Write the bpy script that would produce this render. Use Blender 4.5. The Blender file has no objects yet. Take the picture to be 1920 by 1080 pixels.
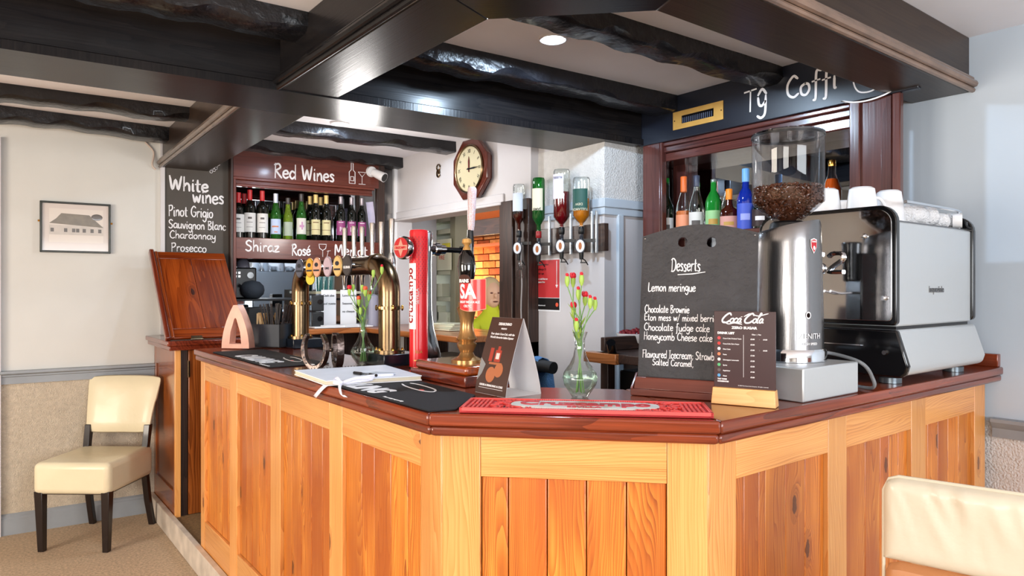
import bpy, math, random
from mathutils import Vector, Matrix, noise as mnoise
R = math.radians
random.seed(7)
scene = bpy.context.scene
COL = scene.collection

# ---------------------------------------------------------------- camera, world, light, exposure
CAMH = 1.45; FPX = 1304.0; YAW = R(52.25)
FW = Vector((math.cos(YAW), math.sin(YAW), 0)); RT = Vector((math.sin(YAW), -math.cos(YAW), 0)); UP = Vector((0, 0, 1))
cd = bpy.data.cameras.new('camera'); cam = bpy.data.objects.new('camera', cd); COL.objects.link(cam)
cd.sensor_width = 36; cd.lens = FPX / 1920 * 36; cd.clip_start = 0.05
cam.location = (0, 0, CAMH); cam.rotation_euler = (R(90), 0, YAW - R(90)); scene.camera = cam

w = bpy.data.worlds.new('world'); scene.world = w; w.use_nodes = True
w.node_tree.nodes['Background'].inputs[0].default_value = (0.86, 0.93, 1.0, 1)
w.node_tree.nodes['Background'].inputs[1].default_value = 2.5

def area(name, loc, target, sx, sy, power, col):
    l = bpy.data.lights.new(name, 'AREA'); l.shape = 'RECTANGLE'; l.size = sx; l.size_y = sy
    l.energy = power; l.color = col
    o = bpy.data.objects.new(name, l); COL.objects.link(o); o.location = loc
    o.rotation_euler = (Vector(target) - Vector(loc)).to_track_quat('-Z', 'Y').to_euler(); return o
def point(name, loc, power, col, rad=0.05):
    l = bpy.data.lights.new(name, 'POINT'); l.energy = power; l.color = col; l.shadow_soft_size = rad
    o = bpy.data.objects.new(name, l); COL.objects.link(o); o.location = loc; return o
def spot(name, loc, power, col, ang=120):
    l = bpy.data.lights.new(name, 'SPOT'); l.energy = power; l.color = col; l.spot_size = R(ang); l.spot_blend = 0.1
    l.shadow_soft_size = 0.035
    o = bpy.data.objects.new(name, l); COL.objects.link(o); o.location = loc; return o
area('window_light_back', (0.5, -3.38, 1.55), (0.9, 0, 1.35), 2.5, 1.25, 125, (0.90, 0.95, 1.0))
area('window_light_left', (-3.42, 2.3, 1.5), (0, 2.9, 1.0), 1.8, 1.3, 130, (1.0, 0.87, 0.72))
area('window_light_side', (-3.42, -1.4, 1.5), (0, -1.0, 1.2), 1.8, 1.3, 90, (1.0, 0.95, 0.88))
point('back_bar_light', (1.85, 3.9, 1.9), 13, (1.0, 0.96, 0.92), 0.12)
point('far_room_lamp', (3.6, 6.0, 2.1), 16, (1.0, 0.72, 0.45), 0.15)
vs = scene.view_settings
scene.display_settings.display_device = 'sRGB'
vs.view_transform = 'Standard'; vs.look = 'None'; vs.gamma = 1.0; vs.use_curve_mapping = False
vs.exposure = 0.2
cy = scene.cycles
cy.use_denoising = True; cy.max_bounces = 10; cy.transmission_bounces = 8; cy.glossy_bounces = 5; cy.diffuse_bounces = 4
cy.transparent_max_bounces = 12; cy.caustics_reflective = False; cy.caustics_refractive = False; cy.sample_clamp_indirect = 6

# ---------------------------------------------------------------- where a direction of view meets a real plane
def ray(px, py):
    return FW + RT * ((px - 960) / FPX) - UP * ((py - 540) / FPX)
O0 = Vector((0, 0, CAMH))
def onX(px, py, X): d = ray(px, py); return O0 + d * (X / d.x)
def onY(px, py, Y): d = ray(px, py); return O0 + d * (Y / d.y)
def onZ(px, py, Z): d = ray(px, py); return O0 + d * ((Z - CAMH) / d.z)
# the old back wall is not square to the bar: s runs along it, n comes out of it
WE = Vector((math.cos(R(3.85)), -math.sin(R(3.85)), 0)); WN = Vector((-math.sin(R(3.85)), -math.cos(R(3.85)), 0))
WO = Vector((0, 5.058, 0))
def onW(px, py, n=0.0):
    d = ray(px, py); p0 = WO + WN * n
    return O0 + d * ((p0 - O0).dot(WN) / d.dot(WN))
def wall_s(px, n=0.0): return (onW(px, 540, n) - WO).dot(WE)
def wp(s, n, z): return WO + WE * s + WN * n + UP * z

# ---------------------------------------------------------------- materials
def S(r, g, b):
    f = lambda c: (c / 255 / 12.92) if c / 255 <= 0.04045 else ((c / 255 + 0.055) / 1.055) ** 2.4
    return (f(r), f(g), f(b), 1)
MATS = {}
def mat(name, col=None, rough=0.5, metal=0.0, trans=0.0, ior=1.45, bump=0.0, bscale=60, vary=0.0, coat=0.0, emit=None, estr=0, spec=0.5, stretch=(1, 1, 1), aniso=0):
    if name in MATS: return MATS[name]
    m = bpy.data.materials.new(name); m.use_nodes = True; nt = m.node_tree; b = nt.nodes['Principled BSDF']
    i = b.inputs
    i['Base Color'].default_value = col; i['Roughness'].default_value = rough; i['Metallic'].default_value = metal
    i['Transmission Weight'].default_value = trans; i['IOR'].default_value = ior; i['Specular IOR Level'].default_value = spec
    i['Coat Weight'].default_value = coat; i['Coat Roughness'].default_value = 0.08
    if aniso: i['Anisotropic'].default_value = aniso
    if emit: i['Emission Color'].default_value = emit; i['Emission Strength'].default_value = estr
    if bump or vary:
        tc = nt.nodes.new('ShaderNodeTexCoord'); mp = nt.nodes.new('ShaderNodeMapping'); mp.inputs['Scale'].default_value = stretch
        n = nt.nodes.new('ShaderNodeTexNoise'); n.inputs['Scale'].default_value = bscale; n.inputs['Detail'].default_value = 6
        nt.links.new(tc.outputs['Object'], mp.inputs[0]); nt.links.new(mp.outputs[0], n.inputs['Vector'])
        if bump:
            bp = nt.nodes.new('ShaderNodeBump'); bp.inputs['Strength'].default_value = bump; bp.inputs['Distance'].default_value = 0.01
            nt.links.new(n.outputs['Fac'], bp.inputs['Height']); nt.links.new(bp.outputs[0], i['Normal'])
        if vary:
            n2 = nt.nodes.new('ShaderNodeTexNoise'); n2.inputs['Scale'].default_value = bscale * 0.3; n2.inputs['Detail'].default_value = 5
            nt.links.new(mp.outputs[0], n2.inputs['Vector'])
            hs = nt.nodes.new('ShaderNodeHueSaturation'); mr = nt.nodes.new('ShaderNodeMapRange')
            mr.inputs['From Min'].default_value = 0.3; mr.inputs['From Max'].default_value = 0.7
            mr.inputs['To Min'].default_value = 1 - vary; mr.inputs['To Max'].default_value = 1 + vary
            nt.links.new(n2.outputs['Fac'], mr.inputs['Value']); nt.links.new(mr.outputs[0], hs.inputs['Value'])
            hs.inputs['Color'].default_value = col; nt.links.new(hs.outputs[0], i['Base Color'])
    MATS[name] = m; return m

def wood(name, dark, mid, light, rough=0.3, freq=60, amp=2.2, knots=0.0, coat=0.3, contrast=1.0, vary=0.12, patch=None, spec=0.5):
    """grain runs along local Z, width is local X; every piece gets its own stretch of the board"""
    if name in MATS: return MATS[name]
    m = bpy.data.materials.new(name); m.use_nodes = True; nt = m.node_tree; N = nt.nodes; L = nt.links
    b = N['Principled BSDF']; i = b.inputs
    def math_(op, a, c=None, v=None):
        n = N.new('ShaderNodeMath'); n.operation = op
        for k, q in enumerate((a, c)):
            if q is None: continue
            if isinstance(q, (int, float)): n.inputs[k].default_value = q
            else: L.new(q, n.inputs[k])
        if v is not None: n.inputs[2].default_value = v
        return n.outputs[0]
    tc = N.new('ShaderNodeTexCoord'); oi = N.new('ShaderNodeObjectInfo')
    off = N.new('ShaderNodeVectorMath'); off.operation = 'MULTIPLY_ADD'
    cmb = N.new('ShaderNodeCombineXYZ'); 
    for k in range(3): L.new(oi.outputs['Random'], cmb.inputs[k])
    L.new(cmb.outputs[0], off.inputs[0]); off.inputs[1].default_value = (13.7, 31.1, 57.3); L.new(tc.outputs['Object'], off.inputs[2])
    P = off.outputs[0]
    def mapped(sc):
        mp = N.new('ShaderNodeMapping'); mp.inputs['Scale'].default_value = sc; L.new(P, mp.inputs[0]); return mp.outputs[0]
    def noi(v, scale, det=4):
        n = N.new('ShaderNodeTexNoise'); n.inputs['Scale'].default_value = scale; n.inputs['Detail'].default_value = det; L.new(v, n.inputs['Vector']); return n.outputs['Fac']
    sep = N.new('ShaderNodeSeparateXYZ'); L.new(P, sep.inputs[0])
    lowf = noi(mapped((6, 6, 0.7)), 1.0, 3)
    phase = math_('ADD', math_('MULTIPLY', sep.outputs['X'], freq), math_('MULTIPLY', lowf, amp * freq * 0.1))
    kn = None
    if knots:
        vo = N.new('ShaderNodeTexVoronoi'); vo.voronoi_dimensions = '2D'; vo.inputs['Scale'].default_value = 1.0; cx_ = N.new('ShaderNodeCombineXYZ'); sz_ = N.new('ShaderNodeSeparateXYZ'); L.new(mapped((9.0, 1, 3.6)), sz_.inputs[0]); L.new(sz_.outputs[0], cx_.inputs[0]); L.new(sz_.outputs[2], cx_.inputs[1]); L.new(cx_.outputs[0], vo.inputs['Vector'])
        vc = N.new('ShaderNodeSeparateColor'); L.new(vo.outputs['Color'], vc.inputs[0])
        sel = math_('GREATER_THAN', vc.outputs[0], 1 - knots)
        fall = math_('SUBTRACT', 1.0, math_('MINIMUM', math_('MULTIPLY', vo.outputs['Distance'], 2.6), 1.0))
        fall = math_('MULTIPLY', math_('POWER', fall, 2.0), sel)
        phase = math_('ADD', phase, math_('MULTIPLY', fall, 7.0))
        kn = math_('MULTIPLY', math_('LESS_THAN', math_('ADD', vo.outputs['Distance'], math_('MULTIPLY', noi(P, 60, 2), 0.08)), 0.135), sel)
        halo = math_('MULTIPLY', math_('LESS_THAN', vo.outputs['Distance'], 0.2), sel)
    saw = math_('FRACT', phase)
    fine = noi(mapped((160, 160, 3)), 1.0, 3)
    saw = math_('MULTIPLY', math_('POWER', saw, 1.6), math_('MULTIPLY', noi(mapped((25, 25, 1.2)), 1.0, 2), 2.0))
    g = math_('ADD', math_('MULTIPLY', saw, 0.42 * contrast), math_('MULTIPLY', fine, 0.55))
    pt = noi(mapped((6, 6, 1.5)), 1.0, 3)
    g = math_('ADD', g, math_('MULTIPLY', math_('SUBTRACT', pt, 0.5), 0.7))
    cr = N.new('ShaderNodeValToRGB'); e = cr.color_ramp.elements
    e[0].position = 0.12; e[0].color = light; e[1].position = 0.95; e[1].color = dark
    x = cr.color_ramp.elements.new(0.5); x.color = mid
    L.new(g, cr.inputs[0]); colr = cr.outputs[0]
    def mix(f, a, c):
        mx = N.new('ShaderNodeMix'); mx.data_type = 'RGBA'
        if isinstance(f, float): mx.inputs[0].default_value = f
        else: L.new(f, mx.inputs[0])
        L.new(a, mx.inputs[6])
        if isinstance(c, tuple): mx.inputs[7].default_value = c
        else: L.new(c, mx.inputs[7])
        return mx.outputs[2]
    if patch:
        p2 = noi(mapped((3.2, 3.2, 1.1)), 1.3, 3)
        mr = N.new('ShaderNodeMapRange'); mr.inputs['From Min'].default_value = 0.44; mr.inputs['From Max'].default_value = 0.64; mr.inputs['To Max'].default_value = 0.85
        L.new(p2, mr.inputs['Value']); colr = mix(mr.outputs[0], colr, patch)
    if kn is not None:
        hm = math_('MULTIPLY', halo, 0.35); colr = mix(hm, colr, dark)
        km = math_('MULTIPLY', kn, 0.8); colr = mix(km, colr, (dark[0] * .25, dark[1] * .2, dark[2] * .3, 1))
    hs = N.new('ShaderNodeHueSaturation'); L.new(colr, hs.inputs['Color'])
    mr = N.new('ShaderNodeMapRange'); mr.inputs['To Min'].default_value = 1 - vary; mr.inputs['To Max'].default_value = 1 + vary
    L.new(oi.outputs['Random'], mr.inputs['Value']); L.new(mr.outputs[0], hs.inputs['Value'])
    L.new(hs.outputs[0], i['Base Color'])
    bp = N.new('ShaderNodeBump'); bp.inputs['Strength'].default_value = 0.12; bp.inputs['Distance'].default_value = 0.004
    L.new(g, bp.inputs['Height']); L.new(bp.outputs[0], i['Normal'])
    i['Specular IOR Level'].default_value = spec; i['Roughness'].default_value = rough; i['Coat Weight'].default_value = coat; i['Coat Roughness'].default_value = 0.12
    MATS[name] = m; return m

PINE = wood('pine_frame', S(170, 96, 42), S(216, 146, 76), S(232, 170, 100), rough=0.34, freq=120, knots=0.08, coat=0.35, contrast=0.8)
PINEP = wood('pine_plank', S(132, 62, 16), S(200, 112, 36), S(230, 152, 62), rough=0.34, freq=95, amp=3.4, knots=0.15, coat=0.2, patch=S(172, 84, 28), vary=0.12)
MAHO = wood('mahogany', S(44, 14, 8), S(92, 32, 16), S(132, 52, 26), rough=0.2, freq=40, coat=0.6, contrast=0.6, vary=0.08)
MAHOT = wood('mahogany_top', S(50, 16, 8), S(98, 36, 16), S(146, 62, 30), rough=0.2, freq=36, coat=0.35, contrast=0.5, vary=0.08)
MAHOF = wood('mahogany_flap', S(54, 16, 6), S(108, 40, 14), S(160, 72, 24), rough=0.14, freq=16, amp=5, knots=0.1, coat=0.8, contrast=0.5, vary=0.05)
MAHOR = wood('mahogany_red', S(46, 18, 13), S(88, 38, 28), S(112, 54, 40), rough=0.3, freq=40, coat=0.3, contrast=0.4, vary=0.06)
CABW = wood('old_cabinet_wood', S(62, 26, 8), S(126, 62, 22), S(172, 94, 38), rough=0.26, freq=50, coat=0.5, knots=0.05)
BEAMP = wood('black_planed_beam', S(8, 8, 9), S(20, 19, 21), S(34, 31, 31), rough=0.26, freq=50, coat=0.0, contrast=0.4, vary=0.05, spec=0.2)
BEAMB = wood('brown_planed_beam', S(18, 12, 10), S(40, 29, 24), S(60, 47, 38), rough=0.3, freq=50, coat=0.0, contrast=0.4, vary=0.05, spec=0.25)
MAHOC = wood('mahogany_dull_purple', S(34, 16, 15), S(70, 36, 33), S(96, 54, 48), rough=0.22, freq=40, coat=0.5, contrast=0.4, vary=0.06)
OAK = wood('pale_oak_block', S(176, 116, 58), S(214, 156, 92), S(232, 180, 118), rough=0.4, freq=110, coat=0.1, contrast=0.5)
DKWOOD = wood('dark_old_wood', S(24, 15, 12), S(50, 32, 25), S(72, 48, 38), rough=0.42, freq=60, coat=0.1)
BRWOOD = wood('worktop_brown_wood', S(110, 58, 26), S(168, 98, 50), S(200, 128, 74), rough=0.3, freq=50, coat=0.3)
BLKB = mat('rough_black_timber', S(20, 20, 24), 0.34, bump=0.8, bscale=30, vary=0.5, coat=0.3)
CEIL = mat('ceiling_paint', S(240, 240, 246), 0.8, bump=0.15, bscale=9, vary=0.03)
WALLL = mat('cream_wall_paint', S(206, 205, 200), 0.62, bump=0.10, bscale=8, vary=0.04)
WALLR = mat('pale_blue_grey_wall_paint', S(186, 198, 210), 0.6, bump=0.10, bscale=8, vary=0.03)
WALLG = mat('grey_white_wall_paint', S(206, 203, 205), 0.65, bump=0.12, bscale=10, vary=0.04)
PAPER_T = mat('woven_wallpaper', S(198, 184, 164), 0.85, bump=0.9, bscale=170, vary=0.1)
PAPER_W = mat('white_textured_wallpaper', S(216, 214, 212), 0.8, bump=0.8, bscale=120, vary=0.05)
GREYP = mat('grey_gloss_paint', S(142, 147, 152), 0.38, vary=0.08, bscale=20)
SKIRT = mat('dirty_cream_paint', S(204, 192, 178), 0.5, vary=0.22, bscale=26, bump=0.1)
CARPET = mat('beige_carpet', S(206, 180, 150), 0.95, bump=1.0, bscale=260, vary=0.26)
MATTW = mat('doormat', S(128, 98, 62), 0.9, bump=0.8, bscale=200, vary=0.3)
CHROME = mat('chrome', S(225, 228, 232), 0.09, 1.0)
STEEL = mat('brushed_steel', S(134, 132, 132), 0.24, 1.0, bump=0.05, bscale=300, stretch=(1, 1, 0.02), aniso=0.5)
STEELP = mat('matt_steel_sheet', S(206, 210, 212), 0.38, 0.6, bump=0.04, bscale=60)
MIRR = mat('mirror_glass', S(205, 214, 224), 0.02, 1.0)
BRASS = mat('antique_brass', S(126, 104, 78), 0.24, 1.0, vary=0.15, bscale=30)
BRASSB = mat('bright_brass', S(214, 168, 84), 0.2, 1.0, vary=0.08, bscale=50)
GOLDP = mat('gold_plate', S(206, 160, 84), 0.42, 0.5, vary=0.08, bscale=50)
BLACK = mat('black_plastic', S(18, 18, 20), 0.35)
BLKG = mat('glossy_black', S(12, 12, 14), 0.12, coat=0.3)
RUBB = mat('black_rubber_mat', S(24, 24, 28), 0.8, bump=0.6, bscale=500)
WHITE = mat('white_paint', S(236, 236, 238), 0.5)
CERAM = mat('white_china', S(238, 238, 240), 0.15, coat=0.4)
PAPER = mat('white_paper', S(236, 238, 242), 0.7)
CHALK = mat('white_chalk_pen', S(232, 230, 232), 0.7)
REDC = mat('red_plastic', S(214, 24, 34), 0.28, coat=0.3)
def thin(name, tint, refl=0.08, rough=0.01, edge=1.0, body=0.0):
    """thin-walled glass: see-through sheet with a Fresnel gloss, darker and more tinted towards its rims"""
    if name in MATS: return MATS[name]
    m = bpy.data.materials.new(name); m.use_nodes = True; nt = m.node_tree; N = nt.nodes; L = nt.links
    N.remove(N['Principled BSDF']); out = N['Material Output']
    lw = N.new('ShaderNodeLayerWeight'); lw.inputs['Blend'].default_value = 0.25
    tr = N.new('ShaderNodeBsdfTransparent'); gl = N.new('ShaderNodeBsdfGlossy'); gl.inputs['Roughness'].default_value = rough
    mr = N.new('ShaderNodeMix'); mr.data_type = 'RGBA'; mr.inputs[6].default_value = tint
    mr.inputs[7].default_value = (tint[0] * .8, tint[1] * .82, tint[2] * .84, 1)
    pw = N.new('ShaderNodeMath'); pw.operation = 'POWER'; pw.inputs[1].default_value = 3.0; L.new(lw.outputs['Facing'], pw.inputs[0])
    L.new(pw.outputs[0], mr.inputs[0]); L.new(mr.outputs[2], tr.inputs[0])
    fr = N.new('ShaderNodeMath'); fr.operation = 'MULTIPLY_ADD'; L.new(lw.outputs['Fresnel'], fr.inputs[0]); fr.inputs[1].default_value = edge; fr.inputs[2].default_value = refl; fr.use_clamp = True
    ms = N.new('ShaderNodeMixShader'); L.new(fr.outputs[0], ms.inputs[0]); L.new(tr.outputs[0], ms.inputs[1]); L.new(gl.outputs[0], ms.inputs[2])
    o = ms.outputs[0]
    if body:
        df = N.new('ShaderNodeBsdfDiffuse'); df.inputs[0].default_value = tint; m2 = N.new('ShaderNodeMixShader'); m2.inputs[0].default_value = body
        L.new(o, m2.inputs[1]); L.new(df.outputs[0], m2.inputs[2]); o = m2.outputs[0]
    L.new(o, out.inputs[0]); MATS[name] = m; return m
GLASS = thin('clear_glass', S(246, 250, 250), 0.05, edge=.7)
PLAST = thin('clear_plastic_tub', S(248, 248, 250), 0.03, edge=.5)
WATER = mat('water', S(250, 252, 252), 0.0, trans=1.0, ior=1.33)
CREAM = mat('cream_leather', S(222, 210, 178), 0.36, bump=0.25, bscale=14, coat=0.12, vary=0.04)
DKLEG = mat('dark_wenge_wood', S(30, 21, 20), 0.3, coat=0.3)
SLATE = mat('black_chalkboard', S(52, 51, 54), 0.6, bump=0.5, bscale=70, stretch=(1, 1, 0.12), vary=0.18)
SLATEG = mat('warm_grey_chalkboard', S(74, 68, 62), 0.65, vary=0.12, bscale=14)

# ---------------------------------------------------------------- mesh building
I4 = Matrix.Identity(4)
WM = {}
def TR(x, y, z, rz=0.0): return Matrix.Translation((x, y, z)) @ Matrix.Rotation(rz, 4, 'Z')
def frame(o, x, y):
    x = Vector(x).normalized(); y = Vector(y); y = (y - x * y.dot(x)).normalized(); z = x.cross(y)
    m = Matrix.Identity(4)
    for k in range(3): m[k][0] = x[k]; m[k][1] = y[k]; m[k][2] = z[k]; m[k][3] = o[k]
    return m
class MB:
    def __init__(s): s.V = []; s.F = []; s.MI = []
    def add(s, vs, fs, T=None, mi=0):
        b = len(s.V)
        s.V += [tuple(T @ Vector(v)) if T is not None else tuple(v) for v in vs]
        for f in fs: s.F.append(tuple(b + q for q in f)); s.MI.append(mi)
        return s
    def bx(s, a, b, T=None, mi=0):
        x0, y0, z0 = (min(a[k], b[k]) for k in range(3)); x1, y1, z1 = (max(a[k], b[k]) for k in range(3))
        return s.add([(x0,y0,z0),(x1,y0,z0),(x1,y1,z0),(x0,y1,z0),(x0,y0,z1),(x1,y0,z1),(x1,y1,z1),(x0,y1,z1)],
              [(0,3,2,1),(4,5,6,7),(0,1,5,4),(1,2,6,5),(2,3,7,6),(3,0,4,7)], T, mi)
    def box(s, c, d, T=None, mi=0):
        return s.bx([c[k] - d[k] / 2 for k in range(3)], [c[k] + d[k] / 2 for k in range(3)], T, mi)
    def prism(s, poly, z0, z1, T=None, mi=0):
        n = len(poly); a = sum(poly[k][0] * poly[(k + 1) % n][1] - poly[(k + 1) % n][0] * poly[k][1] for k in range(n))
        if a < 0: poly = poly[::-1]
        vs = [(p[0], p[1], z0) for p in poly] + [(p[0], p[1], z1) for p in poly]
        fs = [tuple(range(n))[::-1], tuple(range(n, 2 * n))] + [(k, (k + 1) % n, n + (k + 1) % n, n + k) for k in range(n)]
        return s.add(vs, fs, T, mi)
    def lathe(s, prof, n=24, T=None, mi=0, sx=1, sy=1):
        vs = []; fs = []; rows = []
        for r, z in prof:
            if r < 1e-6: rows.append([len(vs)]); vs.append((0, 0, z))
            else:
                rows.append(list(range(len(vs), len(vs) + n)))
                vs += [(r * math.cos(2 * math.pi * k / n) * sx, r * math.sin(2 * math.pi * k / n) * sy, z) for k in range(n)]
        for a, b in zip(rows, rows[1:]):
            for k in range(n):
                k2 = (k + 1) % n
                if len(a) == 1 and len(b) == 1: continue
                if len(a) == 1: fs.append((a[0], b[k2], b[k]))
                elif len(b) == 1: fs.append((a[k], a[k2], b[0]))
                else: fs.append((a[k], a[k2], b[k2], b[k]))
        return s.add(vs, fs, T, mi)
    def cyl(s, p0, p1, r0, r1=None, n=16, mi=0):
        p0 = Vector(p0); p1 = Vector(p1); r1 = r0 if r1 is None else r1; h = (p1 - p0).length
        T = Matrix.Translation(p0) @ (p1 - p0).to_track_quat('Z', 'Y').to_matrix().to_4x4()
        return s.lathe([(0, 0), (r0, 0), (r1, h), (0, h)], n, T, mi)
    def tube(s, pts, r, n=8, closed=False, mi=0):
        pts = [Vector(p) for p in pts]; m = len(pts); vs = []; fs = []; u = None
        for k in range(m):
            a = pts[(k - 1) % m] if closed or k else pts[0]; b = pts[(k + 1) % m] if closed or k < m - 1 else pts[-1]
            t = (b - a).normalized()
            if u is None: u = t.orthogonal().normalized()
            u = (u - t * u.dot(t)); u = u.normalized() if u.length > 1e-6 else t.orthogonal().normalized()
            v = t.cross(u); rr = r[k] if isinstance(r, (list, tuple)) else r
            for q in range(n):
                an = 2 * math.pi * q / n; vs.append(tuple(pts[k] + u * rr * math.cos(an) + v * rr * math.sin(an)))
        for k in range(m if closed else m - 1):
            for q in range(n):
                a = k * n; b = ((k + 1) % m) * n; fs.append((a + q, a + (q + 1) % n, b + (q + 1) % n, b + q))
        if not closed: fs += [tuple(range(n))[::-1], tuple(range((m - 1) * n, m * n))]
        return s.add(vs, fs, None, mi)
    def ell(s, c, r, n=16, m=10, T=None, mi=0):
        if not isinstance(r, (tuple, list)): r = (r, r, r)
        T2 = Matrix.Translation(c) @ Matrix.Diagonal((r[0], r[1], r[2], 1))
        if T is not None: T2 = T @ T2
        return s.lathe([(math.sin(math.pi * k / m) if 0 < k < m else 0, -math.cos(math.pi * k / m)) for k in range(m + 1)], n, T2, mi)
    def stroke(s, pts, wd, th=0.0006, T=None, mi=0):
        """a flat pen stroke in local XY"""
        P = [Vector((p[0], p[1])) for p in pts]; n = len(P)
        if n < 2: return s
        Lf = []; Rg = []
        for k in range(n):
            t = (P[min(k + 1, n - 1)] - P[max(k - 1, 0)]); t = t.normalized() if t.length > 1e-9 else Vector((1, 0))
            q = Vector((-t.y, t.x)) * wd / 2
            e = t * (wd * 0.35) if k == n - 1 else (-t * wd * 0.35 if k == 0 else Vector((0, 0)))
            sc = 0.6 if k in (0, n - 1) else 1
            Lf.append(P[k] + q * sc + e); Rg.append(P[k] - q * sc + e)
        vs = [(p.x, p.y, 0) for p in Lf] + [(p.x, p.y, 0) for p in Rg] + [(p.x, p.y, th) for p in Lf] + [(p.x, p.y, th) for p in Rg]
        fs = []
        for k in range(n - 1):
            fs += [(2 * n + k, 3 * n + k, 3 * n + k + 1, 2 * n + k + 1)]
            fs += [(k, 2 * n + k, 2 * n + k + 1, k + 1), (n + k, n + k + 1, 3 * n + k + 1, 3 * n + k)]
        return s.add(vs, fs, T, mi)
    def disc(s, c, rx, ry, th=0.001, n=24, T=None, mi=0):
        return s.prism([(c[0] + rx * math.cos(2 * math.pi * k / n), c[1] + ry * math.sin(2 * math.pi * k / n)) for k in range(n)], 0, th, T, mi)
    def mesh(s, name, mats, smooth=True):
        me = bpy.data.meshes.new(name); me.from_pydata(s.V, [], s.F)
        for m in (mats if isinstance(mats, (list, tuple)) else [mats]): me.materials.append(m)
        if any(s.MI): me.polygons.foreach_set('material_index', s.MI)
        if smooth: me.shade_smooth(); me.set_sharp_from_angle(angle=R(38))
        me.update(); return me
    def obj(s, name, mats, parent=None, M=None, bev=0.0, smooth=True, segs=2):
        return link(name, s.mesh(name, mats, smooth), parent, M, bev, segs)
def link(name, me, parent=None, M=None, bev=0.0, segs=2):
    o = bpy.data.objects.new(name, me); COL.objects.link(o)
    M = (M or (WM[parent.name] if parent else I4)).copy(); WM[o.name] = M
    if parent: o.parent = parent; o.matrix_basis = WM[parent.name].inverted() @ M
    else: o.matrix_basis = M
    if bev:
        b = o.modifiers.new('bevel', 'BEVEL'); b.width = bev; b.segments = segs; b.limit_method = 'ANGLE'; b.angle_limit = R(40)
    return o
def props(o, label=None, cat=None, group=None, kind=None):
    if label: o['label'] = label
    if cat: o['category'] = cat
    if group: o['group'] = group
    if kind: o['kind'] = kind
    return o
def thing(name, label, cat, M, group=None):
    if not isinstance(M, Matrix): M = TR(*M)
    o = bpy.data.objects.new(name, None); COL.objects.link(o); o.empty_display_size = 0.05
    WM[o.name] = M.copy(); o.matrix_basis = M; return props(o, label, cat, group)
def struct(o, label=None): return props(o, label, None, None, 'structure')
def clone(src, M, label, group=None, mats=None):
    """copy of a thing with its parts and sub-parts"""
    def cp(o, par):
        c = o.copy(); COL.objects.link(c); WM[c.name] = (WM[par.name] @ o.matrix_basis) if par else M
        if par: c.parent = par
        for ch in o.children: cp(ch, c)
        return c
    r = cp(src, None); r.matrix_basis = M; r['label'] = label
    if group: r['group'] = group
    return r
def plank(name, parent, m, p0, p1, wdir, width, thick, bev=0.002, label=None):
    """board with its length from p0 to p1 (centre line), width along wdir"""
    p0 = Vector(p0); p1 = Vector(p1); z = (p1 - p0); Ln = z.length; z.normalize()
    x = Vector(wdir); x = (x - z * x.dot(z)).normalized(); y = z.cross(x); c = (p0 + p1) / 2
    M = Matrix.Identity(4)
    for k in range(3): M[k][0] = x[k]; M[k][1] = y[k]; M[k][2] = z[k]; M[k][3] = c[k]
    o = MB().box((0, 0, 0), (width, thick, Ln)).obj(name, m, parent, M, bev, smooth=True)
    if label: o['label'] = label
    return o
def txt(s, size, bold=0.0, sx=1.0, th=0.0006, align='LEFT', shear=0.0, space=1.0):
    c = bpy.data.curves.new('t', 'FONT'); c.body = s; c.size = size; c.extrude = th / 2; c.offset = bold * size
    c.align_x = align; c.shear = shear; c.space_character = space; c.resolution_u = 3
    o = bpy.data.objects.new('t', c); me = bpy.data.meshes.new_from_object(o)
    vs = [(v.co.x * sx, v.co.y, v.co.z + th / 2) for v in me.vertices]; fs = [tuple(p.vertices) for p in me.polygons]
    bpy.data.objects.remove(o); bpy.data.curves.remove(c); bpy.data.meshes.remove(me)
    return vs, fs
def text_into(mb, s, size, at=(0, 0), z=0.0, mi=0, **k):
    vs, fs = txt(s, size, **k); mb.add([(v[0] + at[0], v[1] + at[1], v[2] + z) for v in vs], fs, None, mi); return mb

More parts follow.
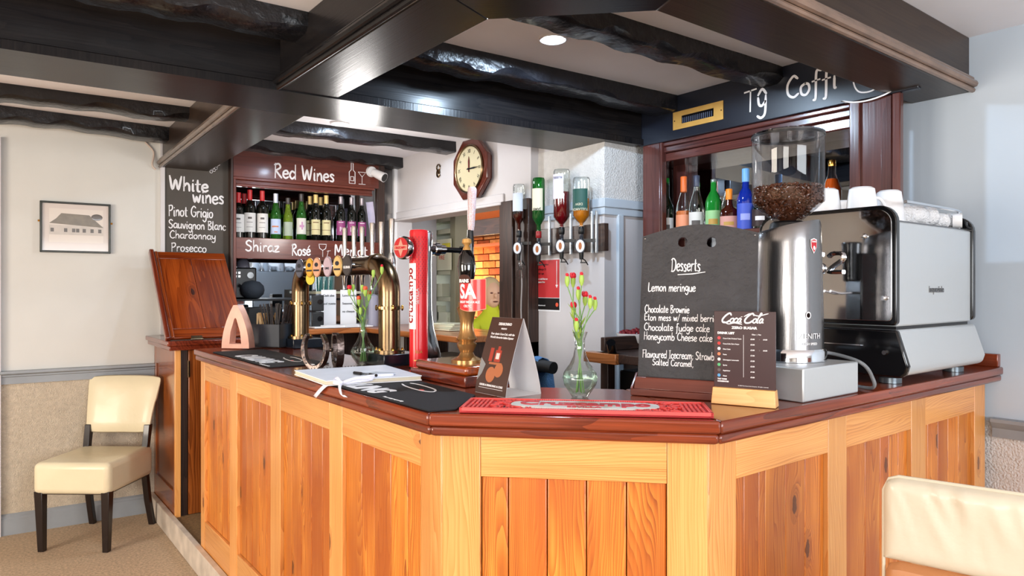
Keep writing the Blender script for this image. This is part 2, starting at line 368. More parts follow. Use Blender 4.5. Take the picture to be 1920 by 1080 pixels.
# handwriting: single pen strokes, x-height 0.55, cap height 1
G = {
 'a': (.5, ['.45,.5 .2,.55 .03,.3 .15,.02 .4,.15 .45,.5', '.45,.5 .44,.1 .55,.0']), 'b': (.5, ['.08,1 .06,.0', '.06,.3 .25,.55 .45,.3 .3,.0 .06,.08']),
 'c': (.42, ['.4,.45 .2,.55 .03,.27 .18,.0 .4,.08']), 'd': (.52, ['.44,.42 .2,.55 .03,.25 .2,.0 .44,.2', '.46,1 .45,.0']),
 'e': (.45, ['.05,.28 .4,.34 .3,.55 .08,.45 .05,.15 .22,.0 .42,.1']), 'f': (.4, ['.42,.95 .26,1 .2,.75 .18,-.25 .08,-.35', '.04,.52 .36,.55']),
 'g': (.5, ['.42,.45 .2,.55 .04,.3 .2,.05 .42,.25', '.44,.52 .44,-.2 .25,-.4 .05,-.25']), 'h': (.5, ['.07,1 .06,.0', '.06,.3 .25,.55 .4,.4 .42,.0']),
 'i': (.2, ['.09,.52 .09,.04 .15,.0', '.1,.75 .11,.79']), 'k': (.45, ['.07,1 .06,.0', '.38,.52 .08,.24 .4,.0']), 'l': (.22, ['.08,1 .07,.08 .16,.0']),
 'm': (.72, ['.05,.52 .05,.0', '.05,.3 .2,.55 .32,.4 .32,.0', '.32,.3 .5,.55 .62,.4 .64,.0']), 'n': (.48, ['.06,.52 .06,.0', '.06,.3 .25,.55 .38,.4 .4,.0']),
 'o': (.48, ['.25,.54 .05,.4 .08,.08 .28,.0 .43,.2 .4,.45 .25,.54']), 'p': (.5, ['.07,.52 .06,-.4', '.06,.3 .25,.55 .44,.32 .3,.02 .07,.08']),
 'r': (.38, ['.07,.52 .07,.0', '.07,.3 .2,.52 .36,.5']), 's': (.38, ['.34,.47 .18,.55 .07,.42 .3,.2 .26,.02 .04,.05']), 't': (.36, ['.16,.85 .15,.1 .3,.02', '.02,.54 .32,.57']),
 'u': (.5, ['.06,.52 .07,.1 .25,.0 .42,.2', '.43,.52 .43,.06 .5,.0']), 'v': (.44, ['.04,.52 .22,.0 .4,.54']), 'w': (.62, ['.04,.52 .17,.0 .3,.42 .44,.0 .58,.54']),
 'x': (.42, ['.04,.52 .38,.0', '.38,.52 .04,.0']), 'y': (.48, ['.05,.52 .1,.2 .25,.12 .42,.3', '.44,.52 .4,-.25 .2,-.4 .05,-.3']), 'z': (.44, ['.04,.52 .38,.52 .05,.02 .42,.03']),
 'W': (.85, ['.04,1 .22,.02 .42,.75 .6,.02 .8,1']), 'P': (.52, ['.08,.98 .08,.0', '.04,.95 .4,.98 .46,.72 .3,.52 .08,.5']), 'G': (.66, ['.58,.85 .35,1 .08,.7 .08,.25 .35,.0 .58,.2 .58,.45', '.34,.45 .64,.45']),
 'S': (.56, ['.5,.88 .3,1 .1,.85 .14,.62 .42,.42 .46,.15 .25,.0 .04,.12']), 'B': (.54, ['.08,1 .08,.0', '.04,.98 .36,.98 .42,.75 .08,.53 .42,.42 .46,.15 .3,.0 .06,.02']), 'C': (.6, ['.55,.85 .35,1 .08,.65 .1,.2 .35,.0 .58,.12']),
 'R': (.58, ['.1,1 .08,.0', '.04,.92 .35,1 .46,.75 .1,.5', '.14,.5 .35,.25 .55,.02']), 'M': (.8, ['.06,.0 .12,1 .36,.3 .6,1 .7,.0']), 'T': (.6, ['.02,.95 .6,1', '.32,.97 .3,.0']),
 'D': (.66, ['.12,1 .1,.0', '.02,.9 .3,1 .58,.75 .55,.25 .3,.02 .04,.02']), 'L': (.48, ['.1,1 .08,.03 .46,.05']), 'E': (.5, ['.42,.97 .1,.95 .08,.03 .45,.05', '.1,.5 .38,.53']), 'H': (.6, ['.1,1 .08,.0', '.5,1 .5,.0', '.08,.5 .5,.52']),
 'F': (.5, ['.1,1 .08,.0', '.02,.95 .5,1', '.1,.55 .4,.57']), 'I': (.3, ['.15,1 .14,.0', '.02,.98 .28,1', '.02,.0 .28,.02']), ' ': (.3, []), ';': (.2, ['.1,.4 .11,.44', '.12,.08 .06,-.12']),
 ',': (.2, ['.12,.05 .06,-.14']), '/': (.36, ['.02,-.05 .34,.95']), "é": (.45, ['.05,.28 .4,.34 .3,.55 .08,.45 .05,.15 .22,.0 .42,.1', '.2,.68 .34,.86']), 'ŷ': (.5, ['.05,.52 .1,.2 .25,.12 .42,.3', '.44,.56 .4,-.25 .2,-.45 .02,-.34', '.06,.66 .26,.9 .46,.66']),
 '-': (.3, ['.04,.3 .26,.31']), '.': (.15, ['.07,.03 .08,.05'])}
def smooth_pts(P, k=5):
    P = [Vector(p) for p in P]
    if len(P) < 3: return P
    out = []; E = [P[0] * 2 - P[1]] + P + [P[-1] * 2 - P[-2]]
    for i in range(1, len(E) - 2):
        a, b, c, d = E[i - 1:i + 3]
        for t in range(k):
            t = t / k; out.append(0.5 * ((2 * b) + (c - a) * t + (2 * a - 5 * b + 4 * c - d) * t * t + (3 * b - a - 3 * c + d) * t ** 3))
    out.append(P[-1]); return out
def hand(mb, s, at, size, wd, sx=1.0, th=0.0006, mi=0, slope=0.0, shear=0.0, T=None, z=0.0, gap=0.06):
    x = 0.0; rnd = random.Random(len(s) * 7 + 3)
    for ch in s:
        wch, st = G[ch]; jy = rnd.uniform(-.03, .03)
        for q in st:
            pts = [tuple(float(v) for v in p.split(',')) for p in q.split()]
            pts = smooth_pts([Vector((p[0], p[1])) for p in pts])
            pp = [(at[0] + (x + p.x + p.y * shear) * size * sx, at[1] + (p.y + jy) * size + slope * (x + p.x) * size * sx) for p in pts]
            b = len(mb.V); mb.stroke(pp, wd, th, None, mi)
            for k in range(b, len(mb.V)):
                v = mb.V[k]; mb.V[k] = (v[0], v[1], v[2] + z)
        x += wch + gap
    return x * size * sx

def objw(mb, name, mats, parent, M, bev=0.0, smooth=True):
    """world-coordinate mesh stored in the frame M (for the grain)"""
    Mi = M.inverted(); mb.V = [tuple(Mi @ Vector(v)) for v in mb.V]; return mb.obj(name, mats, parent, M, bev, smooth)
def along(o, L_, up=(0, 0, 1)):
    """frame whose local Z runs along L_, local X horizontal across it"""
    z = Vector(L_).normalized(); u = Vector(up); x = u.cross(z).normalized(); y = z.cross(x); M = Matrix.Identity(4)
    for k in range(3): M[k][0] = x[k]; M[k][1] = y[k]; M[k][2] = z[k]; M[k][3] = o[k]
    return M
ZC = 2.455; ZB = 2.235; T0 = 1.144; PF = 0.11

# ================================================================ ROOM SHELL
struct(MB().bx((-3.6, -3.6, -0.12), (3.4, 5.6, 0)).obj('floor', CARPET))
bf = struct(MB().prism([(0.926, 4.99), (0.926, 1.50), (1.40, 1.03), (3.16, 1.03), (3.16, 2.6), (2.6, 3.2), (2.6, 4.9)], 0.001, PF).obj('floor', [DKWOOD]))
struct(MB().bx((-3.6, -3.6, ZC), (3.4, 5.6, ZC + 0.12)).obj('ceiling', CEIL))
sA, sB = -3.7, wall_s(434)
struct(MB().box((0, 0, 0), (1, 1, 1), Matrix.Translation(wp((sA + sB) / 2, -0.09, 0.465)) @ Matrix.Rotation(R(-3.85), 4, 'Z') @ Matrix.Diagonal((sB - sA, 0.18, 0.93, 1)), 1)
       .box((0, 0, 0), (1, 1, 1), Matrix.Translation(wp((sA + sB) / 2, -0.09, 1.692)) @ Matrix.Rotation(R(-3.85), 4, 'Z') @ Matrix.Diagonal((sB - sA, 0.18, 1.524, 1)), 0)
       .obj('wall_left', [WALLL, PAPER_T]))
def wbox(mb, s0, s1, n0, n1, z0, z1, mi=0):
    return mb.add([tuple(wp(s, n, z)) for z in (z0, z1) for s, n in ((s0, n1), (s1, n1), (s1, n0), (s0, n0))],
                  [(0, 3, 2, 1), (4, 5, 6, 7), (0, 1, 5, 4), (1, 2, 6, 5), (2, 3, 7, 6), (3, 0, 4, 7)], None, mi)
struct(wbox(MB(), sB, 3.2, -0.55, -0.40, 0, ZC).obj('wall_back', WALLG))
# skirting and dado of the left wall, each with its moulded profile
wl = wall_s(285)
def wmould(name, m, s0, s1, prof):
    mb = MB(); P = [(s, n, z) for s in (s0, s1) for n, z in prof]; k = len(prof)
    mb.add([tuple(wp(*p)) for p in P], [tuple(range(k))[::-1], tuple(range(k, 2 * k))] + [(q, (q + 1) % k, k + (q + 1) % k, k + q) for q in range(k)])
    return struct(mb.obj(name, m, smooth=False))
wmould('baseboard_left', GREYP, sA, 0.92, [(0, 0), (0.018, 0), (0.018, 0.095), (0.013, 0.102), (0.013, 0.112), (0.004, 0.122), (0, 0.122)])
wmould('trim_1', GREYP, sA, 0.93, [(0, 0.885), (0.014, 0.885), (0.014, 0.925), (0.022, 0.93), (0.022, 0.938), (0.04, 0.948), (0.04, 0.962), (0, 0.964)])
wmould('trim_2', WALLG, wall_s(300), wall_s(308), [(0, 1.15), (0.03, 1.15), (0.03, ZC), (0, ZC)])
wmould('trim_3', WALLG, wall_s(-3), wall_s(2), [(0, 0.0), (0.03, 0.0), (0.03, 2.33), (0, 2.33)])
# right wall
XR = 3.16
struct(MB().bx((XR, -3.6, 0), (XR + 0.14, 2.66, 0.93), None, 1).bx((XR, -3.6, 0.93), (XR + 0.14, 2.66, ZC)).obj('wall_right', [WALLR, PAPER_W]))
def ymould(name, m, x, y0, y1, prof, sgn=-1):
    mb = MB(); k = len(prof)
    mb.add([(x + sgn * n, y, z) for y in (y0, y1) for n, z in prof], [tuple(range(k)), tuple(range(k, 2 * k))[::-1]] + [(q, k + q, k + (q + 1) % k, (q + 1) % k) for q in range(k)])
    return struct(mb.obj(name, m, smooth=False))
ymould('trim_4', GREYP, XR, -3.6, 1.0, [(0, 0.87), (0.014, 0.87), (0.014, 0.905), (0.024, 0.915), (0.036, 0.93), (0.036, 0.943), (0, 0.945)])
ymould('baseboard_right', GREYP, XR, -3.6, 1.0, [(0, 0), (0.018, 0), (0.018, 0.10), (0.004, 0.122), (0, 0.122)])
# wall with the clock, its opening, and the pilaster
XK = 2.62; YO0 = onX(943, 400, XK).y; YO1 = onX(747, 400, XK).y
struct(MB().bx((XK, 3.2, 1.975), (XK + 0.12, 5.25, ZC)).bx((XK, 3.2, 0), (XK + 0.12, 5.25, 1.128)).bx((XK, YO1, 1.128), (XK + 0.12, 5.25, 1.975)).obj('wall_clock', WALLG))
XP = 2.68; YP = 2.65
struct(MB().bx((XP, YP, 0), (XR + 0.14, 3.2, ZC)).obj('wall_pilaster', WALLG))
struct(MB().bx((XP - 0.003, YP - 0.003, 1.93), (XR - 0.16, 3.2, ZB + 0.02)).obj('trim_5', PAPER_W))
struct(MB().bx((XP - 0.022, YP - 0.022, 1.885), (2.97, 3.2, 1.932)).bx((XP - 0.014, YP - 0.014, 1.845), (2.97, 3.2, 1.885)).obj('trim_6', WALLR, bev=0.003))
struct(MB().bx((XP + .09, YP - 0.02, 0.2), (XP + 0.13, YP, 1.85)).obj('trim_7', WALLR, bev=0.003))
jam = struct(MB().bx((XK - 0.02, 3.20, 0.5), (XK + 0.1, 3.33, 1.985)).obj('trim_8', DKWOOD, bev=0.004))
struct(MB().bx((XK - 0.03, 3.345, 0.5), (XK + 0.1, YO0 , 1.985)).obj('trim_9', DKWOOD, bev=0.006))
struct(MB().bx((XK - 0.035, YO0 - .02, 1.965), (XK + 0.13, YO1 + 0.05, 1.985)).bx((XK - 0.015, YO0 - .02, 1.985), (XK, YO1 + .3, 2.04)).obj('trim_10', WALLG, bev=0.006))
struct(MB().bx((XK - 0.03, 4.84, 0.3), (XK, 4.875, ZC)).obj('trim_11', WHITE, bev=0.004))

# ---- the rest of the bar room behind the viewpoint: walls, windows, a door
def wall_with_window(nm, axis, pos, a0, a1, wins, m):
    mb = MB(); th = .14; s_ = -1
    def q(u0, u1, z0, z1):
        if axis == 'y': mb.bx((u0, pos - th, z0), (u1, pos, z1))
        else: mb.bx((pos - th, u0, z0), (pos, u1, z1))
    u = a0
    for (w0, w1, z0, z1) in wins: q(u, w0, 0, ZC); q(w0, w1, 0, z0); q(w0, w1, z1, ZC); u = w1
    q(u, a1, 0, ZC); return struct(mb.obj(nm, m))
WIN = [(-.85, 1.85, .9, 2.15)]
wall_with_window('wall_front', 'y', -3.5, -3.6, 3.3, WIN, WALLL)
wall_with_window('wall_side', 'x', -3.5, -3.6, 5.4, [(-2.35, -.45, .85, 2.15), (1.35, 3.25, .85, 2.15)], WALLL)
def window(n, axis, pos, u0, u1, z0, z1):
    mb = MB()
    def q(a, b, c, d, dp=.05):
        if axis == 'y': mb.bx((a, pos - .10, c), (b, pos - .10 + dp, d))
        else: mb.bx((pos - .10, a, c), (pos - .10 + dp, b, d))
    for a, b, c, d in ((u0, u0 + .05, z0, z1), (u1 - .05, u1, z0, z1), (u0, u1, z0, z0 + .05), (u0, u1, z1 - .05, z1)): q(a, b, c, d)
    n_ = 3
    for k in range(1, n_): c_ = u0 + (u1 - u0) * k / n_; q(c_ - .02, c_ + .02, z0, z1)
    q(u0, u1, (z0 + z1) / 2 - .015, (z0 + z1) / 2 + .015); struct(mb.obj('window_%d' % n, WHITE))
window(1, 'y', -3.5, *WIN[0]); window(2, 'x', -3.5, -2.35, -.45, .85, 2.15); window(3, 'x', -3.5, 1.35, 3.25, .85, 2.15)
struct(MB().bx((-3.5, -3.5, 0), (2.0, -3.47, .88)).bx((3.0, -3.5, 0), (3.15, -3.47, .88)).obj('trim_13', DKWOOD, bev=.003)); struct(MB().bx((-3.5, -3.4, 0), (-3.47, 4.9, .84)).obj('trim_14', DKWOOD, bev=.003))  # unseen dark panelling, added to darken what the steel reflects
RUST = mat('unseen_rust_drape', S(120, 58, 30), .8, bump=.3)  # invented drapes out of view, added to streak the grinder's reflections brown
def unseen_drape(nm, axis, pos, u0, u1):
    mb = MB(); n = 28; P = [(u0 + (u1 - u0) * k / n, pos + .06 + .03 * math.sin(k * 1.9)) for k in range(n + 1)]; P += [(u, v + .012) for u, v in P[::-1]]
    P = P if axis == 'y' else [(v, u) for u, v in P]; struct(mb.prism(P, .05, 2.3).obj(nm, RUST))
unseen_drape('unseen_drape_1', 'x', -3.5, -.42, -.05); unseen_drape('unseen_drape_2', 'x', -3.5, .95, 1.33); unseen_drape('unseen_drape_3', 'x', -3.5, 3.27, 3.7); unseen_drape('unseen_drape_4', 'y', -3.5, -1.3, -.87); unseen_drape('unseen_drape_5', 'x', -3.5, -2.8, -2.37)
dr_ = struct(MB().bx((2.05, -3.5, 0), (2.95, -3.45, 2.05)).obj('door_1', MAHO, bev=.004)); MB().bx((2.15, -3.452, .2), (2.85, -3.44, .9)).bx((2.15, -3.452, 1.05), (2.85, -3.44, 1.9)).obj('door_panel', MAHOF, dr_, I4, .004)

# ---- the lounge seen through the opening
struct(MB().bx((3.3, 2.66, -0.1), (7.6, 9.2, PF)).obj('floor', CARPET))
struct(MB().bx((XK + 0.12, 2.66, ZC), (7.6, 9.2, ZC + 0.1)).obj('ceiling', CEIL))
struct(MB().bx((4.6, 2.66, PF), (4.75, 9.2, ZC)).obj('wall_lounge', mat('mortar', S(170, 92, 44), 0.9, bump=.4)))
struct(MB().bx((2.76, 9.0, PF), (4.6, 9.15, ZC)).obj('wall_far', WALLG))

# ================================================================ CANOPY BEAMS OVER THE BAR
def hbeam(name, poly, z0, z1, m, L_, o, bev=0.004):
    return struct(objw(MB().prism(poly, z0, z1), name, m, None, along((o[0], o[1], z0), (L_[0], L_[1], 0)), bev))
cI1, cI2 = (1.19, 1.652), (1.53, 1.308); cO1, cO2 = (0.962, 1.558), (1.437, 1.083)
yf = lambda x: 2.83 - 0.0857 * x
yb = lambda x: 3.18 - 0.070 * x
hb1 = hbeam('canopy_beam', [cO1, (0.962, yf(0.962)), (1.19, yf(1.19)), cI1], ZB, ZC, BEAMP, (0, 1), (1.07, 2.1))
hb2 = hbeam('canopy_beam', [cO1, cI1, cI2, cO2], ZB, ZC, BEAMP, (1, -1), (1.28, 1.4))
hb3 = hbeam('canopy_beam', [cO2, cI2, (XR, 1.30), (XR, 1.083)], ZB, ZC, BEAMB, (1, 0), (2.3, 1.2))
hb4 = hbeam('canopy_beam', [(-3.5, yf(-3.5)), (2.90, yf(2.90)), (2.90, yb(2.9)), (-3.5, yb(-3.5))], ZB, ZC, BEAMP, (1, -0.08), (0.5, 2.9))
hb5 = hbeam('canopy_beam', [(0.92, 3.11), (0.972, 4.99), (1.25, 4.96), (1.196, 3.09)], ZB, ZC, BEAMB, (0, 1), (1.08, 4.0))
# beaded mouldings along the outer lower edges
def bead(par, pts, n2, m):
    P = [Vector((p[0], p[1], 0)) for p in pts]
    for off, z, r in ((0.012, ZB + 0.006, 0.010), (0.018, ZB + 0.030, 0.014), (0.010, ZB + 0.052, 0.008)):
        Q = [p + Vector(q) * off + UP * z for p, q in zip(P, n2)]
        mb = MB(); mb.tube(Q, r, 8); o = mb.obj('bead_moulding', m, par, I4)
dch = Vector((-1, -1, 0)).normalized()
bead(hb1, [(0.962, yf(0.962)), cO1], [(-1, 0, 0), (-1, -.41, 0)], BEAMP)
bead(hb2, [cO1, cO2], [(-1, -.41, 0), (-.41, -1, 0)], BEAMP)
bead(hb3, [cO2, (XR, 1.083)], [(-.41, -1, 0), (0, -1, 0)], mat('lighter_beam_edge', S(120, 96, 80), 0.3, coat=.3, vary=.3, bscale=30))  # bead in a lighter brown than the beam it edges
bead(hb5, [(0.92, 3.11), (0.972, 4.985)], [(-1, 0, 0), (-1, 0, 0)], mat('lighter_beam_edge_2', S(96, 78, 66), 0.3, coat=.3, vary=.3, bscale=30))  # also lighter than its beam, though darker than the right-hand bead
MB().add([(-3.5, yf(-3.5) - .012, ZB - .004), (2.9, yf(2.9) - .012, ZB - .004), (2.9, yf(2.9), ZB - .004), (-3.5, yf(-3.5), ZB - .004),
          (-3.5, yf(-3.5) - .012, ZB + .028), (2.9, yf(2.9) - .012, ZB + .028), (2.9, yf(2.9), ZB + .034), (-3.5, yf(-3.5), ZB + .034)],
         [(0, 3, 2, 1), (4, 5, 6, 7), (0, 1, 5, 4), (1, 2, 6, 5), (2, 3, 7, 6), (3, 0, 4, 7)]).obj('lip_moulding', BEAMP, hb4, I4)

# rough-hewn joists: adzed underside, uneven arrises
def joist(px0, px1, wd, h, x0, x1, seed, name='ceiling_joist'):
    a = onZ(px0[0], px0[1], ZC); b = onZ(px1[0], px1[1], ZC); d = (b - a); d.z = 0; sl = d.y / d.x
    n = int((x1 - x0) / 0.03); V = []; F = []; pr = 9
    for i in range(n + 1):
        x = x0 + (x1 - x0) * i / n; y = a.y + (x - a.x) * sl
        f = lambda s, k: mnoise.noise(Vector((x * s + seed * 9.1, k * 3.7, seed)))
        g = abs(f(5, 1)) ** 0.7
        g = max(0, f(6, 1) + .10) ** .6; hh = h * (0.98 + 0.10 * f(2.5, 2) - .22 * g); ch = 0.006 + 0.030 * g; c2 = 0.006 + 0.02 * max(0, f(8, 4))
        row = [(y, ZC + .02), (y + .004 * f(9, 5), ZC - .01), (y - .003 + .006 * f(8, 6), ZC - hh + ch), (y + ch * .5, ZC - hh + ch * .3 + .003 * f(18, 7)), (y + ch * 1.1, ZC - hh + .002 * f(15, 8)),
               (y + wd * .55, ZC - hh * 1.02 + .003 * f(7, 9)), (y + wd - c2, ZC - hh + .002 * f(9, 3)), (y + wd + .004 * f(8, 11), ZC - hh + c2), (y + wd, ZC + .02)]
        V += [(x, p[0], p[1]) for p in row]
    for i in range(n):
        for k in range(pr):
            k2 = (k + 1) % pr; q = i * pr; F.append((q + k, q + pr + k, q + pr + k2, q + k2))
    F += [tuple(range(pr)), tuple(range(n * pr, n * pr + pr))[::-1]]
    mb = MB(); mb.add(V, F); o = struct(mb.obj(name, BLKB)); return o
joist((833, 80), (1268, 178), 0.14, 0.085, -3.4, 2.9, 1)
joist((1180, 35), (1469, 125), 0.12, 0.08, -3.4, 2.9, 2)
joist((2, 155), (850, 265), 0.13, 0.075, -3.4, XK, 3)
joist((2, 197), (765, 297), 0.15, 0.08, -3.4, XK, 4)

def downlight(px, py, lab, pw):
    p = onZ(px, py, ZC - 0.006); t = thing('recessed_ceiling_light', lab, 'ceiling light', (p.x, p.y, ZC))
    MB().lathe([(0.045, -0.001), (0.058, -0.001), (0.058, -0.008), (0.052, -0.012), (0.044, -0.008), (0.042, -0.001)], 32).obj('bezel', WHITE, t)
    MB().lathe([(0, -0.004), (0.040, -0.004), (0.040, -0.002), (0, -0.002)], 24).obj('lamp', mat('lit_lamp', S(255, 255, 255), 0.3, emit=(0.85, 0.93, 1, 1), estr=14), t)
    spot('canopy_spot', (p.x, p.y, ZC - 0.03), pw, (0.62, 0.80, 1.0), 177)
downlight(1037, 73, 'round recessed spotlight in the white ceiling between the black joists above the counter', 46)
downlight(637, 232, 'small recessed spotlight glowing behind the long cross beam near the red wines board', 12)

# ================================================================ BAR COUNTER
OL, OR_ = 0.874, 0.965; A = (OL, 1.463); B = (1.354, OR_); YE = 3.74
IL = OL + 0.49; IR = OR_ + 0.49; A2 = (IL, A[1] + 0.203); B2 = (B[0] + 0.203, IR)
st = 0.052; PA = (OL + st, A[1] + 0.0215); PB = (B[0] + 0.0215, OR_ + st)
bc = thing('bar_counter', 'pine panelled bar counter with angled corner and boarded panels', 'bar counter', (1.15, 1.25, 0))
MB().prism([(PA[0] + .035, YE), (PA[0] + .035, PA[1] + .02), (PB[0] + .02, PB[1] + .035), (3.155, PB[1] + .035), (3.155, IR - .03), (B2[0], IR - .03), (IL - .03, A2[1]), (IL - .03, YE)], PF, T0 - .057).obj('carcass', mat('carcass_shadow_gap', S(40, 24, 14), .7), bc, I4)
def run(plane, d, n, stiles, panels, ztop, zbot, plankb):
    """plane(px)->point on the face; stiles [(px0,px1)], planks boundaries in px per panel"""
    d = Vector(d); n = Vector(n); Z1 = T0 - 0.055
    at = lambda px: plane(px)
    def seg(a, b): return (at(a) + at(b)) / 2, (at(b) - at(a)).length
    for a, b in stiles:
        c, wdt = seg(a, b); c = c - n * 0.016
        plank('stile', bc, PINE, (c.x, c.y, 0.005), (c.x, c.y, Z1), d, wdt - .0012, 0.032)
    for (a, b), bs in zip(panels, plankb):
        p, q = at(a), at(b); i2 = -n * 0.016
        for z0, z1, nm in ((ztop, Z1, 'top_rail'), (0.005, zbot, 'bottom_rail')):
            plank(nm, bc, PINE, (p.x + i2.x, p.y + i2.y, (z0 + z1) / 2), (q.x + i2.x, q.y + i2.y, (z0 + z1) / 2), (0, 0, 1), z1 - z0 - .0012, 0.030)
        bs = [a] + list(bs) + [b]
        for e, f in zip(bs, bs[1:]):
            c, wdt = seg(e, f); c = c - n * 0.0235
            plank('plank', bc, PINEP, (c.x, c.y, zbot + .001), (c.x, c.y, ztop - .001), d, wdt - .0022, 0.020, bev=0.0028)
zf = lambda s: [340 + v * .4074 for v in s]
pl = lambda px: Vector((PA[0], onX(px, 540, PA[0]).y, 0))
ztL = onX(786, 874.3, PA[0]).z; zbL = onX(431.7, 1027, PA[0]).z
cornerA = 960 + FPX * (Vector((PA[0], PA[1], 0)).dot(RT) / Vector((PA[0], PA[1], 0)).dot(FW))
run(pl, (0, 1, 0), (-1, 0, 0), [(376.5, 383.5), (430.4, 443.9), (507, 525.4), (617, 641.5), (788, cornerA)],
    [(383.5, 430.4), (443.9, 507), (525.4, 617), (641.5, 788)], ztL, zbL,
    [zf([150, 175, 200]), zf([285, 312, 345, 378]), zf([492, 535, 582, 632]), zf([812, 870, 945, 1022])])
dc = Vector((PB[0] - PA[0], PB[1] - PA[1], 0)).normalized(); nc = Vector((dc.y, -dc.x, 0)); nc = nc if nc.x < 0 else -nc
def plc(px):
    d = ray(px, 540); t = (Vector((PA[0], PA[1], 0)) - Vector((0, 0, 0))).dot(nc) / Vector((d.x, d.y, 0)).dot(nc); return Vector((d.x * t, d.y * t, 0))
cornerB = 960 + FPX * (Vector((PB[0], PB[1], 0)).dot(RT) / Vector((PB[0], PB[1], 0)).dot(FW))
dd = (plc(1170).dot(FW)); ztC = CAMH - (905 - 540) / FPX * dd
run(plc, dc, nc, [(cornerA + .5, 901), (1250.5, cornerB - .5)], [(901, 1250.5)], ztC, 0.10, [[951.7, 1025, 1099.3, 1175]])
plr = lambda px: Vector((onY(px, 540, PB[1]).x, PB[1], 0))
ze = lambda s: [1340 + v * .352 for v in s]
ztR = onY(1553, 850, PB[1]).z
run(plr, (1, 0, 0), (0, -1, 0), [(cornerB, 1380.5), (1553, 1588), (1709, 1736), (1827.5, 1847)], [(1380.5, 1553), (1588, 1709), (1736, 1827.5)], ztR, 0.10,
    [ze([180, 260, 295, 402, 505]), ze([825, 905, 950, 1000]), ze([1158, 1212, 1265, 1320])])
print('rails', ztL, zbL, ztC, ztR, cornerA, cornerB)

bt = thing('bar_worktop', 'polished dark red mahogany bar top following the angled counter', 'bar top', (1.15, 1.25, T0 - .055))
def slab(off, z0, z1, nm, back=True):
    o = off; t = math.tan(R(22.5)) * o
    a = (A[0] + o, A[1] + t); b = (B[0] + t, B[1] + o)
    w2 = 0.49 if back else 0.09
    a2 = (A[0] + w2, A[1] + math.tan(R(22.5)) * w2); b2 = (B[0] + math.tan(R(22.5)) * w2, B[1] + w2)
    objw(MB().prism([a, a2, (a2[0], YE - o), (a[0], YE - o)], z0, z1), nm, MAHOT, bt, along((1.1, 2.6, z1), (0, 1, 0)), 0.006 if back else .008)
    objw(MB().prism([a, b, b2, a2], z0, z1), nm, MAHOT, bt, along((1.3, 1.4, z1), (1, -1, 0)), 0.006 if back else .008)
    objw(MB().prism([b, (3.158, b[1]), (3.158, b2[1]), b2], z0, z1), nm, MAHOT, bt, along((2.2, 1.2, z1), (1, 0, 0)), 0.006 if back else .008)
slab(0, T0 - .030, T0, 'top_board'); slab(0.006, T0 - .056, T0 - .0295, 'edge_moulding', False)
objw(MB().bx((3.128, 0.975, T0), (3.158, IR, T0 + .05)), 'upstand', MAHOT, bt, along((3.14, 1.2, T0), (0, 1, 0)), 0.003)

# kerb of painted skirting and the sunken mat strip
struct(objw(MB().prism([(.893, 5.0), (.925, 5.0), (.925, PA[1]), (PB[0], .995), (3.15, .995), (3.15, .965), (PB[0] - .01, .965), (.893, PA[1] - .01)], 0, .128), 'baseboard_bar', SKIRT, None, along((.9, 3, 0), (0, 1, 0)), 0.004))
props(MB().bx((.927, 3.76, PF + .001), (1.35, 4.40, PF + .007)).obj('doormat', MATTW), 'brown doormat sunk in the floor of the hatch gap beside the counter end', 'doormat')

# far cabinet at the wall with the lifted hatch flap
fc = thing('hatch_cabinet', 'narrow orange-brown wooden cabinet against the left wall beneath the raised flap', 'cabinet', (1.1, 4.6, PF))
yc = 4.385
plank('corner_stile', fc, PINE, (.940, yc + .012, PF), (.940, yc + .012, T0 - .055), (1, 0, 0), .030, .028)
objw(MB().bx((.955, yc + .012, PF), (.995, yc + .05, T0 - .056)), 'recessed_post', DKWOOD, fc, along((.97, yc, .5), (0, 0, 1), (0, 1, 0)), .002)
d0 = objw(MB().bx((.998, yc + .004, PF + .01), (1.38, yc + .032, T0 - .06)), 'door', CABW, fc, along((1.2, yc, .5), (0, 0, 1), (0, 1, 0)), .003)
MB().bx((.992, yc - .002, .93), (1.004, yc + .004, 1.02)).cyl((.995, yc - .002, .925), (.995, yc - .002, 1.025), .004, n=8).obj('hinge', BRASS, d0, I4)
yw = 4.985
for nm, y0, y1, z0, z1, x in (('side_panel', yc + .05, yw - .04, .25, 1.0, .936), ('side_stile', yc + .027, yc + .06, PF, 1.088, .926), ('side_stile', yw - .05, yw, PF, 1.088, .926), ('side_rail', yc + .06, yw - .05, PF, .26, .926), ('side_rail', yc + .06, yw - .05, .97, 1.088, .926)):
    objw(MB().bx((x, y0, z0), (x + .022, y1, z1)), nm, CABW, fc, along((.93, (y0 + y1) / 2, .6), (0, 0, 1), (0, 1, 0)), .003)
objw(MB().bx((.875, yc - .045, T0 - .028), (1.40, yw, T0)).bx((.888, yc - .03, T0 - .056), (1.40, yw, T0 - .028)), 'cabinet_top', MAHO, fc, along((1, 4.7, T0), (0, 1, 0)), .005)

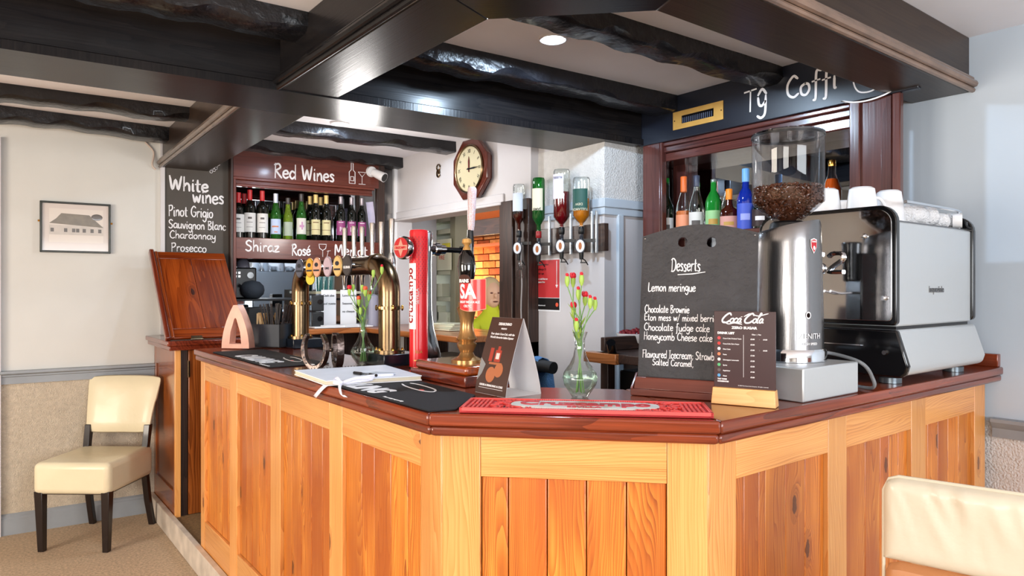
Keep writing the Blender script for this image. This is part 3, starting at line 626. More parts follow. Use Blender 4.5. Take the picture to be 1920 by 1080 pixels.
h0 = Vector((.875, 4.40, T0 + .012)); up2 = Vector((0, 4.858 - 4.38, 1.668 - 1.146)); LN = up2.length; up2.normalize(); nn = Vector((1, 0, 0)).cross(up2)
Mf = frame(h0, (1, 0, 0), tuple(up2))   # local: x along hinge, y up the leaf, z out of the face (towards the camera)
fl = thing('hatch_flap', 'lifted mahogany hatch flap leaning back towards the wall', 'hatch flap', Mf)
W2 = .455
def fpart(nm, a, b, zt, grain_y=True, bev=.002, m=MAHOF):
    o = Mf @ Vector(((a[0] + b[0]) / 2, (a[1] + b[1]) / 2, 0))
    ML = along(o, up2 if grain_y else (1, 0, 0), tuple(nn))
    mb = MB().bx((a[0], a[1], zt[0]), (b[0], b[1], zt[1])); mb.V = [tuple(Mf @ Vector(v)) for v in mb.V]
    return objw(mb, nm, m, fl, ML, bev)
fpart('board', (.05, .07), (.235, LN - .06), (-.014, .004)); fpart('board', (.236, .07), (W2, LN - .06), (-.014, .004))
fpart('end_cleat', (.0, .0), (W2, .069), (-.014, .004), False); fpart('end_cleat', (.05, LN - .059), (W2, LN), (-.014, .005), False)
fpart('edge_moulding', (0, -.01), (.028, LN + .01), (-.02, .020), True, .007, MAHO); fpart('edge_moulding', (.028, 0), (.05, LN), (-.016, .012), True, .006, MAHOF)
hg = MB(); hg.bx((.14, -.016, -.004), (.20, .012, .006)); hg.cyl((.135, -.014, .004), (.205, -.014, .004), .005, n=8)
o = hg.obj('hinge', BRASS, fl)

# ================================================================ BOTTLES
def arc_label(mb, r, z0, z1, a0, a1, n=10, mi=0, sx=1.0, sy=1.0):
    vs = []; 
    for k in range(n + 1):
        a = R(a0 + (a1 - a0) * k / n)
        for rr in (r, r + .0007):
            for z in (z0, z1): vs.append((rr * math.sin(a) * sx, -rr * math.cos(a) * sy, z))
    fs = []
    for k in range(n):
        b = 4 * k; c = b + 4
        fs += [(b + 2, c + 2, c + 3, b + 3), (b, b + 1, c + 1, c), (b + 1, b + 3, c + 3, c + 1), (b, c, c + 2, b + 2)]
    fs += [(0, 2, 3, 1), (4 * n, 4 * n + 1, 4 * n + 3, 4 * n + 2)]
    return mb.add(vs, fs, None, mi)
def glass_m(name, col, rough=0.02, trans=1.0, ior=1.3): return mat(name, col, rough, trans=trans, ior=ior)
DKGL = mat('dark_wine_glass', S(14, 16, 12), 0.06, coat=.4)
GRGL = thin('green_wine_glass', S(70, 150, 60), .05, body=.25)
LMGL = thin('lime_wine_glass', S(170, 200, 70), .05, body=.25)
def wine(name, label, glass, cap, lab, M, H=.305, r=.0375, style='bordeaux', lab_z=(.055, .155), cap_h=.055, group=None, marks=None, lab_a=62):
    t = thing(name, label, 'bottle', M, group)
    k = H / .305
    if style == 'bordeaux': P = [(0, 0), (r * .9, 0), (r, .005), (r, .190 * k), (r * .93, .208 * k), (r * .6, .225 * k), (.0155, .240 * k), (.0140, .295 * k), (.0155, .297 * k), (.0155, .304 * k), (0, .305 * k)]
    else: P = [(0, 0), (r * .9, 0), (r, .005), (r, .150 * k), (r * .9, .182 * k), (r * .62, .212 * k), (.0165, .240 * k), (.0145, .295 * k), (.016, .298 * k), (.0155, .304 * k), (0, .305 * k)]
    MB().lathe(P, 20).obj('glass', glass, t)
    MB().lathe([(.0152, H - cap_h), (.0166, H - cap_h), (.0162, H - .012), (.0168, H - .01), (.0166, H + .002), (0, H + .003)], 16).obj('capsule', cap, t)
    if lab is not None:
        o = arc_label(MB(), r + .0004, lab_z[0] * k, lab_z[1] * k, -lab_a, lab_a).obj('paper_label', lab, t)
        if marks:
            mb = MB()
            for (z0, z1, a0, a1) in marks: arc_label(mb, r + .0012, z0 * k, z1 * k, a0, a1, 6)
            pr_ = mb.obj('print', marks_m[lab.name], o); pr_['kind'] = 'stuff'
    return t
REDCAP = mat('red_capsule', S(206, 44, 48), .35); WHCAP = mat('pale_capsule', S(206, 212, 232), .3, .3); DKCAP = mat('dark_capsule', S(52, 44, 44), .3)
GDCAP = mat('straw_gold_capsule', S(222, 192, 122), .4, .2); SLCAP = mat('silver_grey_capsule', S(150, 140, 146), .3, .5)
LWH = mat('cream_white_label', S(222, 220, 216), .6); LBL = mat('pale_blue_label', S(186, 202, 232), .6); LGR = mat('grey_green_label', S(166, 178, 160), .6)
LFL = mat('ivory_floral_label', S(216, 214, 206), .6); LYL = mat('straw_label', S(212, 202, 156), .6); LPU = mat('magenta_label', S(150, 66, 122), .5)
marks_m = {LWH.name: mat('grey_print', S(90, 84, 82), .6), LBL.name: mat('blue_orange_print', S(196, 128, 96), .6), LGR.name: mat('soft_green_print', S(140, 154, 138), .6),
           LFL.name: mat('pink_print', S(190, 140, 176), .6), LYL.name: mat('brown_print', S(120, 88, 60), .6), LPU.name: mat('white_print', S(240, 226, 238), .6)}

# ================================================================ BACK BAR: wine unit against the far wall
NF = 0.08
uz = lambda px, py, n=NF: onW(px, py, n).z
s0, s1 = wall_s(437, NF), wall_s(722, NF); z_sh = uz(560, 449); z_sb = uz(560, 487)
zh0, zh1 = uz(560, 341), uz(560, 293)
wu = thing('wine_shelf_unit', 'red-brown wooden back bar shelf unit with wine names in white pen', 'shelf unit', TR(*wp((s0 + s1) / 2, 0, PF), R(-3.85)))
def wpart(nm, sa, sb, na, nb, za, zb_, m, grain='s', par=None, bev=.003):
    c = wp((sa + sb) / 2, (na + nb) / 2, (za + zb_) / 2); G_ = along(c, WE if grain == 's' else UP, (0, 0, 1) if grain == 's' else tuple(WN))
    return objw(wbox(MB(), sa, sb, na, nb, za, zb_), nm, m, par or wu, G_, bev)
hb = wpart('header_board', s0, s1 - .05, NF - .03, NF, zh0, zh1 + .03, MAHOR)
wpart('header_moulding', s0, s1 - .09, NF - .045, NF + .012, zh0 - .018, zh0, MAHOR)
wpart('header_moulding', s0 + .01, s1 - .10, NF - .06, NF - .012, zh0 - .045, zh0 - .018, MAHOR)
wpart('header_moulding', s0 + .01, s1 - .10, NF - .05, NF - .004, zh0 - .062, zh0 - .045, MAHOR)
sb_ = wpart('shelf_front', s0 + .012, s1 - .05, NF - .022, NF, z_sb, z_sh, MAHOR)
wpart('shelf', s0 + .012, s1 - .05, -.30, NF - .022, z_sh - .022, z_sh, DKWOOD)
wpart('post', s0 - .0, s0 + .02, -.30, NF + .006, 1.17, zh0, MAHOR, 'z')
wpart('post', s1 - .062, s1, NF - .05, NF - .004, z_sb - .25, ZC - .01, DKWOOD, 'z')
wpart('side_panel', s0 - .018, s0, -.38, NF + .01, 1.17, ZC - .03, DKWOOD, 'z')
wpart('shelf', s0 + .02, s1 - .3, -.28, .02, uz(520, 560, 0) - .015, uz(520, 560, 0), BLACK)
MB(); mr = wbox(MB(), s0 + .02, s1 - .06, -.32, -.30, 1.17, zh0 + .03).obj('mirror_panel', MIRR, wu, I4)
wpart('side_panel', s1 - .09, s1 - .062, -.32, -.28, 1.17, ZC - .03, DKWOOD, 'z')
wpart('base_cabinet', s0 + .0, s1 + .0, -.36, .0, PF, 1.13, DKWOOD, 'z')
wpart('header_back', s0, s1 - .05, -.34, NF - .03, zh1 + .03, zh1 + .05, DKWOOD)
def wframe(px, py, n=NF + .001): p = onW(px, py, n); return frame(p, WE, (0, 0, 1))
def wcap(px0, px1, n=NF): return (onW(px1, 540, n) - onW(px0, 540, n)).length
def hand_fit(string, M, width, size, wd, par, nm='lettering', m=None, slope=0.0, shear=0.0, th=.0008):
    tmp = MB(); w0 = hand(tmp, string, (0, 0), size, wd, 1.0)
    mb = MB(); hand(mb, string, (0, 0), size, wd, width / w0, th, 0, slope, shear)
    return mb.obj(nm, m or CHALK, par, M, smooth=False)
hand_fit('Red Wines', wframe(514, 332), wcap(514, 628), .098, .0125, hb)
dd_ = MB()
for s_ in ([(.02,0),(.02,.085),(.035,.10),(.035,.15),(.05,.15),(.05,.10),(.065,.085),(.065,0),(.02,0)], [(.03,.02),(.055,.02),(.055,.05),(.03,.05),(.03,.02)], [(.09,.09),(.15,.09),(.12,.055),(.09,.09)], [(.12,.055),(.12,.005)], [(.095,0),(.145,0)]): dd_.stroke([Vector(p) for p in s_], .006, .0008)
dd_.obj('bottle_and_glass_drawing', CHALK, hb, wframe(650, 343), smooth=False)
hand_fit('Shiraz', wframe(460, 470), wcap(460, 525), .072, .0105, sb_)
hand_fit('Rosé', wframe(547, 478), wcap(547, 583), .078, .0105, sb_)
hand_fit('Merlot', wframe(627, 478), wcap(627, 690), .078, .0105, sb_)
d3 = MB()
for s_ in ([(0,.09),(.055,.09),(.05,.06),(.028,.045),(.005,.06),(0,.09)], [(.028,.045),(.028,0)], [(.06,.04),(.085,.045)], [(.07,.045),(.06,0)]): d3.stroke([Vector(p) for p in s_], .005, .0008)
d3.obj('corkscrew_drawing', CHALK, sb_, wframe(598, 481), smooth=False)

wine_px = [  # px centre, top y, kind, n offset
 (468.4, 356, 'red', -.04), (491.7, 358, 'red', -.04), (447, 362, 'red', -.05), (457.5, 364, 'red', -.14),
 (517, 364, 'blue', -.04), (540, 372, 'lime', -.05), (565, 363, 'green', -.04), (592, 365, 'gold', -.03), (611.7, 367, 'gold', -.03),
 (639, 369, 'mag', -.03), (659, 369, 'mag', -.03), (678.5, 370, 'mag', -.03), (581.5, 368, 'gold', -.14), (601.5, 368, 'gold', -.15)]
wl_ = {'red': ['third red-capped wine bottle with a cream white label from the shelf end', 'red-capped wine bottle with cream white label beside the pale blue labelled one', 'red-capped wine bottle nearest the left post of the wine shelf', 'red-capped wine bottle standing behind the front row by the left post'],
       'blue': ['green wine bottle with pale cap and pale blue label on the wine shelf'], 'lime': ['short lime glass wine bottle with plain grey-green label on the shelf'], 'green': ['green glass wine bottle with dark cap and ivory floral label on the shelf'],
       'gold': ['gold-capped dark wine bottle with straw label, front row left of its pair', 'gold-capped dark wine bottle with straw label, front row right of its pair', 'gold-capped bottle half hidden behind the left straw-labelled bottle', 'gold-capped bottle standing in the gap behind the two straw-labelled bottles'],
       'mag': ['dark wine bottle with magenta label, leftmost of the three magenta ones', 'dark wine bottle with magenta label, middle of the three magenta ones', 'dark wine bottle with magenta label beside the leaning white paper']}
cnt = {}
for px, ty, kd, n in wine_px:
    i = cnt.get(kd, 0); cnt[kd] = i + 1
    p = onW(px, 500, n); zt = onW(px, ty, n).z; H = max(.24, min(.34, zt - z_sh)); M = TR(p.x, p.y, z_sh + .001, -R(20))
    lb = wl_[kd][i]; g = 'wine bottles on the shelf between the two lettered boards'
    if kd == 'red': wine('wine_bottle', lb, DKGL, REDCAP, LWH, M, H, .040, group=g, cap_h=.07, lab_z=(.04, .16), lab_a=72, marks=[(.122, .134, -14, 22), (.10, .103, -26, 30), (.07, .072, -30, 30)])
    if kd == 'blue': wine('wine_bottle', lb, GRGL, WHCAP, LBL, M, H, .037, 'burgundy', group=g, cap_h=.065, lab_z=(.035, .135), marks=[(.08, .09, -40, 30), (.045, .052, -14, 20)])
    if kd == 'lime': wine('wine_bottle', lb, LMGL, DKCAP, LGR, M, H, .034, 'burgundy', group=g, cap_h=.045, lab_z=(.03, .13))
    if kd == 'green': wine('wine_bottle', lb, GRGL, DKCAP, LFL, M, H, .036, 'burgundy', group=g, lab_z=(.04, .145), marks=[(.07, .12, 0, 16), (.085, .10, -20, 30)])
    if kd == 'gold': wine('wine_bottle', lb, DKGL, GDCAP, LYL, M, H, .034, group=g, cap_h=.06, lab_z=(.04, .14), marks=[(.118, .124, -34, 34), (.072, .075, -60, 60)])
    if kd == 'mag': wine('wine_bottle', lb, DKGL, SLCAP, LPU, M, H, .034, group=g, cap_h=.055, lab_z=(.045, .14), marks=[(.07, .10, -14, -6), (.08, .098, 4, 10), (.128, .132, -30, 30)])
p = onW(698, 450, -.02); props(MB().box((0, 0, .16), (.055, .001, .32)).obj('leaning_paper', mat('folded_leaflet_paper', S(206, 198, 226), .6, vary=.15, bscale=30), None, TR(p.x + .02, p.y, z_sh + .002, R(-25)) @ Matrix.Rotation(R(-7), 4, 'Y')), 'tall white printed leaflet leaning beside the magenta labelled wine bottles', 'leaflet')

# chalkboard of white wines
sc0, sc1 = wall_s(308.5), wall_s(432)
cb = props(wbox(MB(), sc0, sc1, 0.002, .022, 1.17, 2.36).obj('wine_chalkboard', SLATEG, None, I4), 'tall warm grey chalkboard listing the white wines on the left wall', 'chalkboard')
wcf = lambda px, py: wframe(px, py, .0235)
cw = lambda a, b: wcap(a, b, .023)
hand_fit('White', wcf(317, 355), cw(317, 392), .088, .0135, cb); hand_fit('wines', wcf(361, 379), cw(361, 421), .092, .0115, cb)
hand_fit('Pinot Grigio', wcf(316, 404), cw(316, 400), .070, .0075, cb); hand_fit('Sauvignon Blanc', wcf(316, 427), cw(316, 424), .056, .0068, cb)
hand_fit('Chardonnay', wcf(318, 446), cw(318, 405), .050, .0062, cb); hand_fit('Prosecco', wcf(321, 471), cw(321, 388), .056, .0065, cb)
gr = MB()
for a, b in ((0, 0), (.018, .012), (-.004, .022), (.012, .032), (.03, .026), (.034, .042)): gr.stroke([Vector((a + .009 * math.cos(k * .7), b + .009 * math.sin(k * .7))) for k in range(10)], .003)
gr.stroke([Vector((.04, .045)), Vector((.052, .048)), Vector((.058, .062))], .004); gr.obj('grapes_drawing', CHALK, cb, wcf(396, 322), smooth=False)

# framed photograph on the left wall
pA = onW(74, 374, .02); pB = onW(208, 475, .02); sa, sb2 = wall_s(74.5, .02), wall_s(207.5, .02); za, zb2 = onW(140, 474, .02).z, onW(140, 379.5, .02).z
pf = thing('framed_picture', 'black framed sepia photograph of a long thatched house on the left wall', 'picture', TR(*wp((sa + sb2) / 2, .0, za), R(-3.85)))
mb = MB()
for q in ((sa, sa + .012, za, zb2), (sb2 - .012, sb2, za, zb2), (sa, sb2, za, za + .012), (sa, sb2, zb2 - .012, zb2)): wbox(mb, q[0], q[1], .002, .024, q[2], q[3])
mb.obj('frame', mat('black_gilt_frame', S(40, 38, 30), .3, .4, vary=.4), pf, I4, .002)
W_, H_ = sb2 - sa - .024, zb2 - za - .024
Mp = frame(wp(sa + .012, .012, za + .012), WE, (0, 0, 1))
ph = MB(); ph.bx((0, 0, 0), (W_, H_, .001)); phc = MB().bx((.1 * W_, .18 * H_, .001), (.92 * W_, .9 * H_, .0016)).obj('photograph', mat('sepia_sky', S(206, 194, 182), .3, coat=.5), pf, Mp)
ph.obj('mount', mat('mount_card', S(196, 182, 172), .3, coat=.6), pf, Mp)
m2 = MB(); m2.prism([(.1*W_, .58*H_), (.92*W_, .52*H_), (.70*W_, .78*H_), (.28*W_, .80*H_), (.2*W_, .68*H_)], .0016, .0020); m2.obj('thatched_roof', mat('sepia_thatch', S(110, 98, 80), .35, coat=.5, vary=.15, bscale=90), phc, Mp)
m3 = MB().bx((.1*W_, .34*H_, .0016), (.92*W_, .55*H_, .0019)); m3.obj('house_wall', mat('sepia_wall', S(186, 176, 166), .35, coat=.5, vary=.1, bscale=60), phc, Mp)
m3 = MB()
for a in (.12, .32, .44, .5, .60, .72, .84): m3.bx((a*W_, .40*H_, .0019), ((a + .05)*W_, .48*H_, .0022))
m3.ell((.82*W_, .74*H_, .0018), (.09*W_, .07*H_, .0006)); m3.obj('windows_and_tree', mat('sepia_dark', S(84, 74, 66), .35, coat=.5), phc, Mp)
MB().cyl(tuple(Vector((-.022, H_ * .62, .004))), (-.006, H_ * .62, .004), .006, n=8).cyl((W_ + .006, H_ * .62, .004), (W_ + .022, H_ * .62, .004), .006, n=8).obj('side_screw', BRASSB, pf, Mp)

# ================================================================ CLOCK WALL THINGS
XV = Vector((0, -1, 0))
c0 = onX(888, 318, XK - .03); Mk = frame((XK - .001, c0.y, c0.z), (0, -1, 0), (0, 0, 1))
ck = thing('wall_clock', 'octagonal mahogany wall clock with cream dial showing quarter past twelve', 'clock', Mk)
def octo(r): return [(r * math.cos(R(22.5 + 45 * k)) / math.cos(R(22.5)), r * math.sin(R(22.5 + 45 * k)) / math.cos(R(22.5))) for k in range(8)]
MB().prism(octo(.17), 0, .05).prism(octo(.195), .03, .062).obj('case', mat('dark_clock_case', S(84, 36, 24), .25, coat=.5, vary=.15, bscale=30), ck, None, .006)
MB().lathe([(.150, .058), (.158, .060), (.160, .070), (.154, .076), (.147, .072), (.146, .062)], 40).obj('brass_bezel', BRASS, ck)
dl = MB().lathe([(0, .062), (.149, .062), (.149, .064), (0, .064)], 40).obj('dial', mat('cream_dial', S(204, 194, 160), .35, coat=.4), ck)
mb = MB()
for k, nu in enumerate(['XII', 'I', 'II', 'III', 'IV', 'V', 'VI', 'VII', 'VIII', 'IX', 'X', 'XI']):
    a = R(90 - 30 * k); vs_, fs_ = txt(nu, .034, .01, .75, align='CENTER'); Tn = Matrix.Translation((.118 * math.cos(a), .118 * math.sin(a), .0645)) @ Matrix.Rotation(a - R(90), 4, 'Z') @ Matrix.Translation((0, -.012, 0)); mb.add(vs_, fs_, Tn)
mb.obj('numerals', BLACK, dl, Mk, smooth=False)
MB().prism([(-.004, -.02), (.004, -.02), (.008, .05), (0, .082), (-.008, .05)], .067, .069).obj('hour_hand', mat('dark_red_hand', S(90, 24, 22), .4), ck)
MB().prism([(-.02, -.003), (.06, -.006), (.115, 0), (.06, .006), (-.02, .003)], .070, .072).lathe([(0, .066), (.007, .066), (.007, .075), (0, .076)], 12).obj('minute_hand', BLACK, ck)
p = onX(821, 320, XK - .01); br = MB(); Mb = frame((XK - .006, p.y, p.z), (0, -1, 0), (0, 0, 1))
br.tube([(.022 * math.cos(a * .5), .022 * math.sin(a * .5) + .022, 0) for a in range(13)], .005, 6); br.tube([(.018 * math.cos(a * .5), .026 * math.sin(a * .5) - .02, .002) for a in range(13)], .005, 6); br.tube([(-.02, -.03, 0), (.0, .0, .006), (.02, -.04, 0)], .005, 6)
props(br.obj('wall_ornament', BRASS, None, Mb), 'small knotted brass ornament on the pale wall left of the octagonal clock', 'ornament')
p = onX(700, 333, XK - .25); q = onW(697, 322, NF + .0)
cc = thing('security_camera', 'white round bullet security camera at the right end of the red wines board', 'security camera', TR(q.x, q.y, q.z))
MB().cyl(wp(wall_s(696, NF), NF, q.z) , wp(wall_s(696, NF), NF + .022, q.z), .042, .036, 20).obj('mount', WHITE, cc, I4)
b_ = wp(wall_s(698, NF), NF + .03, q.z - .01); e_ = b_ + Vector((.045, -.085, -.045))
MB().cyl(b_, e_, .030, .036, 20).obj('body', WHITE, cc, I4); MB().cyl(b_ + (e_ - b_) * .97, b_ + (e_ - b_) * 1.02, .031, .031, 20).obj('lens_face', BLKG, cc, I4)

# poster, keys, cable on pilaster and post
a_ = onX(1003, 484, XP); b_ = onX(1051, 586, XP); Mq = frame((XP - .001, a_.y, b_.z + .004), (0, -1, 0), (0, 0, 1)); PW = a_.y - b_.y; PH = a_.z - b_.z - .01
po = props(MB().bx((0, 0, 0), (PW, PH, .001)).obj('notice_poster', PAPER, None, Mq), 'red and black staff notice poster taped to the white wall below the optics', 'poster')
MB().bx((.03*PW, .26*PH, .001), (.97*PW, .97*PH, .0016)).obj('red_field', mat('poster_red', S(206, 52, 56), .5), po, Mq)
MB().bx((.03*PW, .03*PH, .001), (.97*PW, .25*PH, .0016)).obj('black_band', BLACK, po, Mq)
mb = MB(); text_into(mb, 'Sensible service', .017, (.08*PW, .87*PH), .0018, bold=.03); text_into(mb, 'Challenge 25', .017, (.08*PW, .78*PH), .0018, bold=.03); text_into(mb, 'under age', .017, (.08*PW, .70*PH), .0018, bold=.03)
mb.obj('dark_print', mat('poster_dark_red', S(96, 20, 26), .5), po, Mq, smooth=False)
mb = MB(); text_into(mb, 'You could face an', .014, (.08*PW, .60*PH), .0018, bold=.03); text_into(mb, 'unlimited fine', .014, (.08*PW, .54*PH), .0018, bold=.03); text_into(mb, 'drinkaware.co.uk', .011, (.10*PW, .10*PH), .0018, bold=.03)
mb.bx((.86*PW, .50*PH, .0016), (.88*PW, .95*PH, .002)); mb.prism([(.82*PW, .5*PH), (.92*PW, .5*PH), (.87*PW, .44*PH)], .0016, .002)
mb.obj('white_print', WHITE, po, Mq, smooth=False); MB().disc((.88*PW, .13*PH), .012, .012, .001).obj('round_emblem', mat('poster_orange', S(230, 90, 60), .5), po, Mq @ Matrix.Translation((0, 0, .0016)))
kx = onX(976, 494, XK - .05); ky = thing('key_bunch', 'bunch of keys on a ring hanging from the dark post under the optics', 'keys', TR(XK - .05, kx.y, kx.z))
MB().tube([(0, .014 * math.cos(a * .52), .014 * math.sin(a * .52)) for a in range(12)], .0016, 6, True).obj('ring', CHROME, ky)
for k, (dy, a) in enumerate(((-.008, -14), (.002, 4), (.012, 16))):
    Tk = TR(XK - .052 - k * .003, kx.y + dy, kx.z - .014) @ Matrix.Rotation(R(a), 4, 'X')
    MB().disc((0, 0), .012, .013, .002, 14, Matrix.Translation((0, 0, -.014)) @ Matrix.Rotation(R(90), 4, 'Y')).bx((-.001, -.004, -.075), (.001, .004, -.024)).bx((-.001, .003, -.07), (.001, .009, -.062)).obj('key', STEEL, ky, Tk)
cb_ = [(XK - .045, 3.26, 1.70 - .06 * k + 0) for k in range(14)]
props(MB().tube([(XK - .044, 3.235 + .004 * math.sin(k), 1.72 - .05 * k) for k in range(18)], .0045, 6).obj('cable', mat('grey_cable', S(168, 160, 156), .4)), 'thin grey cable running down the dark post beside the red poster', 'cable')
q0 = onW(272, 266, .01); q1 = onW(292, 318, .02)
props(MB().tube(smooth_pts([q0, q0 + Vector((.05, 0, -.06)), q1 + Vector((-.02, 0, .03)), q1 + Vector((.0, 0, .0))]), .006, 6).obj('cable', mat('cream_cable', S(196, 178, 166), .5), None), 'loose cream cable hanging from the black joist at the left wall corner', 'cable')

# ================================================================ OPTICS
XB = XP - .035
bo = thing('optics_board', 'dark wooden backing board carrying the spirit optics on the white pilaster', 'board', TR(XB, 2.95, 1.62))
zb0 = onX(1133, 470, XB).z; zb1 = onX(1133, 418, XB).z; yR = onX(1133, 440, XB).y; yL = onX(985, 440, XB).y
objw(MB().bx((XB, yR, zb0), (XB + .033, yL, zb1)), 'board', DKWOOD, bo, along((XB, 2.9, zb0), (0, 1, 0)), .002)
for px in (992, 1032, 1072, 1112, 1120):
    y = onX(px, 440, XB).y; MB().bx((XB - .012, y - .006, zb0 - .01), (XB, y + .006, zb1 + .07)).obj('steel_rail', STEELP, bo, I4, .001)
def optic(px, ytop, ybody, ydos, kind, label, lvl, R0, glassm, liq, labm, lx=(-70, 50), lz=(.25, .75), words=None):
    X = XB - .075; p = onX(px, ydos, X); zt = onX(px, ytop, X).z; zd = p.z; L_ = zt - zd
    t = thing('optic_bottle', label, 'spirit bottle', TR(X, p.y, zd, R(-52)), 'upside-down spirit bottles in optics on the pilaster')
    zn = .085; body0 = onX(px, ybody, X).z - zd        # neck end and shoulder
    Z = [(.0115, zn), (.0125, zn + .012), (.0125, body0 - .018), (R0 * .55, body0 - .006), (R0, body0 + .022), (R0, L_ - .012), (R0 * .9, L_), (R0 * .5, L_ - .002), (0, L_ - .006)]
    MB().lathe([(0, zn)] + Z, 20, sy=.8 if R0 > .045 else 1).obj('glass', glassm, t)
    zl = body0 + (L_ - body0) * lvl; s_ = .93
    MB().lathe([(0, zn + .003), (.009, zn + .003), (.0098, body0 - .018), (R0 * .5, body0 - .003), (R0 * s_, body0 + .024), (R0 * s_, zl), (0, zl)], 20, sy=.8 if R0 > .045 else 1).obj('liquid', liq, t)
    if labm:
        h = L_ - body0; o = arc_label(MB(), R0 + .001, body0 + h * lz[0], body0 + h * lz[1], lx[0], lx[1], 12, sy=.8 if R0 > .045 else 1).obj('paper_label', labm, t)
        mk = MB()
        if words:
            for (wd_, sz, fz, col) in words:
                vs_, fs_ = txt(wd_, sz, .03, 1, align='CENTER'); a0 = R((lx[0] + lx[1]) / 2)
                vv = []
                for v in vs_:
                    a = a0 - v[0] / R0; rr = R0 + .0022; vv.append((rr * math.sin(a), -rr * math.cos(a) * (.8 if R0 > .045 else 1), body0 + h * fz - v[1]))
                mk.add(vv, fs_)
            mk.obj('print', words[0][3], o, WM[t.name], smooth=False)['kind'] = 'stuff'
    MB().lathe([(.014, .066), (.017, .07), (.017, .1), (.0145, .106)], 14).obj('bottle_collar', BLACK if kind != 'red' else mat('dark_red_capsule', S(150, 30, 34), .3), t)
    d_ = MB().lathe([(0, -.03), (.012, -.03), (.016, -.02), (.016, .03), (.011, .04), (.011, .068), (0, .068)], 16).obj('measure_chamber', mat('smoke_plastic', S(60, 60, 66), .15, trans=.4), t)
    MB().bx((-.02, -.004, .022), (.075, .008, .040)).obj('clip_arm', BLACK, t)
    fp = frame((0, -.034, .0), (1, 0, 0), (0, .0, 1)); Mo = WM[t.name] @ fp
    bd = MB().disc((0, 0), .027, .037, .008, 24).obj('measure_badge', mat('navy_rim', S(30, 34, 54), .3), t, Mo); MB().disc((0, 0), .023, .033, .0012, 24).obj('badge_face', WHITE, bd, Mo @ Matrix.Translation((0, 0, .008)))
    MB().disc((0, .0), .009, .02, .0008, 14).obj('crest', mat('crest_brown', S(176, 98, 44), .5), bd, Mo @ Matrix.Translation((0, 0, .0092)))
    MB().lathe([(.013, -.03), (.012, -.055), (.010, -.07), (0, -.07)], 12).obj('nozzle', BLACK, t)
    MB().bx((-.003, -.002, -.085), (.003, .004, -.062)).bx((-.006, .0, -.09), (.03, .006, -.083)).tube([(.0, 0, -.06), (.02, 0, -.075), (.036, 0, -.1)], .0035, 6).obj('push_bar', BLACK, t)
    return t
optic(973, 346, 414, 466, 'a', 'slim clear upside-down spirit bottle with white label, leftmost of the optics', .32, .036, GLASS, mat('dark_rum', S(70, 16, 8), .1, coat=.4), mat('ice_white_label', S(206, 214, 226), .5), words=[('LAMB', .022, .25, MATS['navy_rim'] if 'navy_rim' in MATS else BLACK)])
optic(1010, 334, 416, 468, 'red', 'green upside-down whiskey bottle with cream label, second of the optics', .62, .036, thin('green_bottle_glass', S(60, 170, 80), .06, body=.15), mat('whiskey_in_green', S(66, 62, 8), .1, coat=.4), mat('ivory_label', S(226, 222, 196), .5), words=[('JAMES', .018, .30, mat('label_ink', S(60, 50, 40), .5))])
optic(1053, 318, 414, 462, 'a', 'tall clear upside-down bottle of dark red spirit with white label, third of the optics', .56, .046, GLASS, mat('crimson_spirit', S(110, 10, 18), .06, coat=.5), mat('lilac_white_label', S(226, 222, 238), .5), lx=(-75, 20), lz=(.42, .9), words=[('RUSSELL', .017, .85, mat('navy_ink', S(34, 42, 92), .5))])
optic(1090, 333, 412, 462, 'a', 'clear upside-down amber whiskey bottle with dark green label, rightmost of the optics', .5, .046, GLASS, mat('amber_whiskey', S(206, 120, 24), .06, coat=.4), mat('bottle_green_label', S(20, 74, 66), .5), lx=(-70, 50), lz=(.22, .72), words=[('TULLAMORE', .018, .26, mat('cream_ink', S(230, 226, 204), .5)), ('DEW', .018, .38, None)])

# ================================================================ LOUNGE AND SERVING OPENING
mb = MB()
bm_ = MB().box((0, 0, 0), (.0, .0, .0))
wall_l = bpy.data.objects['wall_lounge']
BRK = [mat('brick_orange', S(206, 112, 50), .85, bump=.6, bscale=60, vary=.3), mat('brick_rust', S(168, 78, 36), .85, bump=.6, bscale=60, vary=.3), mat('brick_pale', S(222, 146, 84), .85, bump=.6, bscale=60, vary=.3)]
rb = random.Random(3); bme = [MB().box((0, 0, 0), (.10, .215, .067)).mesh('brick', m) for m in BRK]
for r in range(16):
    z = 1.0 + r * .079
    if z > 2.42: break
    for k in range(10):
        y = 5.45 + k * .228 + (r % 2) * .114
        link('brick', bme[rb.randrange(3)], wall_l, TR(4.6 - .03 + rb.uniform(-.008, .006), y, z, rb.uniform(-.02, .02)))
struct(objw(MB().bx((4.38, 5.3, 2.02), (4.58, 8.2, 2.2)), 'lounge_beam', DKWOOD, None, along((4.5, 6.5, 2.1), (0, 1, 0)), .01))
struct(MB().bx((4.40, 5.3, 1.90), (4.56, 8.2, 1.935)).obj('trim_12', mat('orange_shelf_wood', S(190, 96, 40), .5), bev=.004))
lm = thing('wall_lamp', 'warm glowing bare bulb wall lamp on the orange brick beyond the opening', 'wall lamp', TR(4.44, onX(853, 530, 4.42).y, onX(853, 530, 4.42).z))
MB().ell((-.02, 0, 0), (.045, .045, .055)).obj('bulb', mat('warm_bulb', S(255, 220, 160), .4, emit=(1, .74, .36, 1), estr=9), lm)
MB().cyl((-.02, 0, .05), (-.02, 0, .11), .022, n=12).cyl((-.02, 0, .09), (.10, 0, .09), .010, n=8).cyl((.09, 0, .09), (.11, 0, .09), .05, n=16).obj('lamp_holder', BRASS, lm)
pq = onX(856, 530, 4.3); point('wall_lamp_light', (4.28, pq.y, pq.z), 26, (1.0, .62, .28), .06)
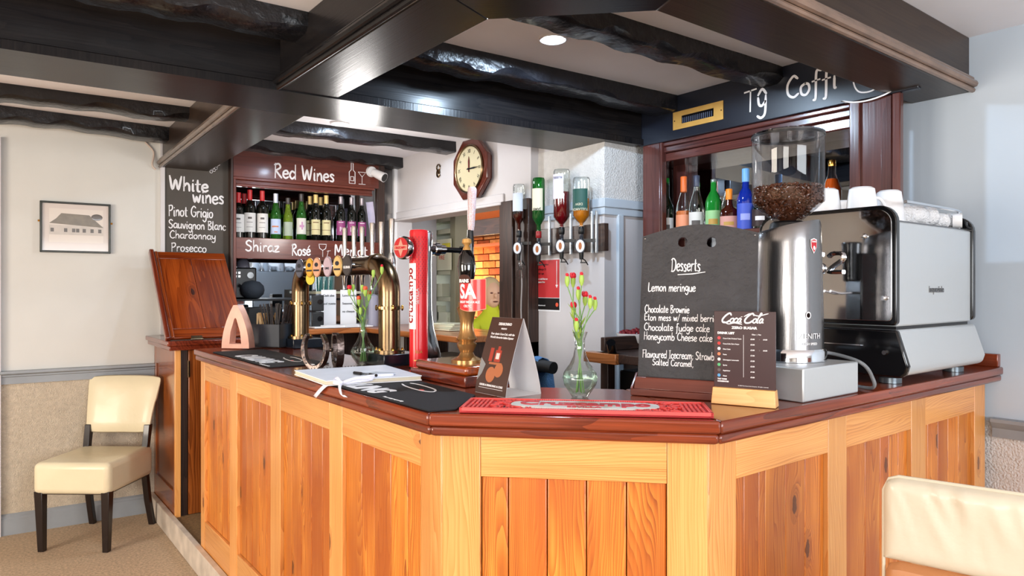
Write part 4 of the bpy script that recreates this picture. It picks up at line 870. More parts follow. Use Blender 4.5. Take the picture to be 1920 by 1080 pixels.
# pale partition with shelves just beyond the opening
XS = 3.25; ya, yb_ = onX(851, 540, XS).y, onX(744, 540, XS).y
SAGE = mat('sage_cream_paint', S(196, 196, 172), .5, vary=.05)
su = thing('display_shelves', 'pale cream painted shelving beyond the serving opening left of the brick wall', 'shelves', TR(XS, (ya + yb_) / 2, PF))
objs = [('back_panel', (XS + .13, ya, PF), (XS + .15, yb_ + .5, 2.3)), ('side_panel', (XS, ya - .02, PF), (XS + .15, ya + .06, 2.2)), ('side_panel', (XS, yb_ + .42, PF), (XS + .15, yb_ + .5, 2.2))]
for nm, a, b in objs: MB().bx(a, b).obj(nm, mat('olive_grey_paint', S(140, 138, 116), .5), su, I4, .003)
for py in (416, 438, 512, 560, 597, 622):
    z = onX(800, py, XS).z; MB().bx((XS, ya + .06, z - .02), (XS + .13, yb_ + .42, z + .02)).obj('shelf', SAGE, su, I4, .003)
def pbox(px, py, w, h, d, X):
    p = onX(px, py, X); return p
def flat(name, px0, py0, px1, py1, X, m, label, cat, d=.01, words=None, wm=None, par=None):
    a = onX(px0, py1, X); b = onX(px1, py0, X); Y0, Y1 = a.y, b.y
    zm = lambda py: onX((px0 + px1) / 2, py, X).z
    M = frame((X, Y0, zm(py1)), (0, -1, 0), (0, 0, 1)); W_ = Y0 - Y1; H_ = zm(py0) - zm(py1)
    o = MB().bx((0, 0, -d), (W_, H_, 0)).obj(name, m, par, M, min(.001, d / 4))
    if label: props(o, label, cat)
    for k, (s_, sz, fx, fy, mm) in enumerate(words or []):
        mb = MB(); text_into(mb, s_, sz, (fx * W_, fy * H_), .0002, bold=.02); mb.obj('print', mm, o, M, smooth=False)
    return o, M, W_, H_
REDP = mat('red_ink', S(206, 80, 56), .5); GRI = mat('grey_ink', S(150, 160, 160), .6); INK = mat('dark_ink', S(40, 42, 50), .6)
PCR = mat('pale_cream_paper', S(226, 226, 200), .6)
flat('notice_sheet', 750, 452, 846, 508, XS - .02, PCR, 'wide pale cream notice with red word and yellow tag on the shelves beyond the opening', 'notice', .004, [('FIRE', .05, .78, .35, REDP)])
flat('price_tag', 829, 456, 843, 464, XS - .03, mat('yellow_tag', S(226, 214, 60), .5), 'small bright yellow tag stuck at the corner of the cream notice', 'tag', .003)
for (x0, y0, x1, y1, wd_, lab) in ((747, 532, 768, 555, 'PROFI', 'white box printed in pale capitals on the shelf left of the red beer font'), (748, 566, 766, 592, 'ELLE', 'lower white box printed in pale capitals left of the red beer font'),
                                   (818, 532, 829, 556, None, 'narrow pale box upright on the middle shelf right of the red beer font'), (820, 585, 838, 620, None, 'cream card box standing on the lowest shelf beyond the opening'), (812, 573, 822, 600, None, 'thin grey box file beside the cream card box')):
    flat('display_box', x0, y0, x1, y1, XS - .01, PCR if wd_ is None else mat('white_box', S(222, 228, 214), .6), lab, 'box', .08, [(wd_, .05, .02, .35, GRI)] if wd_ else None)
# sill worktop wrapping round the back corner
struct(objw(MB().bx((2.62, YO0, 1.129), (2.76, YO1, 1.168)), 'trim_20', BRWOOD, None, along((2.7, 4, 1.15), (0, 1, 0)), .004))
wt = thing('back_worktop', 'orange-brown wooden back worktop along the wall under the serving opening', 'worktop', TR(2.4, 4.0, 1.13))
objw(MB().bx((2.22, 3.34, 1.13), (2.615, 4.86, 1.168)), 'top_board', BRWOOD, wt, along((2.4, 4, 1.15), (0, 1, 0)), .006)
objw(MB().add([tuple(wp(s, n, z)) for z in (1.13, 1.168) for s, n in ((1.42, .34), (2.22, .34), (2.22, -.36), (1.42, -.36))], [(0, 3, 2, 1), (4, 5, 6, 7), (0, 1, 5, 4), (1, 2, 6, 5), (2, 3, 7, 6), (3, 0, 4, 7)]), 'top_board', BRWOOD, wt, along(tuple(wp(1.8, 0, 1.15)), WE), .006)
MB().bx((2.34, 3.4, PF), (2.60, 4.8, .62)).bx((2.28, 3.38, .78), (2.60, 4.82, .81)).bx((2.28, 3.38, PF), (2.60, 3.41, 1.13)).bx((2.28, 4.1, PF), (2.60, 4.13, 1.13)).bx((2.28, 4.79, PF), (2.60, 4.82, 1.13)).obj('carcass', DKWOOD, wt, I4, .003)
# things under and on the sill
def at_box(name, px, py, z, dims, m, label, cat, rz=0.0, X=None, bev=.003, parts=None):
    p = onX(px, py, X) if X else onZ(px, py, z); M = TR(p.x, p.y, z, rz)
    o = MB().box((0, 0, dims[2] / 2), dims).obj(name, m, None, M, bev); return props(o, label, cat)
ZS = .811
bk = [((2.40, 3.72), (.2, .30, .035), S(186, 190, 186), 'grey-white ring binder lying under the worktop, top of the pile near the brass pump'), ((2.41, 3.70), (.22, .32, .03), S(120, 130, 126), 'grey folder lying in the pile under the worktop')]
z = ZS + .001
at = [(.14, S(206, 214, 196), 'cream plastic till tray under the worktop behind the brass pump'), (.035, S(140, 148, 146), 'grey folder between the till tray and the white binder'), (.03, S(214, 216, 206), 'white ring binder topmost on the till tray')]
for h, c_, lab in at:
    props(MB().box((0, 0, h / 2), (.26, .40 - .02 * (h < .1), h)).obj('document_tray' if h > .1 else 'ring_binder', mat('paper_' + str(int(h * 1000)), c_, .5), None, TR(2.44, 3.78, z, .0 if h > .1 else .05), .006), lab, 'tray' if h > .1 else 'binder'); z += h + .001
for k, (y, c_, h, lab) in enumerate(((4.22, S(190, 30, 40), .18, 'red book standing under the worktop left of the tall glass vase'), (4.30, S(150, 60, 120), .2, 'magenta and white folder leaning under the worktop'), (4.38, S(60, 60, 110), .17, 'dark blue folder under the worktop by the red book'), (4.47, S(226, 226, 232), .2, 'white catalogue standing under the worktop'), (4.56, S(70, 130, 180), .16, 'light blue folder under the worktop at the far end'))):
    props(MB().box((0, 0, h / 2), (.2, .035, h)).obj('folder', mat('folder_%d' % k, c_, .5), None, TR(2.44, y, ZS + .001, .2 * (k % 2)), .002), lab, 'folder')
pz = 1.169
for k, (px, X, hs, lab) in enumerate(((855, 2.55, .05, 'stack of cream order pads on the worktop right of the shelves'),)):
    for i in range(4):
        p = onX(px, 600, X); props(MB().box((0, 0, .006), (.14, .2, .011)).obj('order_pad', mat('pad_%d' % (i % 2), (S(226, 226, 198), S(206, 210, 186))[i % 2], .7), None, TR(2.50, p.y, pz + i * .012 + .001, .1 * i), .001), ['lowest cream order pad of the small stack on the worktop beyond the ale pump', 'second order pad from the bottom of the stack beyond the ale pump', 'third order pad from the bottom of the stack beyond the ale pump', 'topmost order pad of the stack beyond the ale pump'][i], 'order pad', 'order pads on the worktop')

# person seated in the lounge, seen through the opening
SKIN = mat('skin', S(222, 178, 148), .5); HAIRM = mat('pale_blond_hair', S(206, 184, 140), .6, bump=.5, bscale=80)
hp = onX(921, 552, 3.35)
pe = thing('person', 'fair-haired person in a bright yellow-green top beyond the serving opening', 'person', TR(hp.x, hp.y, PF, R(165)))
def skin_body(name, verts, edges, radii, m, par, M):
    me = bpy.data.meshes.new(name); me.from_pydata(verts, edges, []); me.materials.append(m)
    o = link(name, me, par, M); sk = o.modifiers.new('skin', 'SKIN'); sk.use_smooth_shade = True
    for k, r in enumerate(radii): me.skin_vertices[0].data[k].radius = (r, r) if not isinstance(r, tuple) else r
    me.skin_vertices[0].data[0].use_root = True
    sb = o.modifiers.new('sub', 'SUBSURF'); sb.levels = 2; sb.render_levels = 2; return o
hz = hp.z - PF
def addskin(me): pass
V_ = [(0, 0, .42), (0, 0, .62), (0, 0, hz - .36), (0, 0, hz - .20), (0, .0, hz - .13), (0, .01, hz - .02),
      (.10, 0, hz - .26), (.19, 0, hz - .30), (.23, .04, hz - .55), (.14, .24, hz - .62), (-.10, 0, hz - .26), (-.19, 0, hz - .30), (-.23, .04, hz - .55), (-.14, .24, hz - .62),
      (.10, .02, .42), (.12, .42, .44), (.12, .44, .04), (.12, .58, .03), (-.10, .02, .42), (-.12, .42, .44), (-.12, .44, .04), (-.12, .58, .03)]
E_ = [(0, 1), (1, 2), (2, 3), (3, 4), (4, 5), (3, 6), (6, 7), (7, 8), (8, 9), (3, 10), (10, 11), (11, 12), (12, 13), (0, 14), (14, 15), (15, 16), (16, 17), (0, 18), (18, 19), (19, 20), (20, 21)]
Rr = [(.16, .12), (.145, .11), (.155, .12), (.10, .09), .055, .06, .08, .065, .048, .032, .08, .065, .048, .032, .095, .07, .05, .035, .095, .07, .05, .035]
me = bpy.data.meshes.new('body'); me.from_pydata(V_, E_, []); me.materials.append(mat('yellow_green_top', S(196, 206, 40), .7, bump=.4, bscale=30))
bo_ = link('body', me, pe, WM[pe.name]); sk = bo_.modifiers.new('skin', 'SKIN'); sk.use_smooth_shade = True
for k, r in enumerate(Rr): me.skin_vertices[0].data[k].radius = (r, r) if not isinstance(r, tuple) else r
me.skin_vertices[0].data[0].use_root = True; bo_.modifiers.new('sub', 'SUBSURF').levels = 1
hd = MB().ell((0, 0, 0), (.074, .096, .118), 20, 14); hd.ell((0, .04, -.055), (.05, .055, .055), 14, 8); hd.cyl((0, 0, -.16), (0, 0, -.06), .05, n=12)
hd.ell((0, .105, -.012), (.013, .02, .024), 8, 6).ell((.076, 0, -.01), (.012, .022, .032), 8, 6).ell((-.076, 0, -.01), (.012, .022, .032), 8, 6)
hd.obj('head', SKIN, pe, WM[pe.name] @ Matrix.Translation((0, 0, hz)))
f_ = MB(); [f_.ell((sx_ * .030, .088, .012), (.013, .008, .007), 8, 6) for sx_ in (-1, 1)]; f_.ell((0, .098, -.058), (.024, .008, .006), 8, 6)
f_.obj('facial_features', mat('brown_features', S(110, 66, 56), .5), pe, WM[pe.name] @ Matrix.Translation((0, 0, hz)))
hh = MB().ell((0, -.03, .040), (.092, .100, .106), 18, 12).ell((0, -.055, -.06), (.082, .065, .10), 12, 8).ell((.075, -.01, -.04), (.02, .05, .09), 10, 8).ell((-.075, -.01, -.04), (.02, .05, .09), 10, 8); hh.obj('hair', HAIRM, pe, WM[pe.name] @ Matrix.Translation((0, 0, hz)))
for sx_ in (-1, 1):
    hn = MB(); bx_, by_, bz_ = sx_ * .12, .28, hz - .63; hn.ell((bx_, by_, bz_), (.036, .045, .016), 10, 6)
    for k, ln in enumerate((.055, .066, .07, .062)): hn.tube([(bx_ + (k - 1.5) * .018, by_ + .03, bz_), (bx_ + (k - 1.5) * .019, by_ + .03 + ln * .6, bz_ - .002), (bx_ + (k - 1.5) * .019, by_ + .03 + ln, bz_ - .014)], [.009, .008, .006], 6)
    hn.tube([(bx_ - sx_ * .03, by_ - .01, bz_), (bx_ - sx_ * .05, by_ + .02, bz_), (bx_ - sx_ * .052, by_ + .045, bz_ - .006)], [.011, .009, .007], 6); hn.obj('hand', SKIN, pe, WM[pe.name])
lc = thing('lounge_chair', 'dark wooden chair beneath the person in yellow-green beyond the opening', 'chair', TR(hp.x, hp.y, PF, R(165)))
MB().box((0, .08, .28), (.44, .44, .05)).obj('seat', DKWOOD, lc, None, .01); MB().box((0, -.16, .62), (.40, .03, .30)).obj('backrest', DKWOOD, lc, None, .01)
for a in (-.19, .19):
    for b in (-.15, .27): MB().box((a, b, .128), (.035, .035, .255)).obj('leg', DKWOOD, lc, None, .004)

# ================================================================ BACK BAR THINGS ON THE LEFT (in front of the mirror)
zl = uz(520, 560, 0)
sp = onW(473, 552, -.03); sk_ = thing('smart_speaker', 'dark blue-grey ball speaker on the black shelf beneath the lettered shelf board', 'speaker', TR(sp.x, sp.y, zl + .001))
MB().lathe([(0, .0), (.045, .002), (.075, .03), (.082, .06), (.076, .09), (.05, .118), (0, .13)], 24).obj('fabric_body', mat('blue_grey_mesh', S(46, 54, 64), .8, bump=.4, bscale=300), sk_); MB().lathe([(0, -.0), (.045, .0), (.05, .006), (0, .007)], 16).obj('base', BLACK, sk_)
cp = onW(456, 545, -.14); cm = thing('small_coffee_machine', 'small black coffee machine with four lit squares beneath the red wine shelf', 'coffee machine', TR(cp.x, cp.y, zl + .001, R(-14)))
MB().box((0, 0, .11), (.17, .12, .22)).obj('body', BLACK, cm, None, .01); MB().lathe([(0, .22), (.045, .22), (.04, .26), (.02, .285), (0, .29)], 16).obj('hopper', mat('smoky_lid', S(120, 120, 134), .2), cm)
MB().cyl((.045, -.06, .165), (.045, -.075, .165), .022, n=16).obj('dial_knob', BLKG, cm)
for a in (-.06, -.035):
    for b in (.15, .175): MB().bx((a, -.0625, b), (a + .014, -.0605, b + .014)).obj('lit_button', mat('lit_button', S(255, 255, 255), .4, emit=(1, .95, 1, 1), estr=1.2), cm)
MB().cyl((-.03, -.06, .10), (-.03, -.15, .09), .011, n=10).cyl((-.03, -.03, .10), (-.03, -.03, .075), .03, n=16).obj('filter_handle', BLKG, cm)
bxp = onW(490, 600, .12); at_b = props(MB().box((0, 0, .075), (.20, .12, .15)).obj('receipt_printer', BLACK, None, TR(bxp.x, bxp.y, pz + .001, R(-4)), .008), 'black receipt printer on the back worktop under the black shelf', 'printer')
for k, (px, n) in enumerate(((585, .28), (594, .28))):
    pass
for k, (py0, lab) in enumerate((('low', 'lower black square till module between the brass font legs'), ('up', 'upper black square till module stacked between the brass font legs'))):
    p = onW(594, 600, .22); t = thing('card_terminal', lab, 'terminal', TR(p.x, p.y, pz + .001 + k * .118, R(-10)), 'black modules beside the till')
    MB().box((0, 0, .056), (.085, .07, .112)).obj('casing', BLACK, t, None, .006); MB().cyl((.015, -.035, .065), (.015, -.041, .065), .018, n=16).obj('knob', BLKG, t)
for k, (px0, px1, py0, py1, lab, ws) in enumerate(((602, 630, 544, 618, 'left printed white sheet in a stand behind the brass beer font', ['Cask ales', 'and guests']), (638, 668, 544, 612, 'right printed white sheet in a stand behind the brass beer font', ['Lunch menu', 'Seasonal', 'no cheque'])) ):
    a = onW(px0, py1, .16); b = onW(px1, py0, .16); M = frame(a, WE, (0, 0, 1)); W_ = (b - a).dot(WE); 
    t = thing('menu_stand', lab, 'notice', frame((a.x, a.y, pz + .002), WE, (0, 0, 1)), 'printed sheets standing on the back worktop'); Hh = b.z - pz
    MB().bx((0, 0, 0), (W_, Hh, .002)).obj('sheet', PAPER, t); MB().bx((0, 0, -.05), (W_, .006, .0)).obj('base', GLASS, t)
    mb = MB(); [text_into(mb, s_, .022, (.12 * W_, Hh * (.82 - .22 * i)), .0025, bold=.02) for i, s_ in enumerate(ws)]; mb.obj('print', INK, t, None, smooth=False)
rp = random.Random(9)
for k in range(5):
    p = onW(604 + k * 18, 624, .27); props(MB().box((0, 0, .005 + .004 * (k % 2)), (.15, .12, .010 + .008 * (k % 2))).obj('paper_pile', PAPER, None, TR(p.x, p.y, pz + .002 + .0, rp.uniform(-.15, .15)), .002), ['leftmost', 'second', 'middle', 'fourth', 'rightmost'][k] + ' of the five low piles of white paper along the back worktop edge', 'paper', 'paper piles on the back worktop')
for k in range(3):
    px = 600 + k * 9.5; p = onW(px, 530, -.05); t = thing('water_glass', ['left', 'middle', 'right'][k] + ' of three teal tinted glasses behind the brass beer font', 'glass', TR(p.x, p.y, uz(600, 546, -.05)), 'teal tinted glasses')
    MB().lathe([(0, .004), (.026, .004), (.032, .14), (.0335, .14), (.028, 0), (0, 0)], 16).obj('bowl', thin('teal_glass', S(90, 170, 170), .08, body=.25), t)
zg = uz(600, 546, -.05)
props(objw(wbox(MB(), wall_s(590, 0), wall_s(690, 0), -.16, .03, zg - .02, zg - .001), 'glass_shelf', SAGE, None, along(tuple(wp(2.0, 0, zg)), WE), .002), 'narrow pale shelf carrying three teal tinted glasses behind the beer font', 'shelf')
tp = props(MB().lathe([(0, 0), (.035, 0), (.035, .22), (.012, .235), (0, .235)], 20).obj('paper_cup_tube', mat('grey_blue_tube', S(150, 150, 168), .4), None, TR(*onW(700, 600, .25)[:2], pz + .001)), 'grey tube dispenser behind the right column of the brass beer font', 'dispenser')

# ================================================================ RIGHT BACK BAR
XT = 2.90; yT0 = 1.17; yT1 = 2.60
tc_ = thing('coffee_house_unit', 'mahogany back bar unit with black lettered fascia and mirror on the right wall', 'back bar unit', TR(3.03, 1.9, PF))
fz0 = ZB - .008
fas = objw(MB().bx((XT, yT0, fz0), (XT + .03, yT1, ZC)), 'fascia_board', mat('navy_black_fascia', S(18, 22, 34), .35, coat=.3, vary=.15, bscale=20), tc_, along((XT, 1.9, 2.3), (0, 1, 0)), .003)
for k, (dx, z0, z1) in enumerate(((.012, fz0 - .022, fz0), (.02, fz0 - .055, fz0 - .022), (.035, fz0 - .10, fz0 - .055))):
    objw(MB().bx((XT + dx, 1.44, z0), (XT + .25, yT1 - .04, z1)), 'architrave', MAHOC, tc_, along((XT, 1.9, z0), (0, 1, 0)), .006)
yp = lambda px, X=XT + .02: onX(px, 400, X).y
for nm, a, b, x0, x1 in (('post', 1205, 1237, XT + .0, XT + .03), ('post', 1237, 1241, XT, XT + .04), ('side_panel', 1205, 1212, XT + .03, 3.15), ('post', 1262, 1285, 3.08, 3.15), ('side_panel', 1592, 1596, XT + .03, 3.15), ('post', 1592, 1612, XT, XT + .03), ('post_panel', 1612, 1672, XT + .012, XT + .03), ('post', 1672, 1688, XT, XT + .03)):
    y0, y1 = sorted((yp(a, x0), yp(b, x0))); objw(MB().bx((x0, y0, T0 + .002), (x1, y1, fz0)), nm, MAHOC, tc_, along((x0, y0, 1.5), (0, 0, 1), (0, 1, 0)), .004)
yml, ymr = yp(1592), yp(1212)
ym0, ym1 = sorted((yml, ymr))
ymb = max(ym0, 1.462)
MB().bx((3.135, ym0, 1.2), (3.145, ym1 - .0, fz0 - .05)).obj('mirror_panel', MIRR, tc_, I4)
ZSH = 1.735
objw(MB().bx((XT + .04, ym0, ZSH - .025), (3.134, ym1, ZSH)), 'shelf', MAHOC, tc_, along((3, 1.9, 1.7), (0, 1, 0)), .003)
objw(MB().bx((XT + .04, ymb, PF), (3.134, ym1, 1.2)), 'base_cabinet', DKWOOD, tc_, along((3, 1.9, .5), (0, 0, 1), (0, 1, 0)), .004)
# brass letter plate
a = onX(1262, 218, XT - .004); b = onX(1356, 197, XT - .004); zc_ = onX(1309, 221, XT).z; MG = frame((XT - .001, a.y, onX(1262, 245, XT).z), (0, -1, 0), (0, 0, 1)); W_ = a.y - b.y; H_ = onX(1262, 212, XT).z - onX(1262, 245, XT).z
lp = props(MB().bx((0, 0, 0), (W_, .28 * H_, .004)).bx((0, .72 * H_, 0), (W_, H_, .004)).bx((0, .28 * H_, 0), (.18 * W_, .72 * H_, .004)).bx((.82 * W_, .28 * H_, 0), (W_, .72 * H_, .004)).obj('brass_plate', GOLDP, None, MG, 0), 'gold rectangular brass plate with a slot on the black fascia', 'plate')
mb = MB(); mb.bx((.18 * W_, .28 * H_, .0), (.82 * W_, .72 * H_, .0012)); mb.obj('dark_slot', BLKG, lp, MG)
mb = MB(); [mb.bx((W_ * (.2 + .038 * k), .3 * H_, .0012), (W_ * (.2 + .038 * k) + .004, .6 * H_, .003)) for k in range(16)]; props(mb.obj('slot_bristles', mat('blue_grey_bristle', S(70, 80, 104), .6), lp, MG), kind='stuff')
mb = MB(); [mb.lathe([(.004, 0), (.003, .0015), (0, .002)], 8, Matrix.Translation((x_, .5 * H_, .004))) for x_ in (.035 * W_, .965 * W_)]; mb.obj('screw', BRASS, lp, MG)
def xf(px, py, X=XT - .0015): p = onX(px, py, X); return frame(p, (0, -1, 0), (0, 0, 1))
xw = lambda p0, p1, X=XT: onX(p0, 200, X).y - onX(p1, 200, X).y
hand_fit('Tŷ', xf(1396, 211), xw(1390, 1434), .098, .012, fas)
hand_fit('Coffi', xf(1474, 186), xw(1474, 1572), .094, .011, fas)
d4 = MB()
for s_ in ([(.0, .05), (.01, .02), (.03, .0), (.07, -.005), (.10, .01), (.115, .045)], [(-.05, -.02), (.0, -.035), (.06, -.04), (.13, -.03), (.17, -.01)], [(-.05, -.02), (-.03, -.03)]): d4.stroke(smooth_pts([Vector(p) for p in s_]), .006, .0008)
d4.obj('cup_drawing', CHALK, fas, xf(1600, 176), smooth=False)

# spirit bottles on the shelf
AMB = mat('peach_liqueur', S(226, 120, 60), .1, coat=.5); 
def spirit(name, label, px, top, X, prof, glassm, liq, lvl, capm, caph, capr, lab=None, lz=(0, 0), R0=.038, lab_m2=None, sq=1.0, lmark=None):
    p = onX(px, 400, X); zt = onX(px, top, X).z; H = max(.2, zt - ZSH - .002); t = thing(name, label, 'bottle', TR(p.x, p.y, ZSH + .001, R(-58)), 'spirit bottles on the mahogany shelf by the mirror')
    P = [(r * R0, z * H) for r, z in prof]; MB().lathe([(0, 0)] + P, 20, sy=sq).obj('glass', glassm, t)
    if liq: MB().lathe([(0, .004)] + [(r * R0 * .94, max(.004, z * H)) for r, z in prof if z <= lvl] + [(0, lvl * H)], 18, sy=sq).obj('liquid', liq, t)
    MB().lathe([(capr * .98, H * (1 - caph)), (capr, H * (1 - caph) + .001), (capr, H - .003), (capr * .9, H), (0, H)], 16).obj('cap', capm, t)
    if lab:
        o = arc_label(MB(), R0 + .001, lz[0] * H, lz[1] * H, -62, 62, sy=sq).obj('paper_label', lab, t)
        if lmark: arc_label(MB(), R0 + .002, (lz[0] + .35 * (lz[1] - lz[0])) * H, (lz[0] + .6 * (lz[1] - lz[0])) * H, -30, 30, sy=sq).obj('print', lmark, o)
    return t
LONG = [(.9, 0), (1, .01), (1, .55), (.9, .62), (.6, .72), (.38, .78), (.34, .97), (.3, 1)]
ROUND = [(.9, 0), (1, .01), (1, .45), (.92, .52), (.6, .60), (.4, .68), (.36, .97), (.32, 1)]
SLOPE = [(.9, 0), (1, .01), (1, .40), (.85, .52), (.55, .66), (.36, .78), (.34, .97), (.3, 1)]
NOIR = mat('black_green_glass', S(10, 24, 14), .06, coat=.5); GRN = mat('bright_green_bottle', S(30, 140, 50), .06, trans=.3, coat=.5); XA = 3.0
SIL = mat('silver_cap', S(170, 180, 176), .3, .6); ORC = mat('orange_cap', S(226, 110, 50), .4)
spirit('spirit_bottle', 'dark green-black bottle with green neck and pale low label, nearest the mahogany post', 1250, 334, XA, ROUND, NOIR, None, 0, GRN, .30, .0155, LWH, (.0, .30), .042, lmark=marks_m[LWH.name])
spirit('spirit_bottle', 'clear bottle of peach liqueur with tall orange cap on the mahogany shelf', 1282, 331, XA, SLOPE, GLASS, AMB, .42, ORC, .27, .0175, mat('peach_label', S(232, 150, 112), .5), (.0, .33), .042)
spirit('spirit_bottle', 'clear bottle with slate grey cap and white bird label on the mahogany shelf', 1306, 329, XA, SLOPE, GLASS, mat('pale_gin', S(190, 192, 196), .1), .30, mat('slate_cap', S(64, 70, 90), .4), .19, .016, LWH, (.0, .36), .040, lmark=marks_m[LWH.name])
spirit('spirit_bottle', 'bright green liqueur bottle with silver cap on the mahogany shelf', 1338, 336, XA, LONG, GRN, None, 0, SIL, .13, .0145, mat('pale_green_label', S(150, 200, 140), .5), (.0, .40), .042, lmark=mat('gold_print', S(190, 150, 70), .5))
spirit('spirit_bottle', 'squat dark orange liqueur bottle with bright orange cap and pink label', 1367, 354, XA - .02, [(.9, 0), (1, .01), (1, .42), (.9, .50), (.5, .56), (.36, .62), (.34, .97), (.3, 1)], mat('dark_orange_brown_glass', S(58, 18, 8), .08, coat=.5), None, 0, mat('bright_orange_cap', S(240, 136, 30), .4), .26, .0165, mat('dusty_pink_label', S(206, 150, 140), .5), (.0, .34), .046, sq=.7, lmark=mat('gold_print', S(190, 150, 70), .5))
spirit('spirit_bottle', 'cobalt blue bottle with sky blue cap on the mahogany shelf', 1398, 316, XA - .01, [(.9, 0), (1, .01), (1, .44), (.97, .52), (.7, .62), (.40, .68), (.36, .97), (.3, 1)], mat('cobalt_glass', S(14, 40, 140), .05, coat=.6), None, 0, mat('sky_blue_cap', S(110, 168, 226), .4), .22, .0175, mat('blue_label', S(60, 84, 190), .5), (.0, .42), .042, lmark=mat('lilac_print', S(150, 160, 230), .5))
spirit('spirit_bottle', 'black coffee liqueur bottle with white script label beside the cobalt blue bottle', 1425, 352, XA, ROUND, NOIR, None, 0, mat('red_cap', S(190, 30, 30), .4), .12, .016, mat('black_red_label', S(40, 20, 22), .5), (.05, .45), .040, lmark=CHALK)
spirit('syrup_bottle', 'amber syrup bottle with gold cap behind the upturned cups', 1560, 300, 2.99, [(.9, 0), (1, .01), (1, .48), (.97, .56), (.6, .70), (.42, .78), (.40, .97), (.3, 1)], GLASS, mat('amber_syrup', S(206, 84, 20), .08, coat=.5), .72, BRASSB, .10, .0165, None, (0, 0), .040)

# table with bowl, glass washer, rail and cloth behind the counter
tb = thing('service_table', 'old brown wooden service table behind the counter left of the desserts board', 'table', TR(2.6, 2.2, PF))
tz = 1.135
objw(MB().bx((2.42, 1.9, tz - .045), (2.86, 2.46, tz)), 'table_top', DKWOOD, tb, along((2.6, 2.2, tz), (1, 0, 0)), .005)
objw(MB().bx((2.47, 2.44, tz + .001), (2.86, 2.47, tz + .07)), 'back_board', DKWOOD, tb, along((2.6, 2.4, tz), (1, 0, 0)), .004)
objw(MB().bx((2.40, 2.30, tz - .05), (2.46, 2.52, tz - .0)), 'bracket', BRWOOD, tb, along((2.4, 2.4, tz), (0, 1, 0)), .003)
for x_, y_ in ((2.45, 2.40), (2.83, 2.40), (2.45, 1.95), (2.83, 1.95)): objw(MB().bx((x_ - .025, y_ - .025, PF), (x_ + .025, y_ + .025, tz - .046)), 'leg', DKWOOD, tb, along((x_, y_, .6), (0, 0, 1), (0, 1, 0)), .003)
kn = onX(1125, 650, 2.42); MB().cyl((2.44, 2.36, tz + .001), (2.40, 2.33, tz + .055), .022, n=12).obj('clamp_knob', BLKG, tb, I4)
gw = thing('glass_washer', 'steel framed black glass washer under the service table', 'glass washer', TR(2.64, 2.15, PF))
MB().bx((2.49, 1.97, PF), (2.80, 2.36, 1.05)).obj('body', BLACK, gw, I4, .006)
mb = MB().bx((2.48, 1.955, .5), (2.505, 1.975, 1.06)).bx((2.785, 1.955, .5), (2.81, 1.975, 1.06)).bx((2.48, 1.955, 1.035), (2.81, 1.975, 1.06)); mb.obj('door_frame', STEELP, gw, I4, .003)
bp_ = onZ(1188, 652, tz); bw = thing('fruit_bowl', 'white china bowl heaped with dark red berries on the service table', 'bowl', TR(bp_.x, bp_.y, tz + .001))
MB().lathe([(0, 0), (.045, 0), (.05, .006), (.08, .03), (.092, .075), (.089, .076), (.076, .033), (.046, .01), (0, .009)], 32).obj('bowl', CERAM, bw)
rr = random.Random(5); mb = MB()
for k in range(70):
    a = rr.random() * 6.28; r_ = .075 * rr.random() ** .5; mb.ell((r_ * math.cos(a), r_ * math.sin(a), .068 + .02 * (1 - (r_ / .075) ** 2) + rr.uniform(-.006, .008)), .0105, 7, 5)
props(mb.obj('berries', mat('dark_red_berries', S(120, 16, 30), .3, coat=.3), None, TR(bp_.x, bp_.y, tz + .002)), 'dark red berries heaped in the white bowl', 'berries', None, 'stuff')
a = onX(1038, 690, 1.95); b = Vector((a.x - .02, a.y + .36, a.z + .02))
hrail = thing('black_rail', 'black padded hand rail behind the white side of the tent card', 'hand rail', TR(a.x, a.y, PF))
MB().cyl(a, b, .026, n=20).obj('grip', mat('black_foam_grip', S(26, 30, 34), .6), hrail, I4); MB().cyl((b.x, b.y - .05, PF), (b.x, b.y - .05, b.z), .016, n=12).obj('upright', BLACK, hrail, I4)
cl = MB(); nx, ny = 16, 14
for i in range(nx + 1):
    for j in range(ny + 1):
        u = i / nx; v = j / ny; ang = math.pi * min(1, max(0, (v - .35) / .3)); rr_ = .031
        y = a.y + .06 + u * .22 + .02 * math.sin(v * 5 + u * 3); 
        if v < .35: x = -rr_; z_ = -(.35 - v) * .9
        elif v > .65: x = rr_; z_ = -(v - .65) * .75
        else: x = -rr_ * math.cos(ang); z_ = rr_ * math.sin(ang)
        fold = .018 * math.sin(u * 11 + v * 2) * min(1, abs(v - .5) * 3); cl.V.append((a.x + x + fold, y, a.z + .005 + z_ + .004 * math.sin(u * 9)))
for i in range(nx):
    for j in range(ny):
        q = i * (ny + 1) + j; cl.F.append((q, q + ny + 1, q + ny + 2, q + 1)); cl.MI.append(0)
co = cl.obj('cleaning_cloth', mat('blue_cloth', S(84, 132, 186), .85, bump=.6, bscale=200)); so = co.modifiers.new('solid', 'SOLIDIFY'); so.thickness = .003
props(co, 'blue cleaning cloth draped over the black rail behind the counter', 'cloth')

